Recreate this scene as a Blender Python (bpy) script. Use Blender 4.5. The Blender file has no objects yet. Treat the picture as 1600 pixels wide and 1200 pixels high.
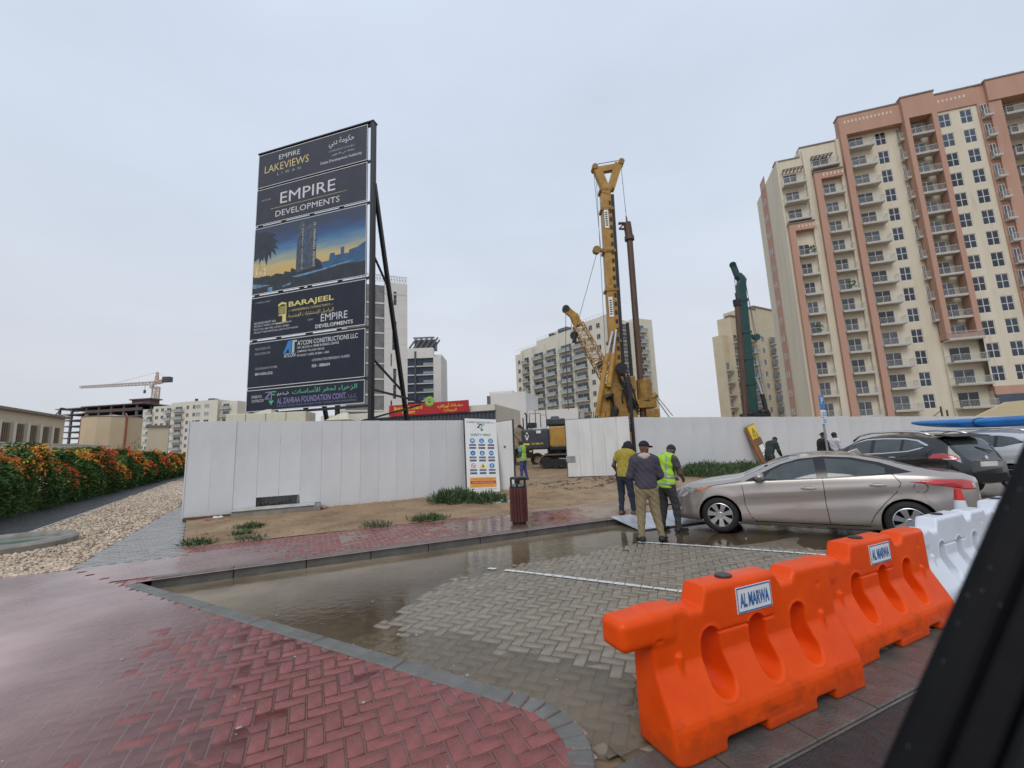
import bpy, bmesh, math, random, unicodedata
import numpy as np
from mathutils import Vector, Matrix
from mathutils.geometry import delaunay_2d_cdt
R = math.radians
random.seed(7); rng = np.random.default_rng(7)
scene = bpy.context.scene
COL = scene.collection
# ------------------------------------------------------------------ camera
FPX, EYE = 666.0, 1.72
pitch, roll = math.atan(100/FPX), R(2.3)
fw = np.array([0, math.cos(pitch), math.sin(pitch)])
up0 = np.array([0, -math.sin(pitch), math.cos(pitch)]); rt0 = np.array([1., 0, 0])
rt = rt0*math.cos(roll)-up0*math.sin(roll); up = up0*math.cos(roll)+rt0*math.sin(roll)
cd = bpy.data.cameras.new('camera'); cam = bpy.data.objects.new('camera', cd); COL.objects.link(cam)
cam.matrix_world = Matrix(((rt[0], up[0], -fw[0], 0), (rt[1], up[1], -fw[1], 0), (rt[2], up[2], -fw[2], EYE), (0, 0, 0, 1)))
cd.sensor_width = 36; cd.lens = FPX/1600*36; cd.clip_start = 0.05; cd.clip_end = 6000
cd.dof.use_dof = True; cd.dof.focus_distance = 6.0; cd.dof.aperture_fstop = 1.6
scene.camera = cam
# ------------------------------------------------------------------ overcast sky and soft sun
SUN_EL, SUN_AZ = 44, 200
w = bpy.data.worlds.new('World'); scene.world = w; w.use_nodes = True
nt = w.node_tree; nt.nodes.clear()
out = nt.nodes.new('ShaderNodeOutputWorld')
sky = nt.nodes.new('ShaderNodeTexSky'); sky.sky_type = 'NISHITA'; sky.sun_disc = False
sky.sun_elevation = R(SUN_EL); sky.sun_rotation = R(SUN_AZ); sky.dust_density = 4; sky.air_density = 1.0
b1 = nt.nodes.new('ShaderNodeBackground'); b1.inputs['Strength'].default_value = 0.06
nt.links.new(sky.outputs[0], b1.inputs[0])
tc = nt.nodes.new('ShaderNodeTexCoord'); sep = nt.nodes.new('ShaderNodeSeparateXYZ'); nt.links.new(tc.outputs['Generated'], sep.inputs[0])
ramp = nt.nodes.new('ShaderNodeValToRGB'); nt.links.new(sep.outputs['Z'], ramp.inputs[0])
el = ramp.color_ramp.elements
el[0].position = 0.0; el[0].color = (.70, .73, .785, 1); el[1].position = 1.0; el[1].color = (.73, .83, 1.0, 1)
e = el.new(.18); e.color = (.725, .76, .83, 1)
e = el.new(.5); e.color = (.70, .785, .92, 1)
cl = nt.nodes.new('ShaderNodeTexNoise'); cl.inputs['Scale'].default_value = 1.6; cl.inputs['Detail'].default_value = 5
mp = nt.nodes.new('ShaderNodeMapping'); mp.inputs['Scale'].default_value = (1, 1, 2.6)
nt.links.new(tc.outputs['Generated'], mp.inputs[0]); nt.links.new(mp.outputs[0], cl.inputs[0])
mr = nt.nodes.new('ShaderNodeMapRange'); mr.inputs['From Min'].default_value = .3; mr.inputs['From Max'].default_value = .7
mr.inputs['To Min'].default_value = .92; mr.inputs['To Max'].default_value = 1.06; nt.links.new(cl.outputs[0], mr.inputs[0])
mul = nt.nodes.new('ShaderNodeMix'); mul.data_type = 'RGBA'; mul.blend_type = 'MULTIPLY'; mul.inputs[0].default_value = 1
nt.links.new(ramp.outputs[0], mul.inputs[6]); nt.links.new(mr.outputs[0], mul.inputs[7])
b2 = nt.nodes.new('ShaderNodeBackground'); b2.inputs['Strength'].default_value = 1.0; nt.links.new(mul.outputs[2], b2.inputs[0])
mx = nt.nodes.new('ShaderNodeMixShader'); mx.inputs[0].default_value = .9
nt.links.new(b1.outputs[0], mx.inputs[1]); nt.links.new(b2.outputs[0], mx.inputs[2]); nt.links.new(mx.outputs[0], out.inputs[0])
sd = bpy.data.lights.new('sun', 'SUN'); sd.energy = 1.2; sd.angle = R(32); sd.color = (1, .97, .93)
so = bpy.data.objects.new('sun', sd); COL.objects.link(so)
az = R(SUN_AZ)
so.rotation_euler = Vector((-math.sin(az)*math.cos(R(SUN_EL)), -math.cos(az)*math.cos(R(SUN_EL)), -math.sin(R(SUN_EL)))).to_track_quat('-Z', 'Y').to_euler()
vs = scene.view_settings; vs.view_transform = 'Standard'; vs.look = 'None'; vs.exposure = 0.0; vs.gamma = 1; vs.use_curve_mapping = False
scene.cycles.max_bounces = 8; scene.cycles.transparent_max_bounces = 12; scene.cycles.use_denoising = True

# ------------------------------------------------------------------ coordinates
AS = R(25)                                     # the street runs 25 degrees off the view
cA, sA = math.cos(AS), math.sin(AS)
def S(e, n, z=0.0): return Vector((e*cA-n*sA, e*sA+n*cA, z))
def EN(P): return (P[0]*cA+P[1]*sA, -P[0]*sA+P[1]*cA)
def _ray(x, y): return fw+rt*(x-800)/FPX-up*(y-600)/FPX
def at(x, y, Y):
    d = _ray(x, y)*1.0; d = d*(Y/d[1]); return Vector((d[0], d[1], d[2]+EYE))
def gp(x, y, z=0.0):
    d = _ray(x, y); d = d*((z-EYE)/d[2]); return Vector((d[0], d[1], z))

# ------------------------------------------------------------------ materials
def M(name, col, rough=.6, metal=0., var=.12, vscale=3., bump=0., bscale=40., spec=.5, coat=0., island=0., col2=None, detail=4., rvar=0., stretch=None, emit=None, dirt=None):
    m = bpy.data.materials.new(name); m.use_nodes = True; t = m.node_tree; p = t.nodes['Principled BSDF']
    p.inputs['Roughness'].default_value = rough; p.inputs['Metallic'].default_value = metal
    p.inputs['Specular IOR Level'].default_value = spec; p.inputs['Coat Weight'].default_value = coat; p.inputs['Coat Roughness'].default_value = .06
    c = (*col, 1)
    tcn = t.nodes.new('ShaderNodeTexCoord'); src = tcn.outputs['Object']
    if stretch:
        mpn = t.nodes.new('ShaderNodeMapping'); mpn.inputs['Scale'].default_value = stretch; t.links.new(src, mpn.inputs[0]); src = mpn.outputs[0]
    nz = t.nodes.new('ShaderNodeTexNoise'); nz.inputs['Scale'].default_value = vscale; nz.inputs['Detail'].default_value = detail; nz.inputs['Roughness'].default_value = .6
    t.links.new(src, nz.inputs['Vector'])
    rp = t.nodes.new('ShaderNodeValToRGB'); t.links.new(nz.outputs[0], rp.inputs[0])
    a = col if col2 is None else col
    b = [min(1, x*(1+var)) for x in col] if col2 is None else col2
    if col2 is None: a = [x*(1-var) for x in col]
    rp.color_ramp.elements[0].position = .32; rp.color_ramp.elements[1].position = .68
    rp.color_ramp.elements[0].color = (*a, 1); rp.color_ramp.elements[1].color = (*b, 1)
    o = rp.outputs[0]
    if island:
        g = t.nodes.new('ShaderNodeNewGeometry'); oi = t.nodes.new('ShaderNodeObjectInfo')
        ad = t.nodes.new('ShaderNodeMath'); ad.operation = 'ADD'; t.links.new(g.outputs['Random Per Island'], ad.inputs[0]); t.links.new(oi.outputs['Random'], ad.inputs[1])
        fr = t.nodes.new('ShaderNodeMath'); fr.operation = 'FRACT'; t.links.new(ad.outputs[0], fr.inputs[0])
        mpr = t.nodes.new('ShaderNodeMapRange'); mpr.inputs['To Min'].default_value = 1-island; mpr.inputs['To Max'].default_value = 1+island; t.links.new(fr.outputs[0], mpr.inputs[0])
        ml = t.nodes.new('ShaderNodeMix'); ml.data_type = 'RGBA'; ml.blend_type = 'MULTIPLY'; ml.inputs[0].default_value = 1
        t.links.new(o, ml.inputs[6]); t.links.new(mpr.outputs[0], ml.inputs[7]); o = ml.outputs[2]
    if dirt:                                   # (colour, amount, noise scale, height the splashes reach or None)
        dn = t.nodes.new('ShaderNodeTexNoise'); dn.inputs['Scale'].default_value = dirt[2]; dn.inputs['Detail'].default_value = 9; dn.inputs['Roughness'].default_value = .68; t.links.new(src if dirt[3] is None else tcn.outputs['Object'], dn.inputs['Vector'])
        fac = dn.outputs[0]
        if dirt[3]:
            sz = t.nodes.new('ShaderNodeSeparateXYZ'); t.links.new(tcn.outputs['Object'], sz.inputs[0]); zr = t.nodes.new('ShaderNodeMapRange'); zr.inputs['From Min'].default_value = 0; zr.inputs['From Max'].default_value = dirt[3]; zr.inputs['To Min'].default_value = .26; zr.inputs['To Max'].default_value = -.30; t.links.new(sz.outputs['Z'], zr.inputs[0])
            ad2 = t.nodes.new('ShaderNodeMath'); ad2.operation = 'ADD'; t.links.new(fac, ad2.inputs[0]); t.links.new(zr.outputs[0], ad2.inputs[1]); fac = ad2.outputs[0]
        dr = t.nodes.new('ShaderNodeMapRange'); dr.inputs['From Min'].default_value = .56; dr.inputs['From Max'].default_value = .70; dr.inputs['To Max'].default_value = dirt[1]; t.links.new(fac, dr.inputs[0])
        dm = t.nodes.new('ShaderNodeMix'); dm.data_type = 'RGBA'; t.links.new(dr.outputs[0], dm.inputs[0]); t.links.new(o, dm.inputs[6]); dm.inputs[7].default_value = (*dirt[0], 1); o = dm.outputs[2]
    t.links.new(o, p.inputs['Base Color'])
    if rvar:
        mp2 = t.nodes.new('ShaderNodeMapRange'); mp2.inputs['From Min'].default_value = .35; mp2.inputs['From Max'].default_value = .65
        mp2.inputs['To Min'].default_value = max(.02, rough-rvar); mp2.inputs['To Max'].default_value = min(1, rough+rvar)
        n2 = t.nodes.new('ShaderNodeTexNoise'); n2.inputs['Scale'].default_value = vscale*.6; n2.inputs['Detail'].default_value = 3; t.links.new(src, n2.inputs['Vector'])
        t.links.new(n2.outputs[0], mp2.inputs[0]); t.links.new(mp2.outputs[0], p.inputs['Roughness'])
    if bump:
        bn = t.nodes.new('ShaderNodeTexNoise'); bn.inputs['Scale'].default_value = bscale; bn.inputs['Detail'].default_value = 4; t.links.new(src, bn.inputs['Vector'])
        bp = t.nodes.new('ShaderNodeBump'); bp.inputs['Strength'].default_value = bump; bp.inputs['Distance'].default_value = .02; t.links.new(bn.outputs[0], bp.inputs['Height']); t.links.new(bp.outputs[0], p.inputs['Normal'])
    if emit: p.inputs['Emission Color'].default_value = (*emit[0], 1); p.inputs['Emission Strength'].default_value = emit[1]
    return m

def water_mat(name, tint, mud, turb, rough=.02, bstr=.05, bscale=9., fine=0.):  # mud, turb: diffuse silt in the bay, painted sky sheen on the red paving
    m = bpy.data.materials.new(name); m.use_nodes = True; t = m.node_tree; t.nodes.clear(); N = t.nodes.new; L = t.links.new
    o = N('ShaderNodeOutputMaterial'); tr = N('ShaderNodeBsdfTransparent'); tr.inputs[0].default_value = (*tint, 1)
    df = N('ShaderNodeBsdfDiffuse'); df.inputs[0].default_value = (*mud, 1); gl = N('ShaderNodeBsdfGlossy'); gl.inputs['Roughness'].default_value = rough; gl.inputs[0].default_value = (1, 1, 1, 1)
    tcn = N('ShaderNodeTexCoord'); nz = N('ShaderNodeTexNoise'); nz.inputs['Scale'].default_value = bscale; nz.inputs['Detail'].default_value = 3; L(tcn.outputs['Object'], nz.inputs['Vector'])
    bp = N('ShaderNodeBump'); bp.inputs['Strength'].default_value = bstr; bp.inputs['Distance'].default_value = .02; L(nz.outputs[0], bp.inputs['Height'])
    n2 = N('ShaderNodeTexNoise'); n2.inputs['Scale'].default_value = .9; n2.inputs['Detail'].default_value = 4; L(tcn.outputs['Object'], n2.inputs['Vector'])
    mr_ = N('ShaderNodeMapRange'); mr_.inputs['From Min'].default_value = .35; mr_.inputs['From Max'].default_value = .7; mr_.inputs['To Min'].default_value = turb*.4; mr_.inputs['To Max'].default_value = min(1, turb*1.5); L(n2.outputs[0], mr_.inputs[0])
    at_ = N('ShaderNodeAttribute'); at_.attribute_name = 'depth'; mu_ = N('ShaderNodeMath'); mu_.operation = 'MULTIPLY'; mu_.use_clamp = True; L(mr_.outputs[0], mu_.inputs[0]); L(at_.outputs['Fac'], mu_.inputs[1])
    m1 = N('ShaderNodeMixShader'); L(mu_.outputs[0], m1.inputs[0]); L(tr.outputs[0], m1.inputs[1]); L(df.outputs[0], m1.inputs[2])
    fr = N('ShaderNodeFresnel'); fr.inputs['IOR'].default_value = 1.33; L(bp.outputs[0], fr.inputs['Normal']); L(bp.outputs[0], gl.inputs['Normal'])
    m2 = N('ShaderNodeMixShader'); L(fr.outputs[0], m2.inputs[0]); L(m1.outputs[0], m2.inputs[1]); L(gl.outputs[0], m2.inputs[2]); L(m2.outputs[0], o.inputs[0])
    return m

# ------------------------------------------------------------------ objects
def props(o, label=None, cat=None, group=None, kind=None):
    if label: o['label'] = label
    if cat: o['category'] = cat
    if group: o['group'] = group
    if kind: o['kind'] = kind
    return o
def link(name, me, mats, parent=None, loc=None, rz=0., kind=None, smooth=None):
    o = bpy.data.objects.new(name, me); COL.objects.link(o)
    if mats is not None and not me.materials:
        for m in (mats if isinstance(mats, (list, tuple)) else [mats]): me.materials.append(m)
    if parent is not None: o.parent = parent
    if loc is not None: o.location = loc
    if rz: o.rotation_euler = (0, 0, rz)
    if kind: o['kind'] = kind
    return o
def thing(name, label, cat, loc=(0, 0, 0), rz=0., group=None):
    o = bpy.data.objects.new(name, None); COL.objects.link(o); o.location = loc; o.rotation_euler = (0, 0, rz); o.empty_display_size = .1
    return props(o, label, cat, group)
def copy_tree(o, parent=None, kids=None):
    c = o.copy(); COL.objects.link(c)
    if parent is not None: c.parent = parent
    for ch in list(o.children): copy_tree(ch, c)
    return c
def bev(o, wd=.01, seg=2, ang=35):
    b = o.modifiers.new('bevel', 'BEVEL'); b.width = wd; b.segments = seg; b.limit_method = 'ANGLE'; b.angle_limit = R(ang); b.harden_normals = False
    return o
def smooth(o, ang=35):
    me = o.data; me.polygons.foreach_set('use_smooth', [True]*len(me.polygons))
    if ang < 180:
        try: me.set_sharp_from_angle(angle=R(ang))
        except Exception: pass
    return o
class MB:
    def __init__(s): s.v = []; s.f = []; s.mi = []; s.m = 0
    def add(s, vs, fs):
        n = len(s.v); s.v += [tuple(v) for v in vs]; s.f += [tuple(i+n for i in f) for f in fs]; s.mi += [s.m]*len(fs); return s
    def box(s, x0, x1, y0, y1, z0, z1):
        return s.add([(x0, y0, z0), (x1, y0, z0), (x1, y1, z0), (x0, y1, z0), (x0, y0, z1), (x1, y0, z1), (x1, y1, z1), (x0, y1, z1)],
                     [(3, 2, 1, 0), (4, 5, 6, 7), (0, 1, 5, 4), (1, 2, 6, 5), (2, 3, 7, 6), (3, 0, 4, 7)])
    def bar(s, a, b, wd, h=None, roll_=0.):
        a = Vector(a); b = Vector(b); d = (b-a); q = d.to_track_quat('Z', 'Y'); h = h or wd
        X = q @ Vector((1, 0, 0)); Y = q @ Vector((0, 1, 0))
        pts = [p+X*sx*wd/2+Y*sy*h/2 for p in (a, b) for sx, sy in ((-1, -1), (1, -1), (1, 1), (-1, 1))]
        return s.add(pts, [(3, 2, 1, 0), (4, 5, 6, 7), (0, 1, 5, 4), (1, 2, 6, 5), (2, 3, 7, 6), (3, 0, 4, 7)])
    def cyl(s, a, b, r0, r1=None, n=12, caps=True):
        a = Vector(a); b = Vector(b); r1 = r0 if r1 is None else r1; q = (b-a).to_track_quat('Z', 'Y'); pts = []
        for p, r in ((a, r0), (b, r1)):
            for i in range(n):
                t = 2*math.pi*i/n; pts.append(p+q @ Vector((r*math.cos(t), r*math.sin(t), 0)))
        fs = [(i, (i+1) % n, n+(i+1) % n, n+i) for i in range(n)]
        if caps: fs += [tuple(range(n-1, -1, -1)), tuple(range(n, 2*n))]
        return s.add(pts, fs)
    def tube(s, pts, r, n=8):
        pts = [Vector(p) for p in pts]; vs = []; fs = []
        rs = r if isinstance(r, (list, tuple)) else [r]*len(pts)
        for k, p in enumerate(pts):
            d = (pts[min(k+1, len(pts)-1)]-pts[max(k-1, 0)]); q = d.to_track_quat('Z', 'Y')
            for i in range(n):
                t = 2*math.pi*i/n; vs.append(p+q @ Vector((rs[k]*math.cos(t), rs[k]*math.sin(t), 0)))
        for k in range(len(pts)-1):
            for i in range(n): fs.append((k*n+i, k*n+(i+1) % n, (k+1)*n+(i+1) % n, (k+1)*n+i))
        fs += [tuple(range(n-1, -1, -1)), tuple(range((len(pts)-1)*n, len(pts)*n))]
        return s.add(vs, fs)
    def lathe(s, prof, c=(0, 0, 0), n=32, axis='Z', close=False):
        vs = []; fs = []; k = len(prof)
        for i in range(n):
            t = 2*math.pi*i/n; ct, st = math.cos(t), math.sin(t)
            for r, z in prof:
                p = (r*ct, r*st, z) if axis == 'Z' else ((r*ct, z, r*st) if axis == 'Y' else (z, r*ct, r*st))
                vs.append((p[0]+c[0], p[1]+c[1], p[2]+c[2]))
        for i in range(n):
            j = (i+1) % n
            for a in range(k-1+(1 if close else 0)):
                b = (a+1) % k; fs.append((i*k+a, j*k+a, j*k+b, i*k+b))
        return s.add(vs, fs)
    def prism(s, poly, d0, d1, axis='Y'):
        n = len(poly)
        def P(u, v, d): return (u, d, v) if axis == 'Y' else ((d, u, v) if axis == 'X' else (u, v, d))
        return s.add([P(u, v, d0) for u, v in poly]+[P(u, v, d1) for u, v in poly],
                     [tuple(range(n)), tuple(range(2*n-1, n-1, -1))]+[(i, n+i, n+(i+1) % n, (i+1) % n) for i in range(n)])
    def quad(s, a, b, c, d): return s.add([a, b, c, d], [(0, 1, 2, 3)])
    def ell(s, c, r, nu=12, nv=8):
        prof = [(math.sin(math.pi*j/nv), -math.cos(math.pi*j/nv)) for j in range(nv+1)]
        vs = []; fs = []
        for i in range(nu):
            t = 2*math.pi*i/nu
            for a, z in prof: vs.append((c[0]+r[0]*a*math.cos(t), c[1]+r[1]*a*math.sin(t), c[2]+r[2]*z))
        k = nv+1
        for i in range(nu):
            j = (i+1) % nu
            for a in range(nv): fs.append((i*k+a, j*k+a, j*k+a+1, i*k+a+1))
        return s.add(vs, fs)
    def mesh(s, name, mats=None, weld=False, fixn=True):
        me = bpy.data.meshes.new(name); me.from_pydata(s.v, [], s.f)
        if mats is not None:
            for m in (mats if isinstance(mats, (list, tuple)) else [mats]): me.materials.append(m)
        me.polygons.foreach_set('material_index', s.mi)
        if fixn:
            bm = bmesh.new(); bm.from_mesh(me)
            if weld: bmesh.ops.remove_doubles(bm, verts=bm.verts, dist=1e-5)
            bmesh.ops.recalc_face_normals(bm, faces=bm.faces); bm.to_mesh(me); bm.free()
        me.update(); return me
    def build(s, name, mats, parent=None, loc=None, rz=0., kind=None, sm=None, bv=None, fixn=True, weld=False):
        o = link(name, s.mesh(name, mats, weld, fixn), None, parent, loc, rz, kind)
        if sm: smooth(o, sm)
        if bv: bev(o, bv)
        return o
def np_mesh(name, V, F, mats, sm=False, mi=None):
    V = np.asarray(V, np.float32).reshape(-1, 3); F = np.asarray(F, np.int32); k = F.shape[1]
    me = bpy.data.meshes.new(name); me.vertices.add(len(V)); me.vertices.foreach_set('co', V.ravel())
    me.loops.add(F.size); me.loops.foreach_set('vertex_index', F.ravel()); me.polygons.add(len(F))
    me.polygons.foreach_set('loop_start', np.arange(0, F.size, k, dtype=np.int32)); me.polygons.foreach_set('loop_total', np.full(len(F), k, np.int32))
    if mi is not None: me.polygons.foreach_set('material_index', np.asarray(mi, np.int32))
    if sm: me.polygons.foreach_set('use_smooth', [True]*len(F))
    for m in (mats if isinstance(mats, (list, tuple)) else [mats]): me.materials.append(m)
    me.update(calc_edges=True); me.validate(); return me

# ------------------------------------------------------------------ distance-field surfaces (smoothly joined bodies)
def snet(F, o, h):
    s = F < 0; nx, ny, nz = F.shape
    cnt = np.zeros((nx-1, ny-1, nz-1), np.int8)
    for i in (0, 1):
        for j in (0, 1):
            for k in (0, 1): cnt += s[i:nx-1+i, j:ny-1+j, k:nz-1+k]
    act = (cnt > 0) & (cnt < 8); idx = np.full(act.shape, -1, np.int64); idx[act] = np.arange(act.sum())
    P = np.zeros(act.shape+(3,)); C = np.zeros(act.shape)
    for ax in range(3):
        oth = [a for a in range(3) if a != ax]
        for b in (0, 1):
            for c in (0, 1):
                of = [0, 0, 0]; of[oth[0]] = b; of[oth[1]] = c
                sl0 = tuple(slice(of[a], of[a]+F.shape[a]-1) for a in range(3)); of[ax] = 1
                sl1 = tuple(slice(of[a], of[a]+F.shape[a]-1) for a in range(3)); of[ax] = 0
                f0 = F[sl0]; f1 = F[sl1]; cr = (f0 < 0) != (f1 < 0); t = np.where(cr, f0/np.where(cr, f0-f1, 1), 0)
                C += cr
                for a in range(3): P[..., a] += np.where(cr, t if a == ax else of[a], 0)
    ii = np.argwhere(act); V = (ii+P[act]/C[act][:, None])*h+np.array(o)
    Q = []
    for ax in range(3):
        o1, o2 = [a for a in range(3) if a != ax]
        sl0 = [slice(None)]*3; sl1 = [slice(None)]*3
        sl0[ax] = slice(0, F.shape[ax]-1); sl1[ax] = slice(1, F.shape[ax])
        for a in (o1, o2): sl0[a] = slice(1, F.shape[a]-1); sl1[a] = slice(1, F.shape[a]-1)
        s0 = s[tuple(sl0)]; s1 = s[tuple(sl1)]; e = np.argwhere(s0 != s1)
        if not len(e): continue
        flip = s0[tuple(e.T)]
        base = e.copy(); base[:, o1] += 1; base[:, o2] += 1
        def cell(d1, d2):
            q = base.copy(); q[:, o1] -= d1; q[:, o2] -= d2; return idx[tuple(q.T)]
        q = np.stack([cell(1, 1), cell(0, 1), cell(0, 0), cell(1, 0)], 1)
        if ax == 1: flip = ~flip
        q[~flip] = q[~flip][:, ::-1]; Q.append(q)
    return V, np.concatenate(Q)
def sgrid(lo, hi, h):
    ax = [np.arange(lo[i], hi[i]+h, h) for i in range(3)]
    return np.stack(np.meshgrid(*ax, indexing='ij'), -1).astype(np.float32), h
def smin(a, b, k): 
    hh = np.clip(.5+.5*(b-a)/k, 0, 1); return b*(1-hh)+a*hh-k*hh*(1-hh)
def smax(a, b, k): return -smin(-a, -b, k)
def d_cap(P, a, b, r0, r1, fl=(1, 1, 1)):
    a = np.array(a, np.float32); b = np.array(b, np.float32); d = b-a; r0 = np.float32(r0); r1 = np.float32(r1); t = np.clip(((P-a)@d)/np.float32(max(d@d, 1e-9)), 0, 1)
    q = P-a-t[..., None]*d
    if fl != (1, 1, 1): q = q/np.array(fl, np.float32)
    return (np.sqrt((q*q).sum(-1))-(r0+(r1-r0)*t))*min(fl)
def d_ell(P, c, r):
    r = np.array(r, np.float32); q = (P-np.array(c, np.float32))/r; k = np.sqrt((q*q).sum(-1)); g = np.sqrt(((q/r)**2).sum(-1))+1e-9; return k*(k-1)/g
def d_box(P, c, hs, r=0.):
    q = np.abs(P-np.array(c, np.float32))-(np.array(hs, np.float32)-np.float32(r)); return np.sqrt((np.maximum(q, 0)**2).sum(-1))+np.minimum(q.max(-1), 0)-r

# ------------------------------------------------------------------ lettering
_AR = {}
for cp in list(range(0xFE80, 0xFEFD)):
    d = unicodedata.decomposition(chr(cp)).split()
    if d: _AR.setdefault(''.join(chr(int(x, 16)) for x in d[1:]), {})[d[0]] = chr(cp)
def arabic(s):
    s2 = []; i = 0
    while i < len(s):
        if s[i:i+2] in _AR: s2.append(s[i:i+2]); i += 2
        else: s2.append(s[i]); i += 1
    o = []
    for i, ch in enumerate(s2):
        f = _AR.get(ch)
        if not f: o.append(ch); continue
        pj = i > 0 and '<initial>' in _AR.get(s2[i-1], {}); nj = i+1 < len(s2) and '<final>' in _AR.get(s2[i+1], {}) and '<initial>' in f
        k = '<medial>' if pj and nj and '<medial>' in f else '<final>' if pj and '<final>' in f else '<initial>' if nj and '<initial>' in f else '<isolated>'
        o.append(f.get(k, ch))
    return ''.join(reversed(o))
_tc = {}
def text_mesh(body, mat, bold=0., sx=1.):
    k = (body, mat.name, bold, sx)
    if k in _tc: return _tc[k]
    c = bpy.data.curves.new('lettering', 'FONT'); c.body = body; c.size = 1; c.resolution_u = 2; c.offset = bold
    ob = bpy.data.objects.new('lettering_source', c); COL.objects.link(ob)
    dg = bpy.context.evaluated_depsgraph_get(); me = bpy.data.meshes.new_from_object(ob.evaluated_get(dg)); bpy.data.objects.remove(ob); bpy.data.curves.remove(c)
    n = len(me.vertices); co = np.zeros(n*3, np.float32); me.vertices.foreach_get('co', co); co = co.reshape(-1, 3)
    if n == 0: co = np.zeros((1, 3))
    lo = co.min(0); hi = co.max(0); me.materials.clear(); me.materials.append(mat); me.name = 'lettering'
    _tc[k] = (me, lo, hi); return _tc[k]
def put_text(body, mat, parent, x, y, z, h, wd=None, align='L', bold=0., name='lettering', rx=90, rz=0):
    """text on a vertical face that looks toward local -y; x,z = left bottom (or centre) corner, h = height, wd = width it is fitted to"""
    me, lo, hi = text_mesh(body, mat, bold)
    sz = h/max(hi[1]-lo[1], 1e-6); sx = sz if wd is None else wd/max(hi[0]-lo[0], 1e-6)
    o = bpy.data.objects.new(name, me); COL.objects.link(o); o.parent = parent; o.scale = (sx, sz, 1); o.rotation_euler = (R(rx), 0, R(rz))
    ox = -lo[0]*sx if align == 'L' else -(lo[0]+hi[0])/2*sx if align == 'C' else -hi[0]*sx
    o.location = (x+ox*math.cos(R(rz)), y+ox*math.sin(R(rz)), z-lo[1]*sz); return o
# ================================================================== ground
def sstep(a, b, x): 
    t = np.clip((x-a)/(b-a), 0, 1); return t*t*(3-2*t)
def und(e, n, s=1.):
    return s*(np.sin(1.7*e+.6*n+.4)*.35+np.sin(.9*n-1.3*e+2.)*.35+np.sin(3.1*e+2.3*n)*.18+np.sin(4.7*n-2.2*e+1.)*.14)
def hr(e, n): return .1215+und(e, n, .0028)-.0125*sstep(.9, -3.4, e+.12*n-.5)*(n < 9.6)-.002*sstep(2.2, 4.5, n)
def hb(e, n): return .0035+und(e+3, n, .0022)-.030*sstep(5.0, 7.7, n+.15*np.sin(e*1.1))-.020*sstep(1.6, -.2, (e-K2a[0])*.822+(n-K2a[1])*.57)
def soil(e, n):
    k = sstep(10., 14.6, n); return .122+k*(.05+.22*sstep(0, 14, e))+.018*und(e*1.3, n*1.3)*sstep(9.9, 10.6, n)+.012*np.sin(7.3*e+2*n)*np.sin(6.1*n-1.7*e)*k+sum(-.045*np.exp(-((e-c0-.035*(n-10)*s0-.12*np.sin(n*.7+c0))/.15)**2)+.022*np.exp(-((e-c0-.26-.035*(n-10)*s0-.12*np.sin(n*.7+c0))/.12)**2) for c0, s0 in ((6.4, 1), (8.1, 1), (9.5, -1), (11.2, -1), (7.3, 3)))*sstep(10.2, 11.2, n)+.010*np.sin(17*e+5*n)*np.sin(15*n-4*e)*k

m_sand = M('damp sandy ground', (.27, .19, .115), .75, var=.25, vscale=2., bump=.5, bscale=30)
m_soil = M('damp site soil', (.20, .122, .062), .75, var=.1, vscale=.9, bump=1., bscale=16, col2=(.35, .235, .13), detail=12, rvar=.25, dirt=((.115, .072, .038), .75, .55, None))
m_mud = M('wet mud', (.20, .135, .08), .38, vscale=1.6, bump=.5, bscale=18, col2=(.30, .21, .125), detail=7, rvar=.25)
m_red = M('wet red paver', (.195, .050, .044), .32, vscale=7, bump=.35, bscale=90, col2=(.275, .088, .076), island=.10, rvar=.16, detail=6)
m_redbase = M('red joint sand', (.34, .20, .18), .6, var=.2, vscale=9, bump=.4, bscale=80)
m_grey = M('wet grey paver', (.19, .158, .115), .32, vscale=6, bump=.35, bscale=90, col2=(.275, .232, .175), island=.10, rvar=.16, detail=6)
m_greybase = M('grey joint sand', (.16, .125, .09), .6, var=.25, vscale=8, bump=.4, bscale=80)
m_kerb = M('wet concrete kerb', (.095, .092, .08), .42, vscale=4, bump=.35, bscale=60, col2=(.165, .16, .145), rvar=.2, detail=8)
m_conc = M('pale concrete', (.36, .35, .32), .75, var=.2, vscale=3, bump=.3, bscale=40)
m_gut = M('wet gutter concrete', (.08, .076, .068), .3, vscale=5, bump=.3, bscale=60, col2=(.13, .125, .112), rvar=.15)
m_asph = M('wet asphalt', (.032, .031, .031), .45, vscale=14, bump=.9, bscale=160, col2=(.055, .054, .053), rvar=.2)
m_path = M('wet grey path paver', (.25, .24, .225), .26, vscale=5, bump=.3, bscale=70, col2=(.33, .32, .30), island=.10, rvar=.1)
m_line = M('worn white road paint', (.62, .62, .59), .45, var=.25, vscale=25, bump=.2, bscale=60)
m_stone = M('pale gravel', (.42, .32, .22), .6, var=.15, vscale=3, island=.5, col2=(.56, .45, .34))
m_wred = water_mat('rain water with painted sheen', (.93, .90, .88), (.54, .36, .325), .62, rough=.22, bstr=.16, bscale=7)  # pale pink diffuse part paints the sky's sheen onto the wet red paving
m_wmud = water_mat('muddy rain water', (.85, .78, .66), (.47, .375, .25), .72, rough=.085, bstr=.12, bscale=11)

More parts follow.
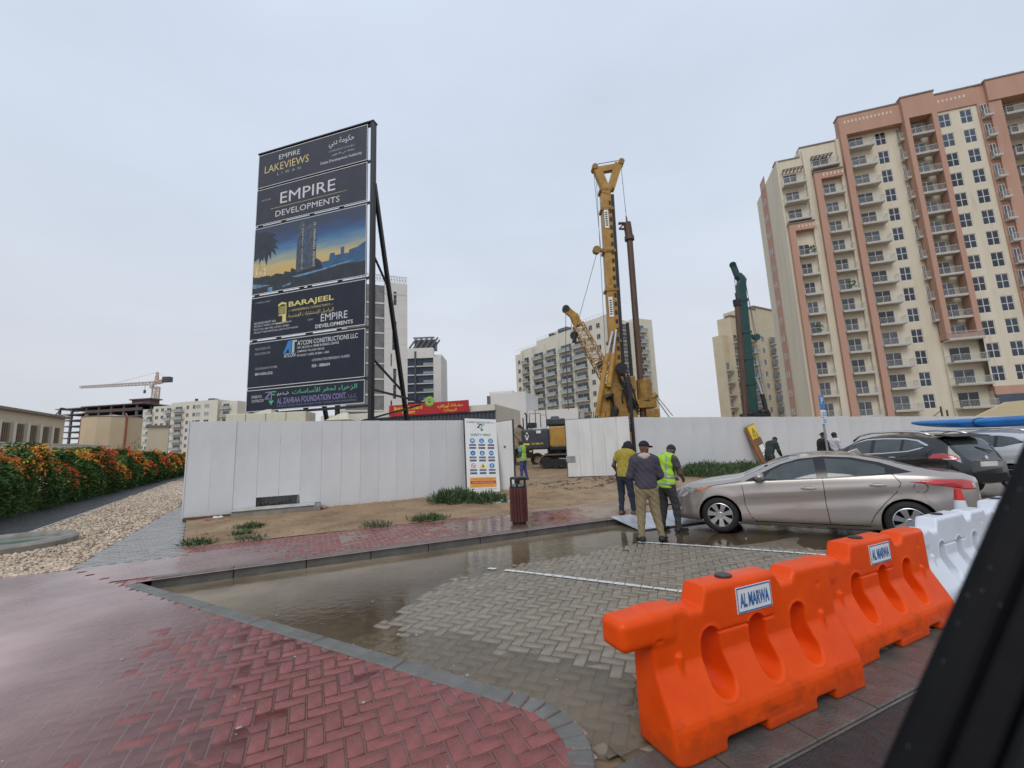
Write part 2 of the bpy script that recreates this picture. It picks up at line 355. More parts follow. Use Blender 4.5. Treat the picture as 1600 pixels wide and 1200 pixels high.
def sheet(name, poly, z, mat, kind='structure'):
    me = bpy.data.meshes.new(name); me.from_pydata([tuple(S(e_, n_, z)) for e_, n_ in poly], [], [tuple(range(len(poly)))]); return link(name, me, mat, kind=kind)
def gridmesh(name, es, ns, zf, mat, keep=None, kind='structure', emap=None, depth=None):
    E, N = np.meshgrid(es, ns, indexing='ij')
    if emap is not None: E = emap(E, N)
    Z = zf(E, N); X = E*cA-N*sA; Y = E*sA+N*cA
    V = np.stack([X, Y, Z], -1).reshape(-1, 3); a, b = E.shape; i = np.arange(a*b).reshape(a, b)
    F = np.stack([i[:-1, :-1], i[1:, :-1], i[1:, 1:], i[:-1, 1:]], -1).reshape(-1, 4)
    dv = depth(E, N).ravel().astype(np.float32) if depth is not None else None
    if keep is not None:
        c = keep((E[:-1, :-1]+E[1:, 1:])/2, (N[:-1, :-1]+N[1:, 1:])/2).ravel(); F = F[c]
    o = link(name, np_mesh(name, V, F, mat, True), None, kind=kind)
    if dv is not None: o.data.attributes.new('depth', 'FLOAT', 'POINT').data.foreach_set('value', dv)
    return o

g0 = bpy.data.meshes.new('ground'); g0.from_pydata([(-2500, -2500, -.06), (2500, -2500, -.06), (2500, 2500, -.06), (-2500, 2500, -.06)], [], [(0, 1, 2, 3)]); link('ground', g0, m_sand, kind='structure')

# site soil: behind the sidewalk, through the gate and over the whole plot
def left_e(n): return -2.12-.205*(n-9.9)
ts = np.concatenate([np.arange(0, 17, .11), np.linspace(17.3, 75, 60)])
ns = np.concatenate([np.arange(10.12, 17, .11), np.linspace(17.3, 90, 70)])
gridmesh('site_soil', ts, ns, lambda E, N: soil(E, N), m_soil, emap=lambda T, N: left_e(np.minimum(N, 16.))+T)
def hm(e, n): return .1215+.02*sstep(4.2, 8.5, e+.9*und(e*1.7, n*1.7))-.010+.006*und(e*3, n*3)
gridmesh('mud_cover', np.arange(2.5, 17, .11), np.arange(8.02, 10.16, .08), lambda E, N: hm(E, N)+.012*sstep(9.6, 10.2, N+.2*und(E*2, N)), m_mud)
gridmesh('mud_cover', np.arange(16.9, 75, .5), np.arange(7.95, 10.7, .25), lambda E, N: .135+.012*und(E, N), m_mud)

# ------------------------------------------------------------------ pavers
K2a, K2d = (-1.55, 6.89), (.5698, -.8218)                # slanted kerb line and its direction
k2n = (-K2d[1], K2d[0])                                    # towards the bay: (.82,.57)
def k2side(e, n): return (e-K2a[0])*k2n[0]+(n-K2a[1])*k2n[1]
ARC = (0.817, 2.387, .62)                                     # rounded island corner: centre and radius
KW = .13
def in_main(e, n, ins=0.):
    if n > 9.3 or e < -9.5 or n < 1.62+ins: return False
    if k2side(e, n) > -KW-ins: return False
    de, dn = e-ARC[0], n-ARC[1]
    if de*K2d[0]+dn*K2d[1] > 0:
        if de > 0 and math.hypot(de, dn) > ARC[2]-KW-ins: return False
        if de <= 0 and dn < -(ARC[2]-KW-ins): return False
    return True
def k2e(n): return K2a[0]+(K2a[1]-n)*.6934
def in_walk(e, n, ins=0.): return 7.85+KW < n < 10.12 and e > k2e(n)-.15 and e < 9.5 and (n < 9.3 or e > -2.05-.2*(n-9.9))
def in_red(e, n): return in_main(e, n, -.045) or in_walk(e, n)
def off_arc(e, n, q): return (e-ARC[0])*K2d[0]+(n-ARC[1])*K2d[1] < 0 or math.hypot(e-ARC[0], n-ARC[1]) > ARC[2]+q
def in_bay(e, n): return 2.16 < n < 7.84 and k2side(e, n) > .0 and e < 13 and off_arc(e, n, .03)
def herring(x0, x1, y0, y1, rot=0., ox=0., oy=0.):
    c, s_ = math.cos(rot), math.sin(rot)
    for i in range(int(x0/.1), int(x1/.1)):
        for j in range(int(y0/.1), int(y1/.1)):
            k = (i-j) % 4
            if k == 0: p = (i*.1+.1, j*.1+.05, 0)
            elif k == 3: p = (i*.1+.05, j*.1+.1, 1)
            else: continue
            yield (ox+p[0]*c-p[1]*s_, oy+p[0]*s_+p[1]*c, p[2]*math.pi/2+rot)
ch = .007; L2, W2 = .0958, .0458
PV = np.array([(-L2, -W2, -.05), (L2, -W2, -.05), (L2, W2, -.05), (-L2, W2, -.05), (-L2, -W2, -ch), (L2, -W2, -ch), (L2, W2, -ch), (-L2, W2, -ch),
               (-L2+ch, -W2+ch, 0), (L2-ch, -W2+ch, 0), (L2-ch, W2-ch, 0), (-L2+ch, W2-ch, 0)])
PF = np.array([(0, 1, 5, 4), (1, 2, 6, 5), (2, 3, 7, 6), (3, 0, 4, 7), (4, 5, 9, 8), (5, 6, 10, 9), (6, 7, 11, 10), (7, 4, 8, 11), (8, 9, 10, 11)])
def lay(parent, items, hf, mat, nmax=290, name='paver', jit=.0011, tilt=.006, sc=1.):
    PV = globals()['PV']*np.array([sc, sc+.018*(sc > 1), 1])
    items = list(items); vis = []
    camp = np.array([0, 0, EYE])
    for k, (e_, n_, r_) in enumerate(items):
        P = S(e_, n_, .1); d = np.array(P)-camp; zz = d@fw
        px = 800+FPX*(d@rt)/zz if zz > .2 else -9; py = 600-FPX*(d@up)/zz if zz > .2 else -9
        big = (1/zz**2*EYE/zz) if (-20 < px < 1620 and -20 < py < 1215) else 0
        if big and mat is m_grey and px > 985 and py > 940+(px-985)*-.2: big *= .0001
        vis.append(big)
    order = sorted(range(len(items)), key=lambda k: -vis[k]); top = set(order[:nmax])
    one = np_mesh(name, PV, PF, mat); Vs = []; Fs = []; nn = 0
    for k, (e_, n_, r_) in enumerate(items):
        z = float(hf(e_, n_))+rng.normal(0, jit); tx, ty = rng.normal(0, tilt, 2); a = AS+r_+rng.normal(0, .006)
        if k in top:
            o = bpy.data.objects.new(name, one); COL.objects.link(o); o.parent = parent; o.location = S(e_, n_, z); o.rotation_euler = (tx, ty, a)
        else:
            c, s_ = math.cos(a), math.sin(a); p = PV.copy(); zz = p[:, 2]+p[:, 1]*tx-p[:, 0]*ty
            P = S(e_, n_, z); q = np.stack([p[:, 0]*c-p[:, 1]*s_+P.x, p[:, 0]*s_+p[:, 1]*c+P.y, zz+P.z], 1)
            Vs.append(q); Fs.append(PF+nn); nn += 12
    if Vs: link('pavers', np_mesh('pavers', np.concatenate(Vs), np.concatenate(Fs), mat), None, parent, kind='stuff')
def poly_region(name, test, e0, e1, n0, n1, hf, mat, st=.06, drop=.008):
    return gridmesh(name, np.arange(e0, e1, st), np.arange(n0, n1, st), lambda E, N: hf(E, N)-drop, mat, keep=np.vectorize(test))
red = poly_region('red_pavement', lambda e, n: in_main(e, n, -.12) or (7.82 < n < 10.2 and e > k2e(n)-.2 and e < 9.5), -9.6, 9.6, 1.55, 10.2, hr, m_redbase)
lay(red, [p for p in herring(-9.6, 9.5, 1.5, 10.2) if in_red(p[0], p[1])], hr, m_red)
bay = poly_region('parking_bay', lambda e, n: 2.10 < n < 7.9 and k2side(e, n) > -.06 and off_arc(e, n, -.1), -2.3, 22, 2.10, 7.9, hb, m_greybase, st=.07, drop=.010)
lay(bay, [p for p in herring(-3, 14, -14, 8, R(-45)) if in_bay(p[0], p[1])], hb, m_grey, sc=1.024, jit=.0009, tilt=.005)
# rain water standing on both
gridmesh('rain_water', np.arange(-9.5, 1.6, .1), np.arange(1.7, 10.1, .1), lambda E, N: 0*E+.1168, m_wred, depth=lambda E, N: np.clip((.1168-hr(E, N))/.0095, 0, 1)**.8, keep=np.vectorize(lambda e, n: in_main(e, n, .02) or (in_walk(e, n) and e < 1)))
gridmesh('muddy_water', np.arange(-2.3, 20, .15), np.arange(2.2, 7.84, .15), lambda E, N: 0*E-.0065, m_wmud, depth=lambda E, N: np.clip((-.0065-hb(E, N))/.040, 0, 1), keep=np.vectorize(lambda e, n: k2side(e, n) > -.04 and off_arc(e, n, -.05)))
gridmesh('sidewalk_water', np.arange(.5, 6.5, .2), np.arange(8.02, 9.9, .2), lambda E, N: 0*E+.1195, m_wmud, depth=lambda E, N: 0*E+.35)

# ------------------------------------------------------------------ kerbs
def prism_path(A, B, wd, z0, z1, name, parent, mat, rnd=.018):
    """kerb stone from A to B (street coordinates), wd wide to the left of travel"""
    dx, dy = B[0]-A[0], B[1]-A[1]; l = math.hypot(dx, dy); mb = MB(); mb.box(.003, l-.003, 0, wd, z0, z1)
    o = mb.build(name, mat, parent, S(A[0], A[1], 0), AS+math.atan2(dy, dx)); bev(o, rnd, 3); return o
kerb = sheet('kerb', [(-1.9, 7.86), (30, 7.86), (30, 7.96), (-1.9, 7.96)], -.01, m_kerb)
x = -2.02
while x < 30: prism_path((x, 7.85), (x+.98, 7.85), KW, -.05, .128+random.uniform(-.003, .003), 'kerb_stone', kerb, m_kerb); x += .98
kerb2 = sheet('kerb_edging', [(-1.7, 6.95), (1.3, 2.6), (1.2, 2.55), (-1.8, 6.9)], -.01, m_kerb)
t = -.95; 
while t < 5.0:
    t1 = min(t+.98, 5.05); a = (K2a[0]+K2d[0]*t1, K2a[1]+K2d[1]*t1); b = (K2a[0]+K2d[0]*t, K2a[1]+K2d[1]*t)
    # laid on the island side of the line
    dx, dy = b[0]-a[0], b[1]-a[1]; l = math.hypot(dx, dy); mb = MB(); mb.box(.004, l-.004, 0, KW+.02, -.05, .127)
    o = mb.build('kerb_stone', m_kerb, kerb2, S(a[0], a[1], 0), AS+math.atan2(dy, dx)); bev(o, .02, 3); t = t1+.0
# arc stones from the end of the straight to the road side
endp = (K2a[0]+K2d[0]*5.05, K2a[1]+K2d[1]*5.05); a0 = math.atan2(k2n[1], k2n[0]); cen = (endp[0]-k2n[0]*ARC[2], endp[1]-k2n[1]*ARC[2]); 
for k in range(11):
    f0 = a0-k*R(11.5); f1 = f0-R(11.0); mb = MB(); ro, ri = ARC[2], ARC[2]-KW-.02; st = 3; vs = []
    for zz in (-.05, .127-random.uniform(0, .005)):
        for r_ in (ri, ro):
            for j in range(st+1):
                f = f0+(f1-f0)*j/st; vs.append(tuple(S(cen[0]+r_*math.cos(f), cen[1]+r_*math.sin(f), zz)))
    q = st+1; fs = []
    for j in range(st):
        fs += [(j, j+1, q+j+1, q+j), (2*q+j, 3*q+j, 3*q+j+1, 2*q+j+1), (q+j, q+j+1, 3*q+j+1, 3*q+j), (j, 2*q+j, 2*q+j+1, j+1)]
    fs += [(0, q, 3*q, 2*q), (st, 2*q+st, 3*q+st, q+st)]
    mb.add(vs, fs); o = mb.build('kerb_stone', m_kerb, kerb2); bev(o, .016, 3)
x = 2.0
# gutter slabs and road
gut = sheet('gutter', [(1.3, 1.72), (30, 1.72), (30, 2.15), (1.3, 2.15)], -.02, m_gut)
x = 1.42
while x < 16:
    l = .62; mb = MB(); mb.box(.004, l-.004, 0, .38, -.04, .006); bev(mb.build('gutter_slab', m_gut, gut, S(x, 1.76, random.uniform(-.002, .002)), AS), .006)
    x += l
sheet('road', [(-60, 1.745), (60, 1.745), (60, -9), (-60, -9)], -.004, m_asph)
sheet('road_edge_line', [(1.0, 1.735), (16, 1.735), (16, 1.757), (1.0, 1.749)], .001, m_kerb)
# painted bay lines, chipped at the paver joints
def bayline(P, Q, wd=.085):
    P = np.array(P); Q = np.array(Q); d = Q-P; l = np.hypot(*d); d = d/l; nn = np.array([-d[1], d[0]]); mb = MB(); s_ = 0
    while s_ < l:
        sl = .1414 if random.random() < .8 else .2; sl = min(sl, l-s_)
        if random.random() < .96:
            a = P+d*(s_+.006); b = P+d*(s_+sl-.006); w0 = wd/2*random.uniform(.8, 1); w1 = wd/2*random.uniform(.8, 1)
            pts = [a-nn*w0, b-nn*w1, b+nn*w1, a+nn*w0]
            mb.add([(p[0], p[1], float(hb(*EN(p)))+.010) for p in pts], [(0, 1, 2, 3)])
        s_ += sl
    return mb.build('bay_marking', m_line, kind='structure')
dl = np.array([.866, -.5]); 
bayline((-.46, 6.56), np.array((-.46, 6.56))+dl*5.2); bayline((2.1, 7.85), np.array((2.1, 7.85))+dl*6.2); bayline((4.3, 9.35), np.array((4.3, 9.35))+dl*6.)

# ------------------------------------------------------------------ path, gravel and side road on the left
pth = sheet('garden_path', [(-3.45, 9.3), (-1.9, 9.3), (-3.16, 14.6), (-9.0, 60), (-9.6, 60), (-4.5, 19.7)], .105, m_gut)
def pl(n): return -3.42-(n-9.2)*.092
def in_path(e, n): return 9.3 < n < 19 and pl(n)+.03 < e < left_e(n)-.02
its = []
for i in range(-60, -10):
    for j in range(90, 200):
        e_, n_ = i*.2+(.1 if j % 2 else 0), j*.1
        if in_path(e_, n_): its.append((e_, n_, 0))
def hp(e, n): return .122+und(e*2, n*2, .003)
lay(pth, its, hp, m_path, nmax=0, jit=.0015)
sheet('gravel_bed', [(-5.6, 9.3), (-3.45, 9.3), (-4.45, 19.7), (-9.3, 60), (-12.5, 60), (-6.2, 14.3)], .10, m_sand)
sheet('side_road', [(-9.5, 9.3), (-5.62, 9.3), (-6.22, 14.3), (-12.55, 60), (-17, 60), (-9.5, 18)], .09, m_asph)
for k in range(26):
    n_ = 12.5+k*1.5; a = (-6.0-(n_-12.5)*.1327, n_); b = (-6.0-(n_+1.5-12.5)*.1327, n_+1.5)
    prism_path(a, b, .08, .02, .135, 'edging_stone', bpy.data.objects['gravel_bed'], m_conc, .01)
# gravel stones
ico = bmesh.new(); bmesh.ops.create_icosphere(ico, subdivisions=1, radius=1); ico.verts.ensure_lookup_table()
IV = np.array([v.co[:] for v in ico.verts]); IF = np.array([[v.index for v in f.verts] for f in ico.faces]); ico.free()
bm_ = bmesh.new(); bmesh.ops.create_icosphere(bm_, subdivisions=1, radius=1); OV = np.array([v.co[:] for v in bm_.verts]); OF = np.array([[v.index for v in f.verts] for f in bm_.faces]); bm_.free()
def stones(name, pts, rad, mat, flat=.6):
    n = len(pts); r = rad(n) if callable(rad) else rad; sc = np.stack([r*rng.uniform(.7, 1.35, n), r*rng.uniform(.7, 1.2, n), r*rng.uniform(.4, .8, n)*flat/.6], 1)
    a = rng.uniform(0, 6.28, n); V = OV[None]*sc[:, None]*(1+rng.normal(0, .12, (n, len(OV), 1))); x = V[..., 0]*np.cos(a)[:, None]-V[..., 1]*np.sin(a)[:, None]; y = V[..., 0]*np.sin(a)[:, None]+V[..., 1]*np.cos(a)[:, None]
    V = np.stack([x, y, V[..., 2]], -1)+pts[:, None]; F = (OF[None]+np.arange(n)[:, None, None]*len(OV)).reshape(-1, 3)
    return link(name, np_mesh(name, V.reshape(-1, 3), F, mat), None, kind='stuff')
pts = []
while len(pts) < 17000:
    n_ = 9.3+rng.random()**1.9*34; f = rng.random(); el_ = -5.55-(n_-9.3)*.14; er = pl(n_) if n_ < 20 else -4.45-(n_-19.7)*.12; e_ = el_+(er-el_)*f
    P = S(e_, n_, .112+.012*rng.random()); pts.append((P.x, P.y, P.z+.03*(n_ > 20)*0, n_))
pts = np.array(pts); stones('gravel', pts[:, :3], lambda n: (.022+.0014*(pts[:, 3]-9))*rng.uniform(.7, 1.35, n), m_stone)
pts = []
for k in range(420):
    f = rng.random(); i = k % 3; e_ = 7.5+6.2*f+rng.normal(0, .10); n_ = (13.6, 14.9, 12.6)[i]+(.8, -.2, 1.6)[i]*f+.2*math.sin(9*f+i)+rng.normal(0, .16); P = S(e_, n_, float(soil(e_, n_))); pts.append(P[:])
stones('dark_clods', np.array(pts), lambda n: rng.gamma(2., .016, n)+.006, M('dark wet soil clod', (.075, .052, .033), .5, var=.3))
# crumbs and pebbles on the soil and at the kerb
pts = []
for k in range(2600):
    n_ = rng.uniform(10.2, 14.5) if k % 3 else rng.uniform(14, 24); e_ = rng.uniform(left_e(n_), 15); P = S(e_, n_, float(soil(e_, n_))); pts.append(P[:])
stones('soil_crumbs', np.array(pts), lambda n: rng.gamma(2., .008, n)+.004, m_soil)
pts = []
for k in range(420):
    n_ = rng.uniform(3, 7.8) if k % 2 else 7.8-abs(rng.normal(0, .25)); e_ = rng.uniform(k2e(n_)+.1, 9)
    P = S(e_, n_, float(hb(e_, n_))+.002); pts.append(P[:])
for k in range(120):
    e_, n_ = rng.uniform(-5, 1), rng.uniform(2.2, 9)
    if in_main(e_, n_, .1): P = S(e_, n_, max(float(hr(e_, n_)), .117)); pts.append(P[:])
stones('pavement_grit', np.array(pts), lambda n: rng.gamma(1.6, .0035, n)+.003, m_conc)
# ================================================================== hoarding, gate, billboard, small site objects
m_hoard = M('white hoarding sheet', (.56, .565, .57), .4, var=.05, vscale=.7, bump=.30, bscale=2.2, col2=(.645, .65, .655), island=.03, detail=8, dirt=((.27, .19, .12), .55, 4., .62))
m_hoard2 = M('white gate sheet', (.64, .64, .62), .4, var=.08, vscale=1.2, bump=.08, bscale=5, island=.02, stretch=(3, 3, .6), dirt=((.30, .22, .14), .4, 3., .9))
m_black = M('black painted steel', (.012, .013, .016), .4, var=.2, vscale=6)
m_rust = M('rusty dark steel', (.06, .035, .022), .7, vscale=6, col2=(.13, .07, .04), bump=.3)
m_white = M('white paint', (.75, .75, .74), .45, var=.05, vscale=2)
m_dconc = M('damp rough concrete', (.17, .155, .13), .75, vscale=3, bump=.6, bscale=20, col2=(.30, .28, .24), detail=8)
m_wconc = M('chalky slab top', (.45, .45, .43), .55, var=.25, vscale=4, bump=.4, bscale=30)
FN, FZ = 14.6, 2.76
def panel_mesh(wd, z0, z1, hole=None):
    """folded-edge sheet with a shallow standing rib at each side; hole = (x0,x1,ztop) leaves the bottom open there"""
    mb = MB()
    def P(x0, x1, a, b):
        mb.box(x0, x1, -.018, .018, a, b)
    if hole:
        if hole[0] > .01: P(.0015, hole[0], z0, z1)
        P(max(hole[0], .003), min(hole[1], wd-.003), hole[2], z1)
        if hole[1] < wd-.01: P(hole[1], wd-.003, z0, z1)
    else: P(.0015, wd-.0015, z0, z1)
    return mb
fl = thing('hoarding_fence', 'white sheet metal hoarding left of the site gate with an opening near its foot', 'fence', S(-3.18, FN), AS)
PW = .567
k = 0; x = 0.
nb = MB()
while x < 9.0:
    z0 = float(soil(-3.18+x, FN-.25))-.02; e0 = -3.18+x
    hole = None
    if e0 < -2.05: z0 += .05
    elif e0 < .17: z0 = .33
    if -1.7 < e0 < -.55: hole = (0, PW, .60)
    if hole and e0 < -1.5: hole = (.0, PW, .61)
    mb = panel_mesh(PW, z0, FZ+.05-.006*x+random.uniform(-.006, .006), hole)
    o = mb.build('hoarding_panel', m_hoard, fl, (x, random.uniform(-.004, .004), 0)); o.rotation_euler = (random.uniform(-.005, .005), 0, random.uniform(-.008, .008)); bev(o, .003, 2)
    x += PW; k += 1
for xx in np.arange(.03, 9.1, 1.7): MB().box(xx-.03, xx+.03, .05, .11, -.1, 2.6).build('fence_post', m_rust, fl)
for zz in (.75, 2.2): MB().box(0, 9.0, .022, .05, zz, zz+.05).build('fence_rail', m_rust, fl)
MB().box(-.022, .004, -.03, .03, .12, 2.84).build('corner_trim', m_hoard2, fl)
# concrete footing standing in the opening
ft = thing('concrete_footing', 'low concrete footing slab sticking out under the opening in the white hoarding', 'footing', S(-1.98, 13.95), AS)
bev(MB().box(0, 2.2, 0, 1.5, -.1, .31).build('footing_block', m_dconc, ft), .02)
bev(MB().box(-.02, 2.05, -.03, .62, .312, .345).build('slab_cover', m_wconc, ft), .01)
bx = thing('inlet_box', 'dark galvanised inlet box seen through the opening in the white hoarding', 'box', S(-1.55, 14.75), AS)
m_galv = M('stained galvanised sheet', (.20, .21, .21), .5, .4, vscale=3, col2=(.38, .39, .39), detail=8, bump=.3, bscale=8)
mb = MB(); mb.box(0, 1.15, .5, .54, .30, .75); mb.box(0, .03, 0, .5, .30, .75); mb.box(1.12, 1.15, 0, .5, .30, .75); mb.build('box_shell', m_galv, bx)
mb = MB()
for i in range(9): mb.ell((.2+.08*i+random.uniform(-.03, .03), .40, .34+random.uniform(0, .06)), (.06, .05, .05), 7, 5)
mb.build('rubble_heap', m_dconc, bx, kind='stuff')
m_pink = M('faded pink rubbish', (.45, .2, .2), .6, var=.4, vscale=20); 
for i, (e_, n_, lab, mt, r) in enumerate([(-2.25, 14.05, 'crumpled white plastic rubbish at the left foot of the hoarding', m_white, .07), (-2.45, 13.95, 'torn pinkish paper scrap beside the left end of the hoarding', m_pink, .05), (.3, 14.2, 'red and black rubbish at the right end of the concrete footing', m_pink, .09)]):
    mb = MB()
    for j in range(5): mb.ell((random.uniform(-.1, .1), random.uniform(-.06, .06), r*.5), (r*random.uniform(.5, 1), r*random.uniform(.4, .8), r*.5), 6, 4)
    mb.v = [(v[0]+random.gauss(0, .01), v[1]+random.gauss(0, .01), v[2]+random.gauss(0, .008)) for v in mb.v]
    o = mb.build('rubbish', mt, None, S(e_, n_, float(soil(e_, n_)))); props(o, lab, 'litter')
lv = thing('dark_timber', 'dark wet timber plank lying under the left end of the hoarding', 'plank', S(-3.12, 14.35, .12), AS)
bev(MB().box(0, 1.05, 0, .12, 0, .10).build('plank', m_rust, lv), .01)

# narrow gate leaf beside the fence
def leaf(name, label, A, B, z0, z1a, z1b, extra=None, vert=.6, mat=m_hoard2):
    """gate leaf between two street points, built of upright sheets in a steel frame"""
    dx, dy = B[0]-A[0], B[1]-A[1]; l = math.hypot(dx, dy); t = thing(name, label, 'gate', S(A[0], A[1], 0), AS+math.atan2(dy, dx)); n = max(1, round(l/vert))
    for i in range(n):
        x0, x1 = l*i/n, l*(i+1)/n; za = z1a+(z1b-z1a)*x0/l; zb = z1a+(z1b-z1a)*x1/l
        mb = MB(); mb.prism([(x0+.003, z0), (x1-.003, z0), (x1-.003, zb), (x0+.003, za)], -.015, .015); bev(mb.build('sheet_panel', mat, t), .005)
    mb = MB()
    for a, b in (((0, 0, z0), (l, 0, z0)), ((0, 0, z1a), (l, 0, z1b)), ((0, 0, z0), (0, 0, z1a)), ((l, 0, z0), (l, 0, z1b)), ((0, 0, z0), (l, 0, z1b))): mb.bar(Vector(a)+Vector((0, .04, 0)), Vector(b)+Vector((0, .04, 0)), .05)
    mb.build('gate_frame', m_rust, t); return t, l
gl_, l = leaf('gate_leaf', 'narrow grey-white gate leaf standing ajar beside the safety board', (5.86, 14.58), (6.50, 14.02), .2, 2.66, 2.72)
MB().box(l-.012, l+.025, -.03, .05, .14, 2.75).build('edge_post', m_black, gl_)
MB().cyl((l*.62, -.012, 1.78), (l*.62, -.05, 1.78), .035).build('latch', m_rust, gl_)
gr_, l = leaf('gate_leaf', 'wide white gate leaf swung into the site, right of the excavator', (9.95, 16.0), (12.30, 14.62), .40, 2.84, 2.88)
mb = MB(); mb.box(-.05, .34, -.05, -.016, 1.02, 1.28); bev(mb.build('latch_plate', m_galv, gr_), .01); MB().cyl((-.35, -.03, 1.2), (.25, -.03, 1.14), .018, n=8).build('bolt', m_galv, gr_)
gpst = thing('gate_post', 'tall black steel gate post between the wide gate leaf and the long white hoarding', 'post', S(12.42, 14.55), AS)
mb = MB(); mb.box(-.055, .055, -.055, .055, 0, 4.6); bev(mb.build('post_shaft', m_black, gpst), .006)
MB().box(-.12, .12, -.12, .12, .18, .34).build('base_plate', m_rust, gpst)
# hoarding right of the gate
fr_ = thing('hoarding_fence', 'long plain white hoarding running off behind the parked cars', 'fence', S(12.5, FN), AS)
x = 0; pm = None
while x < 52:
    z0 = float(soil(12.5+x, FN))-.03 if x < 14 else .28
    if pm is None: pm = panel_mesh(1.15, .0, 2.5).mesh('hoarding_panel', m_hoard)
    o = link('hoarding_panel', pm, None, fr_, (x, random.uniform(-.003, .003), .33-.004*x+random.uniform(-.006, .006))); o.rotation_euler = (random.uniform(-.003, .003), 0, random.uniform(-.004, .004)); bev(o, .006, 2); x += 1.15
for xx in np.arange(.3, 52, 2.3): MB().box(xx-.03, xx+.03, .05, .11, -.1, 2.6).build('fence_post', m_rust, fr_)
MB().box(0, 52, .022, .05, 2.2, 2.26).build('fence_rail', m_rust, fr_)

# ------------------------------------------------------------------ the tall project billboard
m_navy = M('dark navy board print', (.020, .025, .040), .45, var=.15, vscale=1.5, rvar=.08, detail=8, spec=.25)
m_navy2 = M('blue grey board print', (.048, .052, .070), .45, var=.12, vscale=1.2, rvar=.08, detail=8, spec=.25)
m_ink = M('white print', (.62, .63, .66), .5, var=.04); m_inkdim = M('pale grey print', (.40, .41, .44), .5, var=.04)
m_gold = M('gold print', (.62, .50, .22), .45, var=.1); m_yellow = M('yellow print', (.72, .62, .20), .45, var=.05)
m_tgreen = M('green print', (.10, .40, .26), .5, var=.05); m_violet = M('violet print', (.19, .18, .34), .5, var=.05)
m_blue = M('blue print', (.03, .20, .52), .45, var=.05); m_teal = M('grey teal print', (.42, .52, .54), .45, var=.05)
BR = Vector((-6.59, 19.0, 0)); BL = Vector((-13.25, 21.0, 0)); BW = (BR-BL).xy.length
brz = math.atan2((BR-BL).y, (BR-BL).x)
bb = thing('billboard', 'tall dark project billboard on black steel posts behind the white hoarding', 'billboard', BL, brz)
mb = MB(); mb.box(BW+.10, BW+.27, .0, .26, -.1, 18.02); bev(mb.build('post', m_black, bb), .01)
for xx in (.06, 1.6, 3.4, 5.2): MB().box(xx, xx+.16, .12, .28, -.1, 18.0 if xx > 1 else 17.9).build('post', m_black, bb)
for zz in (3.86, 5.12, 7.51, 9.91, 13.74, 15.93, 17.96): MB().box(0, BW+.1, .05, .12, zz-.06, zz+.06).build('cross_beam', m_black, bb)
for xb, yb in ((BW+.20, 2.3), (2.5, 2.4)):
    mb = MB(); tp = Vector((xb, .2, 14.8 if xb > 4 else 12)); bt = Vector((xb+.25, 3.6, 0)); mb.bar(tp, bt, .17); mb.build('brace', m_black, bb)
    if xb > 4:
        for f, zz in ((.34, 10.3), (.68, 5.9)):
            p = tp.lerp(bt, f); MB().bar((xb, .2, p.z+1.3), p, .08).build('strut', m_black, bb)
MB().bar((BW+.2, .2, 4.6), (BW+1.0, 3.2, 4.25), .09).build('strut', m_black, bb); MB().bar((BW-1.5, .2, 3.0), (BW+1.0, 3.2, 4.1), .09).build('strut', m_black, bb)
MB().box(0.05, 3.9, .02, .2, 3.55, 3.72).build('cross_beam', m_black, bb)
PB = [(17.93, 15.98, m_navy2), (15.88, 13.83, m_navy2), (13.66, 10.02, m_navy2), (9.85, 7.62, m_navy), (7.46, 5.17, m_navy), (5.06, 3.98, m_navy)]
PX0, PX1 = .02, BW-.06; panels = []
for zt, zb, mt in PB:
    p = MB().box(PX0, PX1, .0, .04, zb, zt).build('sign_panel', mt, bb); panels.append(p)
    fm = MB(); q = .032
    for a in ((PX0, PX1, zt-q, zt), (PX0, PX1, zb, zb+q), (PX0, PX0+q, zb+q, zt-q), (PX1-q, PX1, zb+q, zt-q)): fm.box(a[0], a[1], -.012, -.001, a[2], a[3])
    fm.build('white_border', m_ink, p)
def T(i, body, mat, u, v, h, wd=None, align='L', bold=0.):
    """u across 0..1, v up 0..1 inside panel i, h as a share of panel height, wd as share of width"""
    zt, zb, _ = PB[i]; return put_text(body, mat, panels[i], PX0+u*(PX1-PX0), -.006, zb+v*(zt-zb), h*(zt-zb), None if wd is None else wd*(PX1-PX0), align, bold)
def bar_(i, mat, u0, u1, v0, v1, name='printed_bar', y=-.006):
    zt, zb, _ = PB[i]; W_ = PX1-PX0; mb = MB(); mb.quad((PX0+u0*W_, y, zb+v0*(zt-zb)), (PX0+u1*W_, y, zb+v0*(zt-zb)), (PX0+u1*W_, y, zb+v1*(zt-zb)), (PX0+u0*W_, y, zb+v1*(zt-zb))); return mb.build(name, mat, panels[i])
T(0, 'EMPIRE', m_ink, .30, .72, .14, .20, 'C'); T(0, 'LAKEVIEWS', m_gold, .275, .41, .22, .42, 'C'); T(0, 'L  I  W  A  N', m_inkdim, .30, .26, .08, .22, 'C')
T(0, arabic('حكومة دبي'), m_ink, .775, .60, .26, .22, 'C', .004); T(0, 'GOVERNMENT OF DUBAI', m_inkdim, .775, .50, .05, .22, 'C'); T(0, arabic('سلطة دبي للتطوير'), m_ink, .79, .36, .08, .20, 'C'); T(0, 'Dubai Development Authority', m_ink, .775, .19, .10, .36, 'C', .006)
T(1, 'EMPIRE', m_ink, .48, .48, .30, .50, 'C'); bar_(1, m_gold, .14, .83, .385, .395); T(1, 'DEVELOPMENTS', m_ink, .48, .14, .16, .58, 'C'); T(1, 'DEVELOPER', m_inkdim, .05, .66, .04, .09)
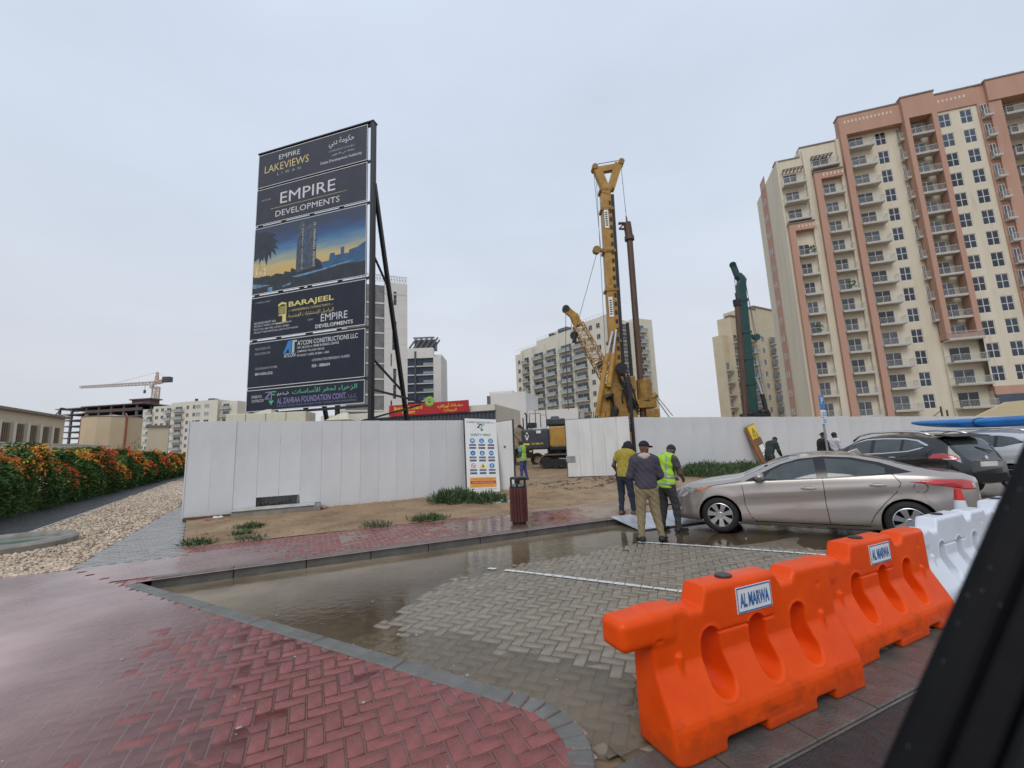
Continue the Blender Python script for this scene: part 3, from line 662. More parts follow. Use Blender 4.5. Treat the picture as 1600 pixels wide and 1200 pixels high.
T(3, 'BARAJEEL', m_yellow, .35, .62, .155, .39, 'L', .018); T(3, '— ENGINEERING CONSULTANTS —', m_gold, .35, .54, .05, .39); T(3, arabic('البراجيل للإستشارات الهندسية'), m_gold, .35, .375, .12, .39)
T(3, 'CONSULTANT', m_inkdim, .04, .85, .04, .14); T(3, 'CLIENT', m_inkdim, .52, .27, .04, .05); T(3, 'EMPIRE', m_ink, .745, .21, .16, .22, 'C'); T(3, 'DEVELOPMENTS', m_ink, .745, .07, .085, .31, 'C', .02)
for kk, s_ in enumerate(('BUILDING PERMIT NO:', 'PROJECT NAME: EMPIRE LAKEVIEWS', 'PLOT NO: 648-7740, LIWAN, DUBAI', 'PROJECT DESCRIPTION: (2B+G+22F+ROOF)')): T(3, s_, m_ink, .04, .36-.075*kk, .05, (.2, .34, .32, .40)[kk])
def logo(i, mat, polys, u, v, su, sv, name='printed_logo'):
    zt, zb, _ = PB[i]; mb = MB()
    for pl_ in polys:
        n = len(pl_); mb.add([(PX0+(u+a*su)*(PX1-PX0), -.006, zb+(v+b*sv)*(zt-zb)) for a, b in pl_], [tuple(range(n))])
    return mb.build(name, mat, panels[i], fixn=False)
rc = lambda a, b, c, d: [(a, b), (c, b), (c, d), (a, d)]
logo(3, m_yellow, [[(0, .9), (.45, 1), (1, .92), (1, .84), (.45, .9), (0, .8)], rc(.1, .45, .16, .8), rc(.25, .45, .31, .8), rc(.4, .4, .46, .8), rc(.55, .4, .62, .8), rc(.7, .4, .77, .8), rc(.88, .4, 1, .82), rc(.1, .36, 1, .42), rc(.55, .05, 1, .36), rc(-.25, .0, .6, .04)], .255, .30, .075, .50)
T(4, 'ATCON CONSTRUCTIONS LLC', m_ink, .44, .82, .10, .50, 'L', .012)
for kk, s_ in enumerate(('1001, BLOCK-A, PRIME BUSINESS CENTRE', 'JUMEIRAH VILLAGE CIRCLE', 'PO BOX 111695, DUBAI - UAE')): T(4, s_, m_ink, .44, .74-.085*kk, .055, (.35, .23, .27)[kk], 'L', .01)
T(4, 'ATCON', m_ink, .375, .59, .085, .10, 'C', .01); logo(4, m_blue, [[(0, 0), (.42, 1), (.72, 1), (.72, 0), (.5, 0), (.5, .3), (.36, .3), (.24, 0)]], .315, .68, .105, .27); logo(4, m_teal, [[(.76, 0), (.76, 1), (1.15, 1), (1.15, .85), (.95, .85), (.95, 0)]], .315, .68, .105, .27)
T(4, 'MAIN CONTRACTOR', m_inkdim, .06, .83, .05, .14); T(4, 'SUB CONTRACTOR', m_inkdim, .06, .72, .05, .14); T(4, 'CONTRACTOR EMERGENCY NUMBER', m_ink, .57, .44, .05, .31); T(4, '050 - 3886604', m_ink, .57, .31, .065, .15, 'L', .015)
T(4, 'DDA EMERGENCY NUMBER', m_inkdim, .07, .39, .05, .20); T(4, '800-4-DDA (332)', m_ink, .07, .25, .075, .16, 'L', .015)
T(5, arabic('الزهراء لحفر الأساسات'), m_tgreen, .94, .60, .30, .53, 'R', .012); T(5, arabic('ش.ذ.م.م'), m_ink, .28, .62, .18, .10, 'L', .01)
T(5, 'AL ZAHRAA FOUNDATION CONT.', m_violet, .28, .26, .27, .58, 'L', .025); T(5, 'L.L.C.', m_violet, .875, .28, .15, .065); T(5, 'SPECIALIST IN ALL KINDS OF PILING WORK, SHORING AND DEWATERING', m_violet, .28, .12, .09, .66); T(5, 'ENABLING', m_ink, .05, .62, .13, .09); T(5, 'CONTRACTOR', m_ink, .05, .42, .13, .11)
def zf(parent, mat1, mat2, x, y, z, s_):
    mb = MB()
    for pl_ in ([(0, .95), (.75, .95), (.75, .85), (.25, .32), (.6, .32), (.6, .22), (0, .22), (0, .32), (.48, .85), (0, .85)],): mb.add([(x+a*s_, y, z+b*s_) for a, b in pl_], [tuple(range(len(pl_)))])
    mb.build('printed_logo', mat1, parent, fixn=False); mb = MB()
    for pl_ in (rc(.72, .1, .82, .95), rc(.82, .85, 1.3, .95), rc(.82, .58, 1.2, .68), [(.45, .08), (.77, -.35), (1.08, .08)]): mb.add([(x+a*s_, y, z+b*s_) for a, b in pl_], [tuple(range(len(pl_)))])
    mb.build('printed_logo', mat2, parent, fixn=False)
zf(panels[5], m_violet, m_tgreen, PX0+.17*(PX1-PX0), -.006, 4.42, .52)
# the printed evening view on the third panel
zt, zb, _ = PB[2]; pic = panels[2]; W_ = PX1-PX0; H_ = zt-zb
m_pic = bpy.data.materials.new('printed evening sky'); m_pic.use_nodes = True; tt = m_pic.node_tree; pp = tt.nodes['Principled BSDF']; pp.inputs['Roughness'].default_value = .4
t1 = tt.nodes.new('ShaderNodeTexCoord'); t2 = tt.nodes.new('ShaderNodeSeparateXYZ'); t3 = tt.nodes.new('ShaderNodeMapRange'); t4 = tt.nodes.new('ShaderNodeValToRGB'); t5 = tt.nodes.new('ShaderNodeTexNoise'); t6 = tt.nodes.new('ShaderNodeMath'); t7 = tt.nodes.new('ShaderNodeMapping')
t7.inputs['Scale'].default_value = (.5, 1, 2.2); t5.inputs['Scale'].default_value = 1.2; t5.inputs['Detail'].default_value = 6
tt.links.new(t1.outputs['Object'], t2.inputs[0]); tt.links.new(t2.outputs['Z'], t3.inputs[0]); t3.inputs['From Min'].default_value = zb; t3.inputs['From Max'].default_value = zt
tt.links.new(t1.outputs['Object'], t7.inputs[0]); tt.links.new(t7.outputs[0], t5.inputs[0]); t6.operation = 'MULTIPLY_ADD'; tt.links.new(t5.outputs[0], t6.inputs[0]); t6.inputs[1].default_value = .22; tt.links.new(t3.outputs[0], t6.inputs[2])
tt.links.new(t6.outputs[0], t4.inputs[0]); tt.links.new(t4.outputs[0], pp.inputs['Base Color']); E_ = t4.color_ramp.elements
E_[0].position = .36; E_[0].color = (.62, .40, .13, 1); E_[1].position = 1.0; E_[1].color = (.035, .05, .10, 1)
for ps, c in ((.52, (.55, .44, .20, 1)), (.63, (.20, .30, .34, 1)), (.76, (.05, .16, .33, 1)), (.88, (.035, .075, .19, 1))): q = E_.new(ps); q.color = c
def PQ(mat, pts, y, name='printed_shape'):
    mb = MB(); mb.add([(PX0+.02+a*(W_-.04), y, zb+.03+b*(H_-.06)) for a, b in pts], [tuple(range(len(pts)))]); return mb.build(name, mat, pic, fixn=False)
m_pdark = M('dark printed ground', (.018, .024, .034), .4, var=.4, vscale=2.5); m_pblue = M('blue printed block', (.03, .10, .21), .4, var=.3, vscale=2); m_pblue2 = M('pale blue printed water', (.12, .24, .38), .4, var=.5, vscale=3); m_ptower = M('printed tower', (.06, .075, .10), .4, var=.6, vscale=4, detail=8); m_plit = M('printed lit floors', (.45, .46, .44), .4, var=.4, vscale=6); m_pwarm = M('printed warm lights', (.6, .48, .25), .4, var=.5, vscale=5)
PQ(m_pic, rc(0, 0, 1, 1), -.0015, 'printed_sky')
PQ(m_pblue, [(.62, .1), (1, .1), (1, .48), (.93, .42), (.86, .40), (.86, .36), (.82, .36), (.82, .46), (.79, .46), (.79, .36), (.74, .36), (.74, .40), (.70, .40), (.69, .30), (.62, .30)], -.003)
PQ(m_pdark, [(0, 0), (1, 0), (1, .20), (.8, .21), (.64, .21), (.62, .32), (.56, .4), (.5, .30), (.42, .24), (.36, .30), (.35, .24), (.3, .27), (.29, .23), (.22, .26), (.17, .23), (.12, .28), (.06, .24), (.0, .28)], -.0045)
PQ(m_ptower, [(.40, .22), (.405, .88), (.43, .95), (.47, .97), (.50, .95), (.505, .9), (.52, .9), (.53, .93), (.575, .91), (.58, .86), (.575, .25)], -.006)
for i in range(26):
    v = .26+i*.0255
    for a, b, mt in ((.41, .445, m_ptower), (.447, .462, m_plit), (.468, .50, m_pblue), (.53, .545, m_ptower), (.548, .572, m_plit)):
        if random.random() < .85: PQ(mt, rc(a+random.uniform(0, .004), v, b-random.uniform(0, .008), v+.011), -.0075, 'printed_floor')
PQ(m_pdark, [(0, .95), (.12, .93), (.2, .86), (.17, .82), (.23, .75), (.19, .73), (.235, .62), (.19, .66), (.215, .53), (.165, .62), (.165, .48), (.14, .58), (.125, .40), (.1, .55), (.06, .40), (.05, .55), (0, .5)], -.0075, 'printed_palm')
for a, h in ((.03, .44), (.075, .52), (.11, .43), (.145, .36)): PQ(m_pwarm, [(a-.016, .25), (a+.016, .25), (a+.016, h-.08), (a, h), (a-.016, h-.08)], -.009)
PQ(m_pblue2, [(.36, .17), (.62, .20), (.9, .25), (.9, .235), (.62, .175), (.42, .145)], -.006); PQ(m_pblue2, [(0, .16), (.17, .10), (.02, .085), (0, .1)], -.006); PQ(m_pblue2, [(.28, .06), (.36, .085), (.355, .055), (.29, .035)], -.006); PQ(m_pblue2, rc(.15, .0, .19, .07), -.006)
# overall thin roof flashing
MB().box(-.04, BW+.29, -.03, .32, 18.02, 18.08).build('top_cap', m_black, bb)

# ------------------------------------------------------------------ safety board leaning on the fence
sb = thing('safety_board', 'white safety rules board with blue symbols leaning against the hoarding', 'sign', S(4.72, 14.02, float(soil(4.9, 14))+.02), AS)
sb.rotation_euler = (R(-10), R(2.5), AS); sb.scale = (1.08, 1, 1)
SW, SH = 1.12, 2.62
bev(MB().box(0, SW, 0, .03, 0, SH).build('board', m_white, sb), .004); MB().box(-.03, -.002, -.004, .05, 0, SH+.01).build('edge_frame', m_black, sb)
bd = sb.children[0]
m_sblue = M('sign blue', (.01, .19, .50), .4, var=.03); m_snavy = M('sign navy', (.02, .03, .10), .4, var=.05); m_sor = M('sign orange', (.75, .36, .05), .4, var=.05); m_sred = M('sign red', (.50, .02, .02), .4, var=.05); m_sgreen = M('sign green', (.02, .22, .13), .4, var=.05); m_sblack = M('sign black', (.015, .015, .018), .4); m_syel = M('sign yellow', (.75, .55, .03), .4, var=.05)
def rect(par, mat, x0, x1, z0, z1, y, name='printed_bar'): mb = MB(); mb.quad((x0, y, z0), (x1, y, z0), (x1, y, z1), (x0, y, z1)); return mb.build(name, mat, par)
def disc(par, mat, x, z, r, y, n=20, name='printed_disc'):
    mb = MB(); mb.add([(x+r*math.cos(6.2832*i/n), y, z+r*math.sin(6.2832*i/n)) for i in range(n)], [tuple(range(n))]); return mb.build(name, mat, par, fixn=False)
put_text('AL ZAHRAA FOUNDATION CONT. L.L.C', m_snavy, bd, .06, -.003, SH-.16, .06, .98, 'L', .012)
zf(bd, m_snavy, m_sgreen, .42, -.003, SH-.39, .22); put_text('SAFETY FIRST', m_sgreen, bd, SW/2-.02, -.003, SH-.63, .085, .72, 'C', .02)
caps = ['SAFETY HELMET', 'SAFETY SHOES', 'SAFETY VEST', 'DUST MASK', 'HAND GLOVES', 'EYE PROTECTION', 'NO SMOKING', 'DANGER', 'FULL HARNESS']
for r_ in range(3):
    for c in range(3):
        x_, z_ = .24+c*.32, SH-.80-r_*.44; kk = r_*3+c
        if kk == 6: disc(bd, m_sred, x_, z_, .085, -.003); disc(bd, m_white, x_, z_, .068, -.005); mb = MB(); mb.add([(x_-.055, -.007, z_+.045), (x_-.045, -.007, z_+.055), (x_+.055, -.007, z_-.045), (x_+.045, -.007, z_-.055)], [(0, 1, 2, 3)]); mb.build('printed_bar', m_sred, bd, fixn=False); rect(bd, m_sblack, x_-.04, x_+.04, z_-.012, z_+.008, -.006)
        elif kk == 7:
            mb = MB(); mb.add([(x_-.1, -.003, z_-.08), (x_+.1, -.003, z_-.08), (x_, -.003, z_+.09)], [(0, 1, 2)]); mb.build('printed_triangle', m_syel, bd, fixn=False); rect(bd, m_sblack, x_-.012, x_+.03, z_-.05, z_+.02, -.005)
        else:
            disc(bd, m_sblue, x_, z_, .088, -.003)
            [lambda: (disc(bd, m_ink, x_, z_+.01, .045, -.005, 10), rect(bd, m_ink, x_-.06, x_+.06, z_-.02, z_-.005, -.006)), lambda: (rect(bd, m_ink, x_-.03, x_+.0, z_-.03, z_+.05, -.005), rect(bd, m_ink, x_-.03, x_+.05, z_-.05, z_-.02, -.006)), lambda: (rect(bd, m_ink, x_-.035, x_-.008, z_-.05, z_+.05, -.005), rect(bd, m_ink, x_+.008, x_+.035, z_-.05, z_+.05, -.005)), lambda: disc(bd, m_teal, x_, z_-.01, .03, -.005, 8), lambda: (rect(bd, m_ink, x_-.03, x_+.03, z_-.05, z_+.0, -.005), rect(bd, m_ink, x_-.02, x_-.005, z_, z_+.05, -.006), rect(bd, m_ink, x_+.005, x_+.02, z_, z_+.05, -.006)), lambda: (disc(bd, m_ink, x_-.032, z_, .026, -.005, 10), disc(bd, m_ink, x_+.032, z_, .026, -.005, 10)), None, None, lambda: (rect(bd, m_ink, x_-.02, x_+.02, z_-.055, z_+.03, -.005), disc(bd, m_ink, x_, z_+.05, .02, -.006, 8))][kk]()
        for q, dz in enumerate((.12, .225)):
            rect(bd, m_snavy, x_-.115, x_+.115, z_-dz-.065, z_-dz, -.003); put_text(caps[kk] if q == 0 else arabic('السلامة أولا'), m_ink, bd, x_, -.005, z_-dz-.05, .03, .19, 'C', .01)
rect(bd, m_sor, .10, 1.0, .20, .54, -.003); rect(bd, m_sred, .12, .98, .325, .42, -.005); put_text('DANGER CONSTRUCTION AREA', m_ink, bd, .55, -.007, .35, .04, .74, 'C', .01); put_text('NO ENTRY WITHOUT PERMISSION', m_sred, bd, .55, -.005, .46, .04, .72, 'C'); put_text(arabic('ممنوع الدخول لغير المصرح لهم'), m_sred, bd, .55, -.005, .235, .055, .7, 'C')
put_text('PO BOX 111695, DUBAI - UAE  TEL 04 2660000', m_snavy, bd, .55, -.003, .13, .03, .9, 'C'); put_text('www.alzahraafoundation.com', m_snavy, bd, .55, -.003, .07, .025, .45, 'C')
# caution board by the right hoarding
cb = thing('caution_board', 'brown timber board with a yellow slip warning sign leaning on the long hoarding', 'sign', S(20.0, 14.1, float(soil(20, 14))), AS); cb.rotation_euler = (R(-8), R(-17), AS)
m_wood = M('brown painted timber', (.14, .065, .03), .55, vscale=3, stretch=(8, 8, 1), col2=(.22, .11, .05)); m_woodo = M('orange timber edge', (.33, .14, .04), .55, var=.2, vscale=4)
bev(MB().box(0, .62, 0, .06, 0, 2.05).build('board', m_wood, cb), .008); MB().box(-.07, -.003, -.02, .10, 0, 2.05).build('frame_side', m_woodo, cb); MB().box(.03, .59, -.012, -.002, 1.36, 2.02).build('warning_plate', m_syel, cb)
wp = cb.children[2]; mb = MB(); mb.add([(.12, -.016, 1.50), (.50, -.016, 1.50), (.31, -.016, 1.92)], [(0, 1, 2)]); mb.build('printed_triangle', m_sblack, wp, fixn=False); mb = MB(); mb.add([(.17, -.019, 1.53), (.45, -.019, 1.53), (.31, -.019, 1.85)], [(0, 1, 2)]); mb.build('printed_triangle', m_syel, wp, fixn=False)
mb = MB()
for a in ([(.29, 1.56), (.33, 1.56), (.35, 1.66), (.28, 1.66)], [(.25, 1.66), (.37, 1.70), (.36, 1.73), (.25, 1.70)], rc(.295, 1.74, .335, 1.78)): mb.add([(p[0], -.022, p[1]) for p in a], [(0, 1, 2, 3)])
mb.build('printed_figure', m_sblack, wp, fixn=False); put_text('CAUTION', m_sblack, wp, .31, -.016, 1.40, .06, .4, 'C', .02)
for zz in (.62, .22): MB().box(.22, .56, -.012, -.002, zz, zz+.36).build('paper_notice', m_white, cb)

# ------------------------------------------------------------------ litter bin, parking sign, ramp boards, ground litter
bn = thing('litter_bin', 'dark red slatted timber litter bin standing on the wet sidewalk', 'litter bin', S(4.03, 8.55, .118), AS+.2)
m_slat = M('dark red stained timber', (.055, .014, .012), .35, vscale=3, stretch=(9, 9, 1), col2=(.13, .038, .028), island=.3, bump=.2, bscale=30)
MB().cyl((0, 0, 0), (0, 0, .06), .15, n=16).build('base', m_black, bn); MB().cyl((0, 0, .06), (0, 0, .74), .158, n=16).build('inner_drum', m_black, bn)
sl_ = MB(); sl_.box(-.027, .027, -.011, .011, 0, .70); slm = sl_.mesh('slat', m_slat)
for i in range(18):
    a = 2*math.pi*i/18; o = link('slat', slm, None, bn, (.178*math.sin(a), -.178*math.cos(a), .055), a); bev(o, .004)
mb = MB(); mb.lathe([(.16, .755), (.185, .755), (.185, .775), (.16, .775)], n=20, close=True); mb.build('rim', m_black, bn)
for i in range(4):
    a = R(45+90*i); MB().box(.15*math.cos(a)-.016, .15*math.cos(a)+.016, .15*math.sin(a)-.016, .15*math.sin(a)+.016, .775, .95).build('hood_post', m_black, bn)
mb = MB(); mb.lathe([(0, .985), (.15, .982), (.17, .96), (.17, .935), (0, .935)], n=20); mb.build('hood', m_black, bn); MB().box(-.1, .1, -.1, .1, .78, .83).build('ash_tray', m_galv, bn)
pk = thing('parking_sign', 'blue and white parking sign with two small plates on a grey post', 'sign', at(1291, 690, 14.2)*1, AS+.06); pk.location.z = .1
MB().cyl((0, 0, 0), (0, 0, 2.95), .032, n=12).build('post', m_galv, pk)
p1 = bev(MB().box(-.15, .15, -.05, -.034, 2.50, 2.94).build('sign_plate', m_sblue, pk), .004); put_text('P', m_ink, p1, 0, -.054, 2.66, .22, .15, 'C', .03)
for z_ in (2.22, 2.0):
    p2 = bev(MB().box(-.15, .15, -.05, -.034, z_, z_+(.24 if z_ > 2.1 else .19)).build('sign_plate', m_white, pk), .004)
    for q in range(3): rect(p2, m_sblue, -.11, .11, z_+.035+q*.05, z_+.06+q*.05, -.0525)
rp_ = thing('ramp_sheet', 'pale wet ramp boards laid from the kerb down to the parking bay', 'ramp', S(5.95, 7.92, .145), AS-.06); rp_.rotation_euler = (R(7.2), 0, AS-.06)
m_ramp = M('wet pale board', (.42, .44, .47), .16, var=.25, vscale=3, rvar=.1, detail=7)
for i in range(2): bev(MB().box(i*1.06, i*1.06+1.05, -1.0, 0, -.015, .005).build('ramp_board', m_ramp, rp_), .004)
for yy in (-.98, -.1): MB().box(0, 2.1, yy, yy+.06, -.06 if yy < -.5 else -.03, -.016).build('batten', m_wood, rp_)
sh_ = thing('fallen_sheet', 'small white sheet lying flat on the soil beside the litter bin', 'sheet', S(4.75, 11.7, .16), AS+.1); sh_.rotation_euler = (R(2), R(-1), AS+.1); MB().box(0, .75, 0, .55, 0, .015).build('sheet_face', m_white, sh_)
md_ = MB(); 
for j in range(9): md_.ell((random.uniform(-.5, .3), random.uniform(-.15, .15), .02), (random.uniform(.1, .25), .08, .05), 7, 5)
props(md_.build('dirt_clod', M('dark wet clod', (.03, .022, .016), .5), None, S(4.6, 12.9, float(soil(4.6, 12.9)))), 'dark wet clods of earth in front of the safety board', 'clod')
# round chamber cover at the left
mh = thing('chamber_cover', 'green concrete chamber cover with a raised grey rim in the gravel', 'cover', S(-5.75, 12.6, .10), AS)
m_green = M('algae green wet cover', (.10, .15, .125), .2, var=.3, vscale=2.5, rvar=.1, col2=(.17, .22, .19))
mb = MB(); mb.lathe([(.92, -.05), (1.12, -.05), (1.14, .12), (1.08, .18), (.98, .18), (.92, .12)], n=40, close=True); smooth(mb.build('rim', m_dconc, mh), 50)
mb = MB(); mb.lathe([(0, .10), (.93, .10), (.93, 0), (0, 0)], n=40); smooth(mb.build('lid', m_green, mh), 40)
# ================================================================== buildings
m_cream = M('cream stone cladding', (.58, .525, .405), .75, var=.06, vscale=.6, bump=.05, bscale=8, col2=(.66, .61, .49), detail=6, stretch=(1.2, 1.2, .12), dirt=((.40, .34, .25), .45, .9, None))
m_terra = M('terracotta render', (.445, .265, .195), .8, var=.07, vscale=.5, detail=6, stretch=(1.2, 1.2, .12), dirt=((.33, .19, .14), .5, .9, None))
m_slab = M('pale balcony slab', (.50, .49, .46), .7, var=.08, vscale=1)
m_rail = M('grey balcony rail', (.50, .50, .48), .45, var=.05)
m_glass = M('dark window glass', (.014, .022, .040), .06, var=.5, vscale=.5, spec=.7, island=.6)
m_glass2 = M('blue window glass', (.03, .05, .085), .05, var=.4, vscale=.3, spec=.9)
m_gframe = M('white window frame', (.62, .62, .60), .5, var=.03)
m_door = M('dark balcony glazing', (.05, .055, .065), .1, var=.6, vscale=1.2, spec=.6, island=.75)  # dark glass, tone differs from door to door
m_green_gl = M('green balcony glass', (.27, .31, .305), .12, var=.2, vscale=1, spec=.7)
m_white_b = M('warm white render', (.62, .59, .50), .8, var=.05, vscale=.3, detail=6)
m_white_c = M('clean white render', (.62, .61, .58), .8, var=.05, vscale=.3, detail=6)
m_beige = M('beige render', (.56, .49, .36), .8, var=.06, vscale=.4, detail=6)
m_roofd = M('dark roof trim', (.20, .17, .15), .7)
m_grey_cl = M('dark blue grey cladding', (.05, .06, .08), .45, var=.1)
m_bare = M('bare grey concrete', (.13, .135, .14), .8, var=.2, vscale=.3, detail=6)
m_plant = M('balcony plant', (.03, .07, .02), .7, var=.4, vscale=6)
_bm = {}
def cached(key, f):
    if key not in _bm: _bm[key] = f()
    return _bm[key]
def win(root, u, z, wd, h, y=0., cross=True, glass=None, frame=None, fr=.07, mull=1, name='window'):
    """window set back in the wall: white frame bars, the pane a sub-part"""
    glass = glass or m_glass; frame = frame or m_gframe
    def F():
        mb = MB(); d0, d1 = .06, .14
        mb.box(0, wd, d0, d1, 0, fr); mb.box(0, wd, d0, d1, h-fr, h); mb.box(0, fr, d0, d1, fr, h-fr); mb.box(wd-fr, wd, d0, d1, fr, h-fr)
        for i in range(mull): xx = wd*(i+1)/(mull+1); mb.box(xx-fr/2, xx+fr/2, d0+.005, d1, fr, h-fr)
        if cross: mb.box(fr, wd-fr, d0+.01, d1-.003, h*.5-fr/2, h*.5+fr/2)
        return mb.mesh('window', frame)
    def G(): mb = MB(); mb.box(fr/2, wd-fr/2, .10, .12, fr/2, h-fr/2); return mb.mesh('pane', glass)
    o = link(name, cached(('w', wd, h, cross, frame.name, fr, mull), F), None, root, (u, y, z)); link('pane', cached(('p', wd, h, glass.name, fr), G), None, o); return o
def wall_holes(mb, u0, u1, z0, z1, holes, y=0., depth=.22):
    us = sorted({u0, u1, *[a for h in holes for a in h[:2]]}); zs = sorted({z0, z1, *[a for h in holes for a in h[2:]]})
    for i in range(len(us)-1):
        for j in range(len(zs)-1):
            cu, cz = (us[i]+us[i+1])/2, (zs[j]+zs[j+1])/2
            if any(h[0] < cu < h[1] and h[2] < cz < h[3] for h in holes): continue
            mb.quad((us[i], y, zs[j]), (us[i+1], y, zs[j]), (us[i+1], y, zs[j+1]), (us[i], y, zs[j+1]))
    for a, b, c, d in holes:
        mb.quad((a, y, c), (b, y, c), (b, y+depth, c), (a, y+depth, c)); mb.quad((a, y, d), (a, y+depth, d), (b, y+depth, d), (b, y, d))
        mb.quad((a, y, c), (a, y+depth, c), (a, y+depth, d), (a, y, d)); mb.quad((b, y, c), (b, y, d), (b, y+depth, d), (b, y+depth, c))
        mb.quad((a, y+depth, c), (b, y+depth, c), (b, y+depth, d), (a, y+depth, d))
def balcony(root, u0, u1, z, dep, y=0., side='R', glass_rail=False, door_h=2.2, slab=.24, dooru=None, bars=9):
    wd = round(u1-u0, 3)
    def B(): mb = MB(); mb.box(0, wd, -dep, 0, 0, slab); mb.box(-.02, wd+.02, -dep-.03, -dep+.05, slab-.12, slab+.05); return mb.mesh('balcony', m_slab)
    def RL():
        mb = MB(); h = 1.0; z0 = slab+.08
        if glass_rail: mb.box(.03, wd-.03, -dep+.01, -dep+.035, z0, slab+h-.06)
        n = int(wd/.16) if bars > 8 else bars
        mb.box(0, wd, -dep, -dep+.05, slab+h-.05, slab+h); mb.box(0, wd, -dep+.01, -dep+.04, z0-.03, z0)
        for i in range(n+1): xx = min(wd-.02, wd*i/n); mb.box(xx, xx+.022, -dep+.01, -dep+.04, z0, slab+h-.05)
        for xx in ([wd-.04] if side == 'R' else [0] if side == 'L' else [0, wd-.04]):
            mb.box(xx, xx+.04, -dep+.05, -.02, slab+h-.05, slab+h); m_ = max(3, int(dep/.2))
            for i in range(1, m_): yy = -dep+dep*i/m_; mb.box(xx+.01, xx+.03, yy, yy+.022, slab, slab+h-.05)
        return mb.mesh('railing', m_green_gl if glass_rail else m_rail)
    o = link('balcony', cached(('b', wd, dep, slab), B), None, root, (u0, y, z)); link('railing', cached(('r', wd, dep, side, glass_rail, slab, bars), RL), None, o)
    du = dooru or (wd*.12, wd*.72)
    def D():
        mb = MB(); a, b = du; mb.box(a, b, -.05, .0, slab, slab+.06); mb.box(a, b, -.05, 0, slab+door_h-.06, slab+door_h)
        for i in range(3): xx = a+(b-a)*i/2; mb.box(max(a, xx-.035), min(b, xx+.035), -.05, 0, slab+.06, slab+door_h-.06)
        return mb.mesh('door_frame', m_gframe)
    def DG(): mb = MB(); mb.box(du[0]+.02, du[1]-.02, -.035, -.012, slab+.02, slab+door_h-.02); return mb.mesh('door_glass', m_door)
    link('door_frame', cached(('d', du, door_h, slab), D), None, o); link('door_glass', cached(('dg', du, door_h, slab), DG), None, o); return o

# ---- big terracotta and cream apartment tower on the right
tw = thing('apartment_tower', 'tall cream and terracotta apartment tower with stacked balconies, highest building at the right', 'building', (66.9, 61.0, 0), R(-17.2), 'apartment blocks around the site')
FH = 3.29; CZ = 48.85                                     # storey height, centre of the top window row
zf_ = [CZ-FH*k-1.75 for k in range(14)]                   # balcony slab undersides
mb = MB()
holesA = [(-6.62, -5.18, CZ-FH*k-1.08, CZ-FH*k+1.08) for k in range(15)]
wall_holes(mb, -10.7, -3.3, 0, 51, holesA)
holesB = [(a, a+1.47, CZ-FH*k-1.1, CZ-FH*k+1.1) for k in range(13) for a in (1.0, 3.62)]
wall_holes(mb, .85, 5.72, 7.6, 50.4, holesB, y=-1.3)
mb.box(-21, -11.65, .003, 13, 0, 48.5); mb.box(-10.8, 24, .3, 14, 0, 52.2); mb.box(-17.1, -16.1, -.45, 0, 0, 49.6); mb.box(-12.15, -11.62, -.4, 0, 0, 50.2); mb.box(-17.3, -11.62, .0, 8, 48.4, 50.1)
mb.box(-21.02, -20.7, -.35, 0, 0, 48.4); mb.box(-3.3, .85, -.3, .3, 0, 14.6); mb.box(.86, 6, -1.1, .3, 0, 7.0)
mb.box(8.7, 24, .0, .3, 0, 51)
mb.build('wall', m_cream, tw)
mb = MB()                                                # the receding left wall with its terracotta strip
mb.box(-21.12, -21.0, 6.6, 9.4, 0, 50.2); mb.build('side_strip', m_terra, tw)
sw = {}
for k in range(14):
    for yy in (7.2, 8.3):
        def F(): q = MB(); q.box(-.06, 0, 0, .55, 0, 1.05); return q.mesh('side_window', m_gframe)
        def G(): q = MB(); q.box(-.075, -.061, .08, .47, .1, .95); return q.mesh('pane', m_glass)
        o = link('side_window', cached('sw', F), None, tw, (-21.12, yy, CZ-FH*k-.6)); link('pane', cached('swp', G), None, o)
mb = MB()                                                # terracotta frames, piers and parapets
def pier(a, b, z0, z1, y0=-1.05, y1=-.35): mb.box(a, b, y0, y1, z0, z1)
pier(-20.7, -19.85, 0, 35.2); mb.box(-20.7, -17.05, -1.05, .0, 35.2, 36.4)
pier(-16.1, -15.2, 0, 43.4); mb.box(-16.1, -12.1, -1.05, .0, 43.4, 44.6)
pier(-11.65, -10.8, 0, 50.2, -1.1, -.003); mb.box(-11.65, -3.32, -1.1, 0.3, 50.2, 53.5)
pier(-3.32, -2.68, 15.5, 50.4, -1.6, -.2); pier(.20, .86, 15.5, 50.4, -1.6, -.003); mb.box(-3.32, .86, -1.6, .3, 50.4, 54.0); mb.box(-3.36, .9, -1.62, .3, 14.8, 15.5)
mb.box(.865, 5.72, -1.5, .3, 50.4, 53.3); mb.box(5.72, 6.9, -1.45, .3, 7.6, 53.3); pier(6.9, 8.4, 0, 50.2, -1.7, -.3); mb.box(6.9, 24, -1.9, .3, 50.2, 53.5); pier(11.6, 12.3, 0, 50.2, -1.9, -1.2); pier(16, 17, 0, 50.2, -1.9, -1.2)
mb.box(.865, 6.9, -1.5, .3, 6.4, 7.58); mb.box(-20.7, -19.75, -1.06, -.34, 0, .1)
mb.build('terracotta_frame', m_terra, tw)
for a, b, y0, z in ((-11.75, -3.43, -1.2, 53.5), (-3.42, .96, -1.72, 54.0), (.97, 6.78, -1.6, 53.3), (6.8, 24, -2.0, 53.5), (-21.1, -17.35, -.1, 48.45), (-17.3, -11.8, -.12, 50.12), (-20.8, -16.95, -1.15, 36.4), (-16.2, -12.0, -1.15, 44.6)): MB().box(a, b, y0, y0+1.6, z+.003, z+.22).build('cornice', m_roofd, tw)
mb = MB()                                                # small square perforations in the parapets
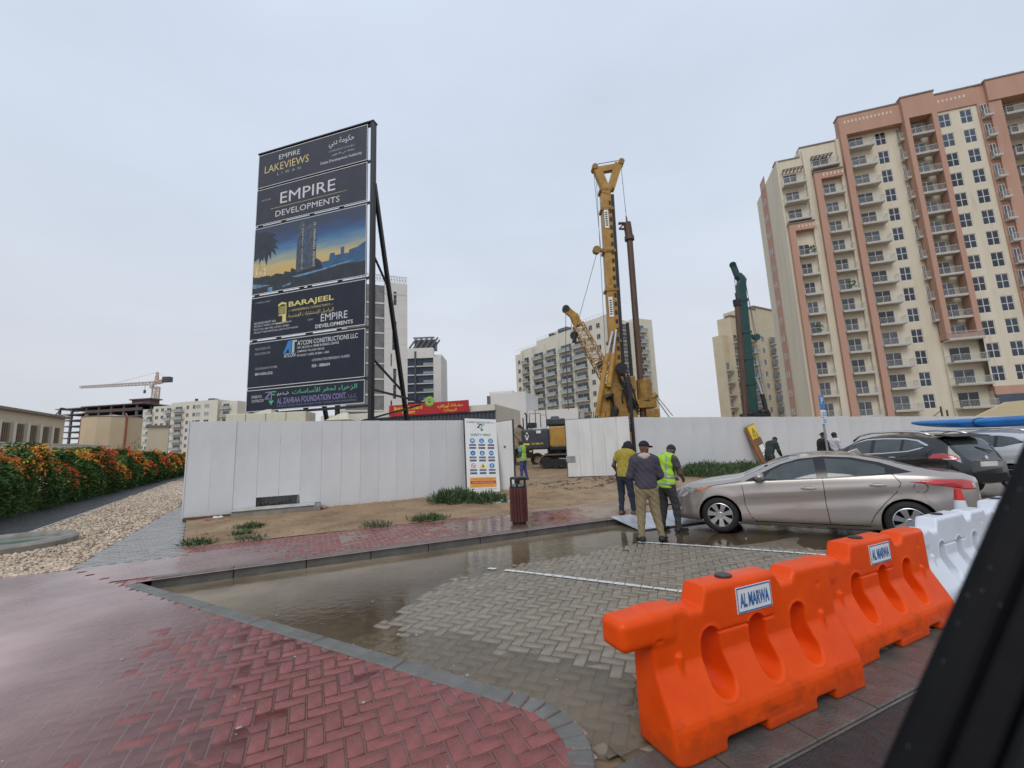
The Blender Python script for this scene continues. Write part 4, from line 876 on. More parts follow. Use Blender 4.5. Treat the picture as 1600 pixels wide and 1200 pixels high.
for a0, n, z, y in ((-10.9, 13, 52.2, -1.1), (1.2, 7, 51.9, -1.5), (-19.4, 6, 35.65, -1.05), (-14.9, 6, 43.85, -1.05)):
    for i in range(n): mb.box(a0+i*.52, a0+i*.52+.22, y-.012, y-.002, z, z+.42)
mb.build('parapet_openings', m_cream, tw, kind='stuff')
for a0, z in ((-20.3, 46.1), (-16.0, 47.4)):
    mb = MB()
    for i in range(6): mb.box(a0+i*.55, a0+i*.55+.12, -1.2, 0, z, z+.16)
    mb.box(a0-.1, a0+3.0, -1.0, -.88, z+.17, z+.29); mb.box(a0-.1, a0+3.0, -.5, -.38, z+.17, z+.29); mb.build('pergola', m_roofd, tw)
for k in range(15): win(tw, -6.62, CZ-FH*k-1.08, 1.44, 2.16, y=0, fr=.085)
for k in range(13):
    for a in (1.0, 3.62): win(tw, a, CZ-FH*k-1.1, 1.47, 2.2, y=-1.3, fr=.085, glass=m_glass2 if k < 2 else m_glass)
for k in range(14):
    z = zf_[k]
    if k < 3: balcony(tw, -20.6, -17.3, 43.3-3.2*k, 1.4, side='B')
    elif z < 33: balcony(tw, -19.72, -17.25, z-.1, 1.2)
    if k == 0: balcony(tw, -16.2, -12.35, 45.3, 1.4, side='B')
    elif k > 1 and z < 42: balcony(tw, -15.08, -12.2, z-.2, 1.2)
    balcony(tw, -10.68, -7.35, z+.35, 1.25)
    if z > 15.0: balcony(tw, -2.66, .18, z+.25, 1.2, y=-.3); balcony(tw, -3.85, -3.35, z+.25, .9, bars=4, side='L', dooru=(.05, .4))
    else: balcony(tw, -3.2, .82, z+.3, 1.6, y=-.3, side='B')
    balcony(tw, 8.75, 11.58, z+.5, 1.6, y=-.0, side='L'); balcony(tw, 12.55, 15.95, z+.5, 1.6, side='L')
    balcony(tw, 5.9, 6.85, z+.5, .8, y=-1.55, bars=6, side='L', dooru=(.1, .8))
MB().box(.95, 30, -1.52, -1.40, 3.0, 6.38).build('shop_glazing', m_glass2, tw)
for q, (u, z) in enumerate(((-18.0, zf_[5]+.1), (-18.6, zf_[9]+.1), (-13.4, zf_[7]))):
    mb = MB()
    for j in range(40): mb.ell((random.uniform(-.5, .5), random.uniform(-.3, .2), random.uniform(.2, 1.2)), (.12, .1, .12), 5, 4)
    mb.build('balcony_plant', m_plant, tw, (u, -.9, z+.24))

# ---- generic block with a row plan
def block(root, plan, floors, y=0., h=3.2, z0=0., wall=None, zt=None, glass=None, wm=None, frm=None):
    """plan: (kind,u0,u1); kind w = window, b = projecting balcony over a recess"""
    for kind, u0, u1, *rest in plan:
        for k in range(floors):
            if rest and k >= floors-rest[0]: continue
            z = z0+k*h
            if kind == 'w': win(root, u0, z+.95, round(u1-u0, 3), 1.55, y=y-.13, cross=False, glass=glass, fr=.07, frame=frm)
            elif kind == 'b': balcony(root, u0, u1, z-.05, 1.25, y=y, side='B', glass_rail=True, bars=4, dooru=(.25, round(u1-u0-.25, 2)), door_h=2.25)
def mid():
    O = Vector((27.0, 118.0, 0)); r = R(-52.3)
    t = thing('apartment_block', 'cream ten storey apartment block with white balconies behind the yellow drilling rig', 'building', O, r, 'apartment blocks around the site')
    mb = MB(); mb.box(-13.1, 0, 0, 20, 0, 38.2); mb.box(-29.7, -13.12, .003, 18, 0, 37.4); mb.box(-38, -29.72, .4, 16, 0, 36.0); mb.box(-43, -38.02, 1.2, 15, 0, 35.2)
    for a in (-38.0, -32.0, -25.8, -19.2, -12.9, -6.8): mb.box(a, a+.6, -.35, .0 if a > -30 else .4, 0, 35.5)
    mb.build('wall', m_white_b, t)
    block(t, [('w', -41.6, -40.2)], 10, y=1.2, h=3.25, z0=1.2); block(t, [('b', -37.2, -34.2)], 10, y=.4, h=3.25, z0=1.2)
    block(t, [('b', -31.3, -26.3), ('b', -25.1, -20.2), ('b', -18.3, -13.2), ('b', -12.2, -7.1)], 10, h=3.25, z0=1.4); block(t, [('w', -5.9, -4.5), ('w', -3.0, -1.6)], 11, h=3.25, z0=1.6)
    mb = MB()
    for a, b, z, y in ((-13.1, 0, 38.2, .3), (-29.7, -13.3, 37.4, .3), (-43, -30, 36., 1.5)):
        mb.box(a, b, y, y+.06, z+1.0, z+1.06)
        for i in range(int((b-a)/1.5)+1): mb.box(a+i*1.5, a+i*1.5+.05, y, y+.05, z, z+1.0)
    mb.build('roof_railing', m_rail, t); MB().box(-26, -21, 4, 8, 37.4, 40).build('roof_room', m_white_b, t)
    mb = MB(); mb.box(-20, -16, 1, 3, 37.42, 39.2); mb.box(-24.5, -23, 1, 3, 37.42, 38.8); mb.build('water_tank', m_grey_cl, t)
    # right hand face
    P0 = Vector((27.3, 118.2)); P1 = Vector((43.4, 125.6)); ang = math.atan2((P1-P0).y, (P1-P0).x); L = (P1-P0).length
    c = MB(); 
    loc = Matrix.Rotation(-r, 3, 'Z') @ Vector((P0.x-O.x, P0.y-O.y, 0)); c.box(0, 3.2, 0, 14, 0, 38.6); c.box(3.2, 11, .6, 14, 0, 37.2); c.box(11, L, 0.2, 14, 0, 38.6)
    f = c.build('wing_wall', m_white_b, t, loc, ang-r)
    for k in range(11):
        z = 1.6+k*3.25; o = balcony(t, 4.6, 8.6, z, 1.1, side='B', glass_rail=False, bars=5, dooru=(.3, 3.6)); o.parent = f; o.location = (4.3, .6, z)
        o = balcony(t, 12, 14.6, z, 1.1, side='B', glass_rail=True, bars=4, dooru=(.2, 2.0)); o.parent = f; o.location = (12.2, .2, z)
        win_o = win(t, 1, z, 1.4, 1.55, cross=False); win_o.parent = f; win_o.location = (1.0, -.13, z+.9)
mid()
def rblock():
    A_ = at(1168, 640, 110); B_ = at(1244, 640, 121); r = math.atan2(B_.y-A_.y, B_.x-A_.x); L = (B_.xy-A_.xy).length
    t = thing('apartment_block', 'beige apartment block with narrow balconies behind the green drilling rig', 'building', (A_.x, A_.y, 0), r, 'apartment blocks around the site')
    H = at(1178, 480, 115).z; mb = MB(); mb.box(3.6, 9.0, 0, 6, 0, H-1); mb.box(9.0, L+12, .5, 8, 0, H); mb.box(1.2, 3.6, 2.5, 6.5, 0, H-3.0); mb.box(9.02, 9.6, -.1, .5, 0, H-.5); mb.box(-1, 1.2, 4, 7, 0, H-8)
    mb.build('wall', m_beige, t); [MB().box(*q).build('cornice', m_roofd, t) for q in ((3.4, 9.1, -.2, 2, H-1, H-.6), (8.9, L+12, .3, 2, H, H+.4), (1., 3.4, 2.3, 4, H-3, H-2.6))]
    block(t, [('b', 4.2, 6.8), ('b', 14.2, 17.0), ('b', 19.6, 22.8)], 9, h=3.3, z0=1.0)
    for k in range(9):
        z = 1.+k*3.3; balcony(t, 1.3, 3.3, z, 1.2, y=2.5, side='B', bars=4, dooru=(.2, 1.7)); balcony(t, -.9, .9, z-1, 1.1, y=4, side='L', bars=4, dooru=(.2, 1.4)) if k < 7 else None
        win(t, 10.9, z+.9, 1.2, 1.5, y=.37, cross=False)
rblock()
def glass_tower():
    A_ = at(560, 640, 104); B_ = at(637, 640, 108.6); r = math.atan2(B_.y-A_.y, B_.x-A_.x); L = (B_.xy-A_.xy).length
    t = thing('office_tower', 'pale tower with grey glazed strip and slit windows just behind the billboard', 'building', (A_.x, A_.y, 0), r, 'towers behind the billboard')
    H = at(600, 440, 106).z; s_ = L/77.; xg = 39*s_+0
    hs = []; holes = []
    for (px0, px1, y0, y1) in ((614, 619, 453, 474), (612, 619, 500, 545), (609.5, 611.5, 551, 571), (613.5, 618.5, 574.5, 597), (613.5, 618.5, 600, 622), (609.5, 612, 625, 640)):
        holes.append(((px0-560)*s_, (px1-560)*s_, at(615, y1, 106).z, at(615, y0, 106).z))
    mb = MB(); wall_holes(mb, xg, L, 0, H, holes, y=0, depth=.5); mb.box(xg+.01, L-.01, .51, 18, 0, H); mb.box(-4, xg, .6, 18, 0, H-1.0); mb.quad((L, 0, 0), (L, .51, 0), (L, .51, H), (L, 0, H)); mb.build('wall', m_white_c, t)
    for a in holes: MB().box(a[0]+.03, a[1]-.03, .3, .4, a[2]+.03, a[3]-.03).build('slit_window', m_glass, t)
    fh = 4.0
    m_bl = M('grey curtain glazing', (.10, .10, .105), .12, var=.35, vscale=.25, spec=.7, col2=(.22, .21, .20))
    for k in range(11):
        for i in range(4):
            x0 = -3+i*(xg+3)/4; MB().box(x0+.08, x0+(xg+3)/4-.08, .3, .55, .5+k*fh, .5+k*fh+fh-.5).build('window', m_bl, t)
        MB().box(-4, xg, .15, .58, .5+k*fh-.45, .5+k*fh-.05).build('floor_band', m_white_c, t)
    MB().box(-4, xg-.05, .25, .58, H-2.6, H-.9).build('floor_band', m_bl, t)
    mb = MB(); mb.box(-4, L, .02, .12, H+1.8, H+1.95); mb.box(-4, L, .02, .12, H+.9, H+1.0)
    for i in range(22): xx = -4+(L+4)*i/22; mb.bar((xx, .07, H), (xx+.5, .07, H+1.9), .13); mb.bar((xx+.5, .07, H), (xx, .07, H+1.9), .13)
    mb.build('roof_screen', m_rail, t); mb = MB()
    for q in range(11): z = 1.5+q*4.0; mb.box(xg, L, -.01, -.003, z, z+.06)
    mb.box(xg, L, -.02, -.003, H-3.3, H-2.9); mb.build('panel_joints', m_slab, t, kind='stuff')
glass_tower()
def tower_b():
    A_ = at(632, 640, 150); B_ = at(690, 640, 150); r = math.atan2(B_.y-A_.y, B_.x-A_.x); L = (B_.xy-A_.xy).length; s_ = L/58.
    t = thing('apartment_block', 'white mid rise block with dark recessed balconies and a slatted roof frame', 'building', (A_.x, A_.y, 0), r, 'towers behind the billboard')
    H = at(660, 553, 150).z; a, b = 4*s_, 46*s_
    mb = MB(); mb.box(b, L, 0, 14, 0, H-1); mb.box(-2, L-.02, 2.0, 14, 0, H); mb.box(-2, b, 0, 2.0, H-1.5, H+2.2); mb.box(-2, a, 0, 2, 0, H); mb.build('wall', m_white_c, t)
    MB().box(16*s_, 19*s_, -.2, 2.0, 0, H+1).build('dark_pier', m_grey_cl, t)
    for k in range(12):
        z = H-1.5-3.15*(k+1)
        if z < 0: break
        for u0, u1 in ((a, 16*s_), (19*s_, b)):
            MB().box(u0, u1, -.1, 2, z, z+.32).build('balcony', m_white_c, t); MB().box(u0, u1, .6, .8, z+.32, z+3.1).build('window', m_glass2, t)
        MB().box(30*s_, b, -.05, .02, z+.45, z+1.35).build('balcony_screen', m_green_gl, t)
    mb = MB(); x0, x1 = 14*s_, 48*s_
    for i in range(5): xx = x0+(x1-x0)*i/4; mb.bar((xx-1.5, .3, H+2.2), (xx+1.3, .3, H+6), .5); mb.bar((xx-1.5, 4, H+2.2), (xx+1.3, 4, H+6), .5)
    mb.box(x0, x1, .2, .6, H+5.8, H+6.3); mb.box(x0, x1, 3.8, 4.2, H+5.8, H+6.3); mb.build('roof_frame', m_bare, t); MB().box(x0, x1, 2, 6, H+2.2, H+5.5).build('plant_room', m_grey_cl, t)
tower_b()
# ---- nursery hall with the red sign, and the low cream hall beside it
def nursery():
    Y = 44.; A_ = at(500, 700, 50); B_ = at(775, 700, Y); r = math.atan2(B_.y-A_.y, B_.x-A_.x); L = (B_.xy-A_.xy).length
    t = thing('nursery_building', 'low cream hall with a grey ribbed band and a red nursery sign above the hoarding', 'building', (A_.x, A_.y, 0), r)
    H = at(700, 640, 46).z+.2; mb = MB(); mb.box(0, L, 0, 10, 0, H); mb.build('wall', m_white_b, t)
    z1 = at(680, 648.5, 46).z; z0 = z1-1.2; f = L/275.
    mb = MB()
    bandx = (86*f, 276*f)
    mb.box(*bandx, -.12, -.003, z0-1.5, z1-.05)
    n = 34
    for i in range(n): xx = bandx[0]+(bandx[1]-bandx[0])*i/n; mb.box(xx, xx+.22, -.2, -.121, z0-1.5, z1-.08)
    mb.box(bandx[0]-.1, bandx[1]+.1, -.3, -.004, z1-.05, z1+.08); mb.build('ribbed_band', m_grey_cl, t, kind='stuff')
    m_rsign = M('red sign board', (.42, .012, .02), .45, var=.06)
    sx0, sx1 = 120*f, 240*f; sz0, sz1 = z1+.10, z1+1.32
    sg = MB().box(sx0, sx1, -.45, -.25, sz0, sz1).build('name_board', m_rsign, t); W_ = sx1-sx0
    put_text('British Orchard', m_syel, sg, sx0+W_*.25, -.46, sz0+.62, .40, W_*.36, 'C', .02); put_text('NURSERY', m_syel, sg, sx0+W_*.26, -.46, sz0+.20, .26, W_*.17, 'C', .03)
    put_text(arabic('حضانة أوركارد'), m_syel, sg, sx0+W_*.78, -.46, sz0+.52, .52, W_*.32, 'C', .015); put_text(arabic('البريطانية'), m_syel, sg, sx0+W_*.78, -.46, sz0+.12, .32, W_*.16, 'C', .015)
    m_leafg = M('sign leaf green', (.25, .45, .06), .5); mb = MB()
    for i in range(9): a = i*.7; mb.ell((sx0+W_*.53+.36*math.cos(a), -.5, sz1+.12+.36*math.sin(a)), (.22, .05, .22), 8, 5)
    mb.build('leaf_emblem', m_leafg, sg)
nursery()
def hall():
    A_ = at(764, 690, 70); B_ = at(905, 690, 66); r = math.atan2(B_.y-A_.y, B_.x-A_.x); L = (B_.xy-A_.xy).length
    t = thing('low_hall', 'plain low cream hall between the red nursery sign and the dark excavator', 'building', (A_.x, A_.y, 0), r)
    z1 = at(790, 614, 69).z; z2 = at(850, 640, 67).z; mb = MB(); mb.box(.5, 6.5, 0, 9, 0, z1); mb.box(0, 4.0, 1, 3, z1-.02, z1+.5); mb.box(6.5, L, .4, 9, 0, z2); mb.build('wall', m_white_c, t); MB().box(-.3, .5, .5, 4, 0, z1-.2).build('vent_stack', m_bare, t)
hall()
def yellow_wall():
    A_ = at(1530, 660, 46); B_ = at(1605, 660, 46); t = thing('site_office', 'plain pale yellow site wall rising behind the long hoarding at the far right', 'wall', (A_.x, A_.y, 0), math.atan2(B_.y-A_.y, B_.x-A_.x)); H = at(1570, 628, 46).z
    L = (B_.xy-A_.xy).length+10; m_yw = M('pale yellow render', (.55, .47, .30), .8, var=.05); mb = MB(); mb.prism([(0, 0), (L, 0), (L, H+.6), (3.5, H), (0, H-1.4)], 0, .3); mb.build('wall', m_yw, t)
    mb = MB(); mb.bar((-3.6, .2, 0), (-3.6, .2, H-.2), .12); mb.bar((-3.0, .2, 0), (-3.0, .2, H-.6), .12); mb.bar((-6, .2, H-2.2), (-1, .2, H-1.8), .08); mb.bar((-6, .2, H-2.2), (-3.6, .2, H-.6), .06); mb.build('scaffold_bars', m_rust, t)
yellow_wall()
# ---- far left: cream apartments, unfinished frame, tower crane, tanks, warehouse
def leftblock():
    A_ = at(208, 690, 190); B_ = at(363, 690, 178); r = math.atan2(B_.y-A_.y, B_.x-A_.x); L = (B_.xy-A_.xy).length; s_ = L/155.
    t = thing('apartment_block', 'cream eight storey apartment block with green glass balconies left of the hoarding', 'building', (A_.x, A_.y, 0), r, 'apartment blocks around the site')
    H = at(290, 628, 184).z; mb = MB(); mb.box(0, 8, 3, 18, 0, H-1.6); mb.box(8, 58*s_, 1.5, 18, 0, H-.8); mb.box(58*s_, 130*s_, 0, 18, 0, H); mb.box(130*s_, L, 1.5, 18, 0, H-1); mb.build('wall', m_white_b, t); n = int((H-3)/3.3)
    for k in range(n):
        z = H-4.3-3.3*k
        if z < 0: break
        for u, y in ((2.5, 3), (27*s_, 1.5), (36*s_, 1.5)): win(t, u, z+.9, 1.7, 1.7, y=y-.13, cross=False, fr=.12)
        for u in (82*s_, 92*s_, 97*s_, 110*s_): win(t, u, z+.9, 1.5 if u < 96*s_ else 2.6, 1.8, y=-.13, cross=False, fr=.12, glass=m_green_gl if u > 96*s_ and k < 2 else None)
        for u0, u1, y in ((14*s_, 24*s_, 1.5), (44*s_, 56*s_, 1.5), (63*s_, 79*s_, 0), (132*s_, 146*s_, 1.5)): balcony(t, round(u0, 2), round(u1, 2), z, 1.3, y=y, side='B', glass_rail=True, bars=3, dooru=(.6, round((u1-u0)*.8, 2)))
    mb = MB(); mb.box(105*s_, 112*s_, 3, 6, H, H+1.2); mb.box(84*s_, 86*s_, 3, 4, H, H+1.6); mb.build('roof_unit', m_grey_cl, t)
leftblock()
def frame_block():
    A_ = at(80, 690, 260); B_ = at(218, 690, 250); r = math.atan2(B_.y-A_.y, B_.x-A_.x); L = (B_.xy-A_.xy).length; s_ = L/138.
    t = thing('unfinished_building', 'dark unfinished concrete building frame beside the tower crane', 'building', (A_.x, A_.y, 0), r)
    H = at(150, 634, 255).z; H2 = at(100, 638, 258).z
    for k in range(12):
        z = H-3.6*k
        if z < 1: break
        if k: MB().box(45*s_, L, 0, 26, z-.5, z).build('floor_slab', m_bare, t)
        else: MB().box(44*s_, L+1, -1, 26, z-.5, z).build('floor_slab', m_bare, t)
        z_ = H2-3.6*k
        if z_ > 1: MB().box((0 if k == 0 else 10)*s_, 45*s_, 0, 20, z_-.5, z_).build('floor_slab', m_bare, t)
        if k < 11:
            for u in np.arange(48*s_, L, 9): MB().box(u, u+1.0, .5, 1.5, max(0, z-3.6), z-.5).build('column', m_bare, t)
            for u in (4*s_, 24*s_): MB().box(u, u+1.0, .5, 1.5, max(0, z_-3.6), z_-.5).build('column', m_bare, t)
    MB().box(45*s_, L, 20, 21, 0, H-.6).build('core_wall', m_bare, t)
    mb = MB(); mb.box(50*s_, L, -.2, .1, H-3.6, H-2.6); mb.box(110*s_, L, 4, 10, H, H+2.5); mb.box(108*s_, L+1, 3, 11, H+2.5, H+3.2); mb.build('formwork', M('faded red formwork', (.12, .07, .07), .8), t)
frame_block()
m_crane = M('faded red crane steel', (.55, .42, .33), .6, var=.2); m_cranew = M('faded white crane steel', (.50, .44, .40), .6, var=.1)
def lattice(mb, A_, B_, w0, w1, n, th):
    A_ = Vector(A_); B_ = Vector(B_); q = (B_-A_).to_track_quat('Z', 'Y'); X = q @ Vector((1, 0, 0)); Y = q @ Vector((0, 1, 0)); pr = None
    for i in range(n+1):
        f = i/n; c = A_.lerp(B_, f); wd = w0+(w1-w0)*f; cs = [c+X*sx*wd/2+Y*sy*wd/2 for sx, sy in ((-1, -1), (1, -1), (1, 1), (-1, 1))]
        for j in range(4): mb.bar(cs[j], cs[(j+1) % 4], th*.6)
        if pr:
            for j in range(4): mb.bar(pr[j], cs[j], th); mb.bar(pr[j] if i % 2 else pr[(j+1) % 4], cs[(j+1) % 4] if i % 2 else cs[j], th*.6)
        pr = cs
def crane():
    Y = 262; c = at(236, 700, Y); t = thing('tower_crane', 'red and white tower crane with a long jib above the far left roofs', 'crane', (c.x, c.y, 0), 0)
    zt = at(237, 582, Y).z; zj = at(237, 600, Y).z; jx0 = at(126, 606, Y+14).x-c.x; jx1 = at(266, 594, Y-4).x-c.x; zj0 = at(126, 605, Y+14).z; zj1 = at(262, 592, Y-4).z
    mb = MB(); lattice(mb, (0, 0, 0), (0, 0, zj-2), 2.6, 2.6, 18, .45); mb.build('mast', m_crane, t)
    mb = MB(); lattice(mb, (0, 0, zj), (0, 0, zt), 1.8, .6, 4, .35); mb.build('tower_head', m_crane, t)
    mb = MB(); lattice(mb, (-1, 0, zj+.5), (jx0, 14, zj0), 1.7, 1.2, 22, .35); mb.build('jib', m_cranew, t)
    mb = MB(); lattice(mb, (1, 0, zj+.8), (jx1, -4, zj1), 1.6, 1.4, 6, .35); mb.build('counter_jib', m_crane, t)
    bev(MB().box(jx1-4, jx1+.5, -5.5, -2.5, zj1-2.0, zj1+1.2).build('counterweight', m_grey_cl, t), .1)
    mb = MB(); mb.bar((0, 0, zt), (jx0*.62, 9, zj+(zj0-zj)*.62+.8), .14); mb.bar((0, 0, zt), (jx1*.8, -3, zj1+.5), .14); mb.build('tie_bar', m_crane, t); bev(MB().box(-2.0, -.2, -2.8, -1.2, zj-3, zj-.6).build('cab', m_cranew, t), .1)
    mb = MB(); x_ = at(224, 610, Y).x-c.x; mb.bar((x_, 1, zj), (x_, 1, zj-3.5), .15); mb.box(x_-.5, x_+.5, .6, 1.4, zj-5.5, zj-3.5); mb.build('hook_block', m_grey_cl, t)
crane()
def warehouse():
    A_ = at(-70, 697, 46); B_ = at(97, 697, 66); r = math.atan2(B_.y-A_.y, B_.x-A_.x); L = (B_.xy-A_.xy).length
    t = thing('warehouse', 'long beige warehouse with brown louvre bays at the far left', 'warehouse', (A_.x, A_.y, 0), r)
    H = at(97, 655, 66).z; mb = MB(); mb.box(0, L, 0, 18, 0, H); mb.build('wall', m_beige, t); MB().box(-.3, L+.3, -.5, 18.4, H, H+.35).build('roof', m_roofd, t)
    m_lou = M('brown louvre', (.20, .15, .10), .6, var=.15, vscale=2); zb, zt_ = .9, H-1.5; n = 7; wd = (L-1)/n
    for i in range(n):
        u = .6+i*wd; f = MB().box(u, u+wd-.9, -.06, -.003, zb, zt_).build('louvre_bay', m_lou, t); bl = MB(); bl.box(-.05, .05, -.16, -.061, zb+.05, zt_-.05); bl = bl.mesh('slat', m_lou)
        for q in range(int((wd-1.2)/.42)): link('slat', bl, None, f, (u+.25+q*.42, 0, 0))
        MB().box(u, u+wd-.9, -.2, -.165, (zb+zt_)/2-.05, (zb+zt_)/2+.05).build('cross_rail', m_beige, f); MB().box(u-.75, u-.15, -.35, -.002, 0, H-1.35).build('pilaster', m_white_b, t)
    for u in (L*.82, L*.99): mb = MB(); mb.bar((u, -.4, H+.3), (u+.5, -.9, H+1.3), .12); mb.box(u+.2, u+1.4, -1.1, -.7, H+1.2, H+1.4); mb.build('flood_lamp', m_black, t)
warehouse()
def tanks():
    m_tan = M('tan tank panel', (.55, .44, .29), .6, var=.05, vscale=.5, detail=6); m_pipe = M('red pipe', (.30, .07, .045), .5)
    for (pl_, pr_, pt, pb, Y, lab) in ((101, 176, 650, 700, 74, 'large round tan water tank with red pipes left of the hoarding'), (165, 200, 656, 700, 84, 'smaller tan water tank half hidden behind the large one')):
        a = at(pl_, 690, Y); b = at(pr_, 690, Y); rr = (b.x-a.x)/2; cx = (a.x+b.x)/2; H = at((pl_+pr_)/2, pt, Y).z; t = thing('water_tank', lab, 'tank', (cx, Y+rr, 0), 0, 'round water tanks'); n = 14
        mb = MB(); mb.lathe([(0, 0), (rr, 0), (rr, H), (0, H+.5)], n=n); mb.build('tank_shell', m_tan, t); mb = MB(); mb.lathe([(rr+.06, H*.30), (rr+.06, H*.33), (rr, H*.33), (rr, H*.30)], n=n, close=True); mb.lathe([(rr+.08, H-.12), (rr+.08, H+.02), (rr, H+.02), (rr, H-.12)], n=n, close=True); mb.build('band', m_roofd, t)
        for f in ((-.80, -.55), (.93, -.33)) if rr > 3 else ((.1, -.95),): mb = MB(); mb.tube([(rr*f[0]*1.02, rr*f[1]*1.02-.15, 0), (rr*f[0]*1.02, rr*f[1]*1.02-.15, H-.1), (rr*f[0]*.85, rr*f[1]*.85, H+.5)], .13, 6); mb.build('pipe', m_pipe, t)
        mb = MB()
        for i in range(9): mb.box(-rr-1.1, -rr-.6, -.06, 0, H*i/9, H*i/9+.06)
        mb.box(-rr-1.12, -rr-1.05, -.06, 0, 0, H+.8); mb.box(-rr-.65, -rr-.58, -.06, 0, 0, H+.8); mb.build('ladder', m_galv, t)
    A_ = at(229, 690, 66); B_ = at(247, 690, 66); t = thing('pump_house', 'small beige pump house with a flat overhanging roof behind the hedge', 'hut', (A_.x, A_.y, 0), R(40)); H = at(229, 667, 66).z; L = 2.6
    MB().box(0, L, 0, 3.2, 0, H).build('wall', m_beige, t); MB().box(-.25, L+.25, -.25, 3.4, H, H+.25).build('roof', m_roofd, t)
    A_ = at(-60, 710, 33); B_ = at(172, 712, 52); t = thing('boundary_wall', 'plain cream boundary wall running behind the flowering hedge', 'wall', (A_.x, A_.y, 0), math.atan2(B_.y-A_.y, B_.x-A_.x)); L = (B_.xy-A_.xy).length
    H = at(60, 696, 43).z; mb = MB(); mb.box(0, L, 0, .25, 0, H); mb.build('wall', m_white_b, t); MB().box(-.05, L+.05, -.05, .30, H, H+.1).build('coping', m_white_b, t)
tanks()
# pale roofs just behind the left hoarding
m_canvas = M('pale yellow canvas', (.60, .57, .44), .7, var=.06)
for (x0, x1, py, Y, lab, kind) in ((352, 478, 652, 17.5, 'row of pale precast blocks showing over the hoarding under the billboard', 'b'), (384, 424, 642, 19.0, 'pale tent peak left of the billboard foot behind the hoarding', 't'), (508, 545, 647, 17.2, 'small white tent peak below the right side of the billboard', 't')):
    a = at(x0, py, Y); b = at(x1, py, Y); L = b.x-a.x; t = thing('precast_stack' if kind == 'b' else 'tent_canopy', lab, 'blocks' if kind == 'b' else 'tent', (a.x, Y, 0), 0)
    if kind == 'b':
        for i in range(4): bev(MB().box(L*i/4+.01, L*(i+1)/4-.01, 0, .9, 0, a.z+.12).build('block', m_canvas, t), .03)
    else:
        mb = MB(); mb.add([(0, 0, a.z-.25), (L, 0, a.z-.25), (L, 1.6, a.z-.25), (0, 1.6, a.z-.25), (L*.4, .8, a.z+.12), (L*.6, .8, a.z+.12)], [(0, 1, 5, 4), (1, 2, 5), (2, 3, 4, 5), (3, 0, 4), (3, 2, 1, 0)]); mb.build('canopy', m_canvas, t)
        for xx, yy in ((.05, .05), (L-.05, .05), (.05, 1.55), (L-.05, 1.55)): MB().cyl((xx, yy, 0), (xx, yy, a.z-.26), .03, n=6).build('leg', m_galv, t)
# ================================================================== plastic road barriers
m_orange = M('orange moulded plastic', (.70, .058, .002), .40, var=.05, vscale=2.2, bump=.10, bscale=14, col2=(.84, .084, .003), rvar=.14, detail=9, spec=.22, dirt=((.30, .045, .010), .45, 6., .55))
m_wplast = M('white moulded plastic', (.66, .70, .76), .34, var=.04, vscale=2.5, bump=.06, bscale=12, rvar=.1, dirt=((.36, .34, .30), .4, 6., .5))
m_label = M('white sticker', (.74, .75, .76), .35, var=.03); m_lblue = M('sticker blue', (.02, .13, .36), .4, var=.05)
BL_ = 1.90
def barrier_mesh(h=.0105):
    P, h = sgrid((-.34, -.40, -.02), (BL_+.06, .36, 1.06), h); x, y, z = P[..., 0], P[..., 1], P[..., 2]
    wf = np.interp(z, [0, .20, .235, .50, .53, 1.0], [.30, .295, .285, .135, .125, .118])
    wb = np.interp(z, [0, .20, .235, .50, .53, 1.0], [.26, .255, .245, .130, .125, .118])
    kb = sstep(.0, .34, x)*sstep(BL_, BL_-.34, x); wb = .12+(wb-.12)*kb
    kf = .82+.18*sstep(-.02, .10, x); wf = .12+(wf-.12)*kf
    sh = np.maximum(-y-wf, y-wb)*.86
    top = np.interp(x, [0, .27, .33, .45, .50, 1.22, 1.28, 1.41, 1.47, 1.9], [.885, .885, .845, .845, .985, .985, .885, .885, .965, .965])
    d = smax(sh, (z-top)*.8, .045); d = smax(d, -z, .02); d = smax(d, np.maximum(-x, x-BL_), .03)
    tg = d_box(P, (-.02, .0, .775), (.225, .135, .105), .055); d = smin(d, tg, .03)
    d = smax(d, -d_box(P, (BL_-.02, .085, .62), (.10, .08, .20), .02), .015)
    for xc in (.50, .97, 1.43):
        hole = d_cap(P, (xc, -.5, .43), (xc, .5, .43), .078, .078); hole2 = d_cap(P, (xc, -.5, .60), (xc, .5, .60), .072, .072)
        u = np.clip((z-.375)/.235, 0, 1); rr = .100-.012*u+.10*np.maximum(0, np.abs(y)-.13)*0; hole = np.sqrt((x-xc)**2+(z-.375-.235*u)**2)-rr; d = smax(d, -hole, .016)
        rim = np.abs(np.sqrt((x-xc)**2+(z-.375-.235*u)**2)-rr-.016)-.006; d = smin(d, np.maximum(rim, np.maximum(d-.004, -1)), .006)
    for xa, xb in ((.40, .78), (1.30, 1.52)): d = smax(d, -d_box(P, ((xa+xb)/2, 0, .0), ((xb-xa)/2, .6, .075), .02), .02)
    for xa in (.20, 1.70):                      # moulded lugs on the stem
        lug = d_box(P, (xa, -.125, .50), (.022, .03, .085), .012); d = smin(d, lug, .02)
    d = smax(d, -d_box(P, (.05, -.16, .70), (.028, .035, .016), .008), .008); d = smax(d, -d_box(P, (1.72, -.145, .80), (.02, .03, .02), .008), .008)
    d = smax(d, -(np.maximum(np.abs(x-.86)-.30, np.abs(z-.655)-.006)+np.maximum(0, np.abs(y+.13)-.022)), .004)
    d = smax(d, -d_box(P, (.97, -.305, .10), (.18, .012, .035), .01), .006)
    V, F = snet(d, (-.34, -.40, -.02), h); return np_mesh('barrier_body', V, F, m_orange, True)
BM_ = barrier_mesh()
